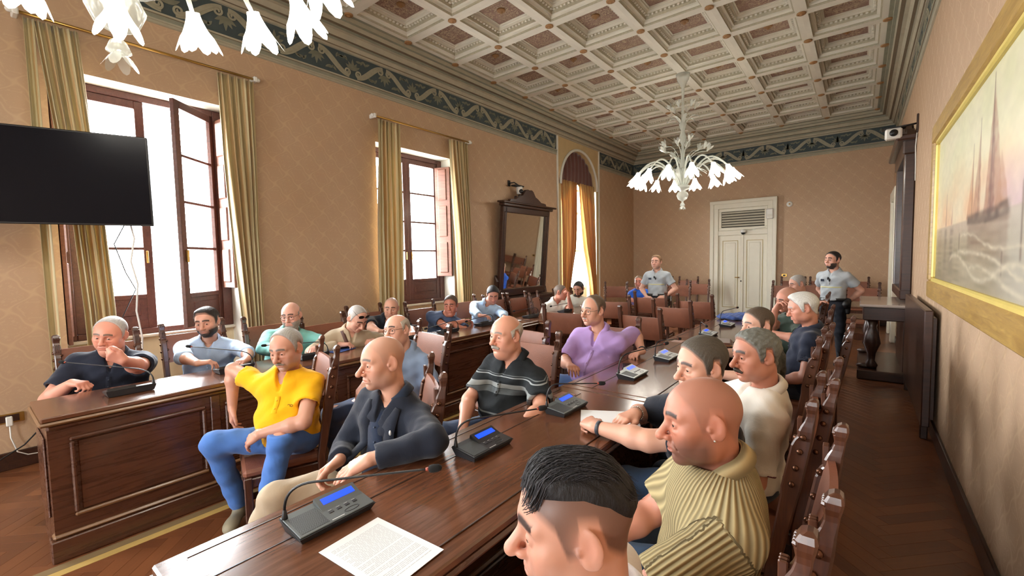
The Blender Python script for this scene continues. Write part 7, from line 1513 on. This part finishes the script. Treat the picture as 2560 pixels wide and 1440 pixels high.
# sockets on the left wall
e = empty('wall_socket', (XL, 0.20, 0.40), 0, 'brass wall socket with a white charger, low on the left wall', 'socket'); MB().box((0, -0.12, 0), (0.012, 0.12, 0.08), 0.004).build('plate', M_BRASS, e); MB().box((0.012, -0.09, 0.01), (0.016, 0.09, 0.07), 0.001).build('insert', M_WOODD, e); MB().box((0.014, 0.01, -0.02), (0.05, 0.05, 0.06), 0.006).build('plug', M_WHITEP, e)
MB().tube([(0.03, 0.03, -0.02), (0.035, 0.03, -0.12), (0.05, 0.06, -0.25), (0.03, 0.12, -0.3), (0.03, 0.3, -0.32), (0.03, 0.5, -0.35)], 0.005, 6).build('cable', M_WHITEP, e, True)
e = empty('floor_cable', (XL + 0.05, 0.0, 0.004), 0, 'dark cable hanging to the floor beside the wall socket', 'cable'); MB().tube([(0.0, 0.62, 0.62), (0.02, 0.5, 0.42), (0.03, 0.3, 0.2), (0.04, 0.0, 0.03), (0.06, -0.4, 0.006)], 0.006, 6).build('lead', M_BLACK, e, True); MB().box((-0.02, -0.46, 0), (0.08, -0.36, 0.03), 0.006).build('plug_block', M_BLACK, e)
# low platform piece: white mouse-shaped plug under the middle bench
e = empty('cable_box', (-1.02, 1.20, 0.735), 0, 'small white cable box fixed under the edge of the nearest bench', 'box'); MB().box((-0.03, -0.05, 0), (0.03, 0.05, 0.036), 0.014).build('case', M_WHITEP, e); MB().tube([(0, 0.05, 0.02), (0, 0.12, 0.028), (-0.02, 0.2, 0.034)], 0.004, 6).build('lead', M_WHITEP, e, True)

# ------------------------------------------------------------------ empty chairs
for x, y, yw, lb in (
        (-1.84, 5.00, 80, 'empty leather chair turned from the middle bench, in line with the lilac shirt'),
        (-1.84, 6.02, 82, 'empty leather chair, second along the middle bench past the lilac shirt'),
        (-1.84, 6.98, 84, 'empty leather chair at the far end of the middle bench, before the white door'),
        (-2.44, 2.92, -98, 'empty leather chair half hidden behind the striped polo'),
        (-2.85, 4.86, 100, 'empty leather chair seen from behind just left of the lilac-shirted man'),
        (-2.93, 6.40, 98, 'empty leather chair behind the lilac-shirted man\'s head'),
        (-4.35, 5.45, 0, 'empty leather chair behind the left bench, right after the man with bowed head'),
        (-4.30, 6.0, 0, 'empty leather chair behind the left bench, next to the white shirt'),
        (-2.68, 7.3, 95, 'empty leather chair directly in front of the fair-haired guard'),
        (-4.30, 9.25, -65, 'empty leather chair beside the man in bright blue'),
        (-3.26, 10.1, -85, 'empty leather chair behind the fair-haired guard'),
        (-3.02, 10.75, -85, 'empty leather chair left of the white door, far row'),
        (-1.24, 10.6, -95, 'empty leather chair under the light switch'),
        (-0.72, 10.9, -95, 'empty leather chair just left of the dark-haired guard'),
        (0.02, 10.3, -95, 'empty leather chair right of the dark-haired guard'),
        (-1.30, 12.7, -90, 'empty leather chair against the back wall, first right of the white door'),
        (-0.70, 12.75, -90, 'empty leather chair against the back wall, second right of the white door'),
        (-0.08, 12.75, -90, 'empty leather chair against the back wall, nearest the right corner'),
        (-3.75, 12.4, -90, 'empty leather chair against the back wall, just left of the white door'),
        (-4.45, 12.4, -90, 'empty leather chair against the back wall, in the far left corner'),
        (-0.50, 3.98, 180, 'empty leather chair between the mottled shirt and the white-haired man')):
    chair(x, y, yw, lb)
# small desk in front of the man in bright blue
desk('council_desk', 'walnut bench in front of the man in bright blue', (-3.65, 7.55, 0), math.radians(0), 0.9, 0.5, 1, GD)
# ------------------------------------------------------------------ things the people wear
def by_label(s):
    for q in PE:
        if s in q['root']['label']: return q
def band(I, side, off, r, w, mat, name, seg=20):
    """bracelet / strap round the wrist"""
    a = nv(I['W'][side] - I['E'][side]); c = I['W'][side] - a * off; b = nv(np.cross(a, (0.1, 0.2, 1))); d = np.cross(a, b)
    rows = [[c + a * (q * w) + (b * math.cos(t) + d * math.sin(t)) * r - I['O'] for t in [2 * math.pi * k / seg for k in range(seg + 1)]] for q in (-0.5, 0.5)]
    m = MB(); m.grid(rows); o = m.build(name, mat, I['root'], True); o.modifiers.new('thick', 'SOLIDIFY').thickness = 0.003
I = by_label('black tee with forearms')
band(I, 'L', 0.02, 0.034, 0.018, mat_plain('dark_wristband', (44, 48, 56), 0.5), 'wristband')
a = nv(I['W']['R'] - I['E']['R']); c = I['W']['R'] - a * 0.03; b = nv(np.cross(a, (0.1, 0.2, 1))); d = np.cross(a, b)
m = MB()
for k in range(26): t = 2 * math.pi * k / 26; m.sphere(tuple(c + (b * math.cos(t) + d * math.sin(t)) * 0.034 - I['O'] + a * (0.003 if k % 2 else -0.003)), 0.0042, 6, 4)
m.build('bracelet', mat_plain('silver_chain', (214, 210, 204), 0.2, 0.9), I['root'], True)
I = by_label('fair-haired standing'); band(I, 'L', 0.01, 0.033, 0.03, mat_plain('steel_watch', (190, 192, 190), 0.3, 0.8), 'watch')
I = by_label('lilac shirt'); band(I, 'L', 0.02, 0.034, 0.014, M_BLACK, 'watch')
def surf_pt(I, t, lat, out=0.5):
    """point on the clothes in front of the chest: t below the neck, lat to the right"""
    from mathutils.bvhtree import BVHTree
    key = '_bv'
    if key not in I:
        o = [c for c in I['root'].children if c.name.split('.')[0] in ('shirt', 'jacket')][0]; n = len(o.data.vertices); co = np.empty(n * 3, np.float32); o.data.vertices.foreach_get('co', co)
        I[key] = BVHTree.FromPolygons([tuple(q) for q in co.reshape(-1, 3)], [tuple(p.vertices) for p in o.data.polygons])
    o0 = I['N'] - I['up'] * t + I['rT'] * lat + I['fT'] * out - I['O']; h_ = I[key].ray_cast(Vector(o0), Vector(-I['fT'])); return np.array(h_[0]) if h_[0] is not None else None
def ribbon_on(I, pts, w, mat, name, off=0.004, thick=0.004):
    P = [surf_pt(I, t, l) for t, l in pts]; ww = w if isinstance(w, list) else [w] * len(P); rows = []
    keep = [(p, q) for p, q in zip(P, ww) if p is not None]
    for k, (p, q) in enumerate(keep):
        a = keep[max(k - 1, 0)][0]; b = keep[min(k + 1, len(keep) - 1)][0]; tg = nv(b - a); sd = nv(np.cross(tg, I['fT'])); rows.append([p - sd * q / 2 + I['fT'] * off, p + I['fT'] * (off + 0.002), p + sd * q / 2 + I['fT'] * off])
    m = MB(); m.grid(rows); o = m.build(name, mat, I['root'], True); o.modifiers.new('thick', 'SOLIDIFY').thickness = thick; return o
# dark blazer: shirt front, lapels, pin
I = by_label('dark blazer')
MSH = cloth((34, 46, 68)); MJ = cloth((30, 36, 50))
ribbon_on(I, [(0.03 + 0.03 * k, 0.0) for k in range(15)], [0.07 + 0.006 * k for k in range(15)], MSH, 'shirt_front', 0.003)
for q in (0.10, 0.18, 0.26, 0.34):
    p = surf_pt(I, q, 0.0)
    if p is not None: MB().sphere(tuple(p + I['fT'] * 0.011), 0.005, 8, 5).build('button', mat_plain('navy_button', (60, 74, 96), 0.4), I['root'], True)
for s in (-1, 1):
    ribbon_on(I, [(0.0 + 0.03 * k, s * (0.085 - 0.002 * k)) for k in range(11)], [0.03, 0.05, 0.065, 0.075, 0.08, 0.072, 0.06, 0.05, 0.04, 0.028, 0.012], MJ, 'lapel', 0.006)
p = surf_pt(I, 0.10, -0.095)
if p is not None: MB().sphere(tuple(p + I['fT'] * 0.012), 0.011, 10, 6, (0.7, 0.7, 1.2)).build('lapel_pin', mat_plain('silver_pin', (226, 228, 226), 0.3, 0.3), I['root'], True)
# yellow polo: small chest mark
I = by_label('yellow polo'); p = surf_pt(I, 0.17, -0.085)
if p is not None:
    for dx, rr in ((-0.008, 0.008), (0.008, 0.007)):
        ring = [tuple(p + I['fT'] * 0.003 + I['rT'] * (-dx + rr * math.cos(t)) + I['up'] * rr * math.sin(t)) for t in [0.6 + 5.1 * k / 16 for k in range(17)]]
        MB().tube(ring, 0.0016, 5).build('chest_mark', mat_plain('brown_thread', (110, 78, 20), 0.7), I['root'], True)
# brown bag strap over the beige shirt
I = by_label('brown bag strap')
ribbon_on(I, [(-0.02 + 0.03 * k, 0.10 - 0.014 * k) for k in range(13)], 0.035, mat_plain('brown_strap', (84, 54, 46), 0.6), 'bag_strap', 0.005)
# guards: sunglasses in the collar, chest lettering, reflective band, holster
for s in ('fair-haired standing', 'dark-haired bearded standing'):
    I = by_label(s)
    ribbon_on(I, [(0.235, 0.15 - 0.02 * k) for k in range(16)], 0.018, mat_plain('pale_band', (214, 222, 224) if 'dark' in s else (204, 200, 150), 0.5), 'chest_band', 0.003, 0.002)
    for dx, dt in ((0.012, 0.10), (-0.012, 0.125)):
        p = surf_pt(I, dt, dx)
        if p is not None: MB().sphere(tuple(p + I['fT'] * 0.012), 0.022, 10, 6, (0.6, 0.6, 1.1)).build('sunglasses', M_BLACK, I['root'], True)
    for k in range(4):
        p = surf_pt(I, 0.13, 0.075 + 0.014 * k)
        if p is not None: q = p + I['fT'] * 0.003; MB().box(tuple(q - np.array([0.006, 0.006, 0.018])), tuple(q + np.array([0.006, 0.006, 0.018]))).build('chest_letter', mat_plain('dark_print', (40, 52, 70), 0.6), I['root'])
    hp_ = I['P'] - I['rT'] * 0.20 + I['up'] * 0.02 - I['O']; g = G(hp_ - 0.16, hp_ + 0.16, 0.010); g.cone(hp_ + np.array([0, 0, .05]), hp_ - np.array([0, 0, .12]), 0.042, 0.035, 0.0); g.ell(hp_ + I['fT'] * 0.05, (0.05, 0.06, 0.06), 0.02); v, f = g.nets(); mesh_np('holster', v, f, M_BLACK, I['root'])
# polo trims
def sleeve_band(I, side, fr, mat, w=0.006, r=0.075):
    a = nv(I['E'][side] - I['Sh'][side]); c = I['Sh'][side] + (I['E'][side] - I['Sh'][side]) * fr; b = nv(np.cross(a, (0.1, 0.2, 1))); d = np.cross(a, b)
    ring = [tuple(c + (b * math.cos(t) + d * math.sin(t)) * r - I['O']) for t in [2 * math.pi * k / 28 for k in range(29)]]
    MB().tube(ring, w, 6, False).build('sleeve_band', mat, I['root'], True)
for s in ('white polo',):
    I = [q for q in PE if q['root']['label'].startswith('moustached man with curly')][0]
    sleeve_band(I, 'L', 0.83, mat_plain('maroon_trim', (110, 50, 60), 0.7), 0.004, 0.0765)
# ear studs
I = by_label('shaven-headed')
for s in (-1,):
    c = np.array((s * 0.086, -0.004, -0.034)); MB().sphere(tuple(I['H'] + (c * I['hl']) @ I['HF'] - I['O']), 0.0035, 8, 6).build('ear_stud', mat_plain('stud', (236, 236, 236), 0.1, 0.8), I['root'], True)
# swept-back strands of the young man in the foreground
I = by_label('undercut'); m = MB(); r3 = random.Random(5); base = np.array([0, -0.014, 0.030])
for k in range(1500):
    u = r3.uniform(-1, 1); t0 = r3.uniform(-0.55, 0.98); pts = []
    L = r3.uniform(0.045, 0.075); lift = r3.uniform(0.0, 0.010)
    for q in range(5):
        t = q / 4; yy = t0 * 0.088 - L * t * 0.9 + 0.012 * (1 - t); xx = u * 0.056 * (1 - 0.15 * t)
        rz = 1 - (xx / 0.079) ** 2 - (yy / 0.101) ** 2
        zz = 0.088 * math.sqrt(max(rz, 0.02)) + 0.004 + lift * math.sin(math.pi * (0.25 + 0.75 * t)) * (1.0 + 0.9 * max(0, t0)) + 0.012 * max(0, t0) ** 2
        pts.append(tuple(I['H'] + ((base + np.array([xx, yy, zz])) * I['hl']) @ I['HF'] - I['O']))
    m.tube(pts, [0.0007, 0.0009, 0.0008, 0.0006, 0.0002], 3, False)
o = m.build('hair_strands', M_HAIR, I['root'], True); tag(o, kind='stuff'); n = len(o.data.vertices)
at = o.data.color_attributes.new('Col', 'FLOAT_COLOR', 'POINT'); c4 = np.ones((n, 4), np.float32); sh_ = np.repeat(nrg.random(n // 15 + 1), 15)[:n]; c4[:, :3] = np.array(lin((46, 44, 48)))[None] * (0.5 + 1.8 * sh_[:, None] ** 3); at.data.foreach_set('color', c4.ravel())
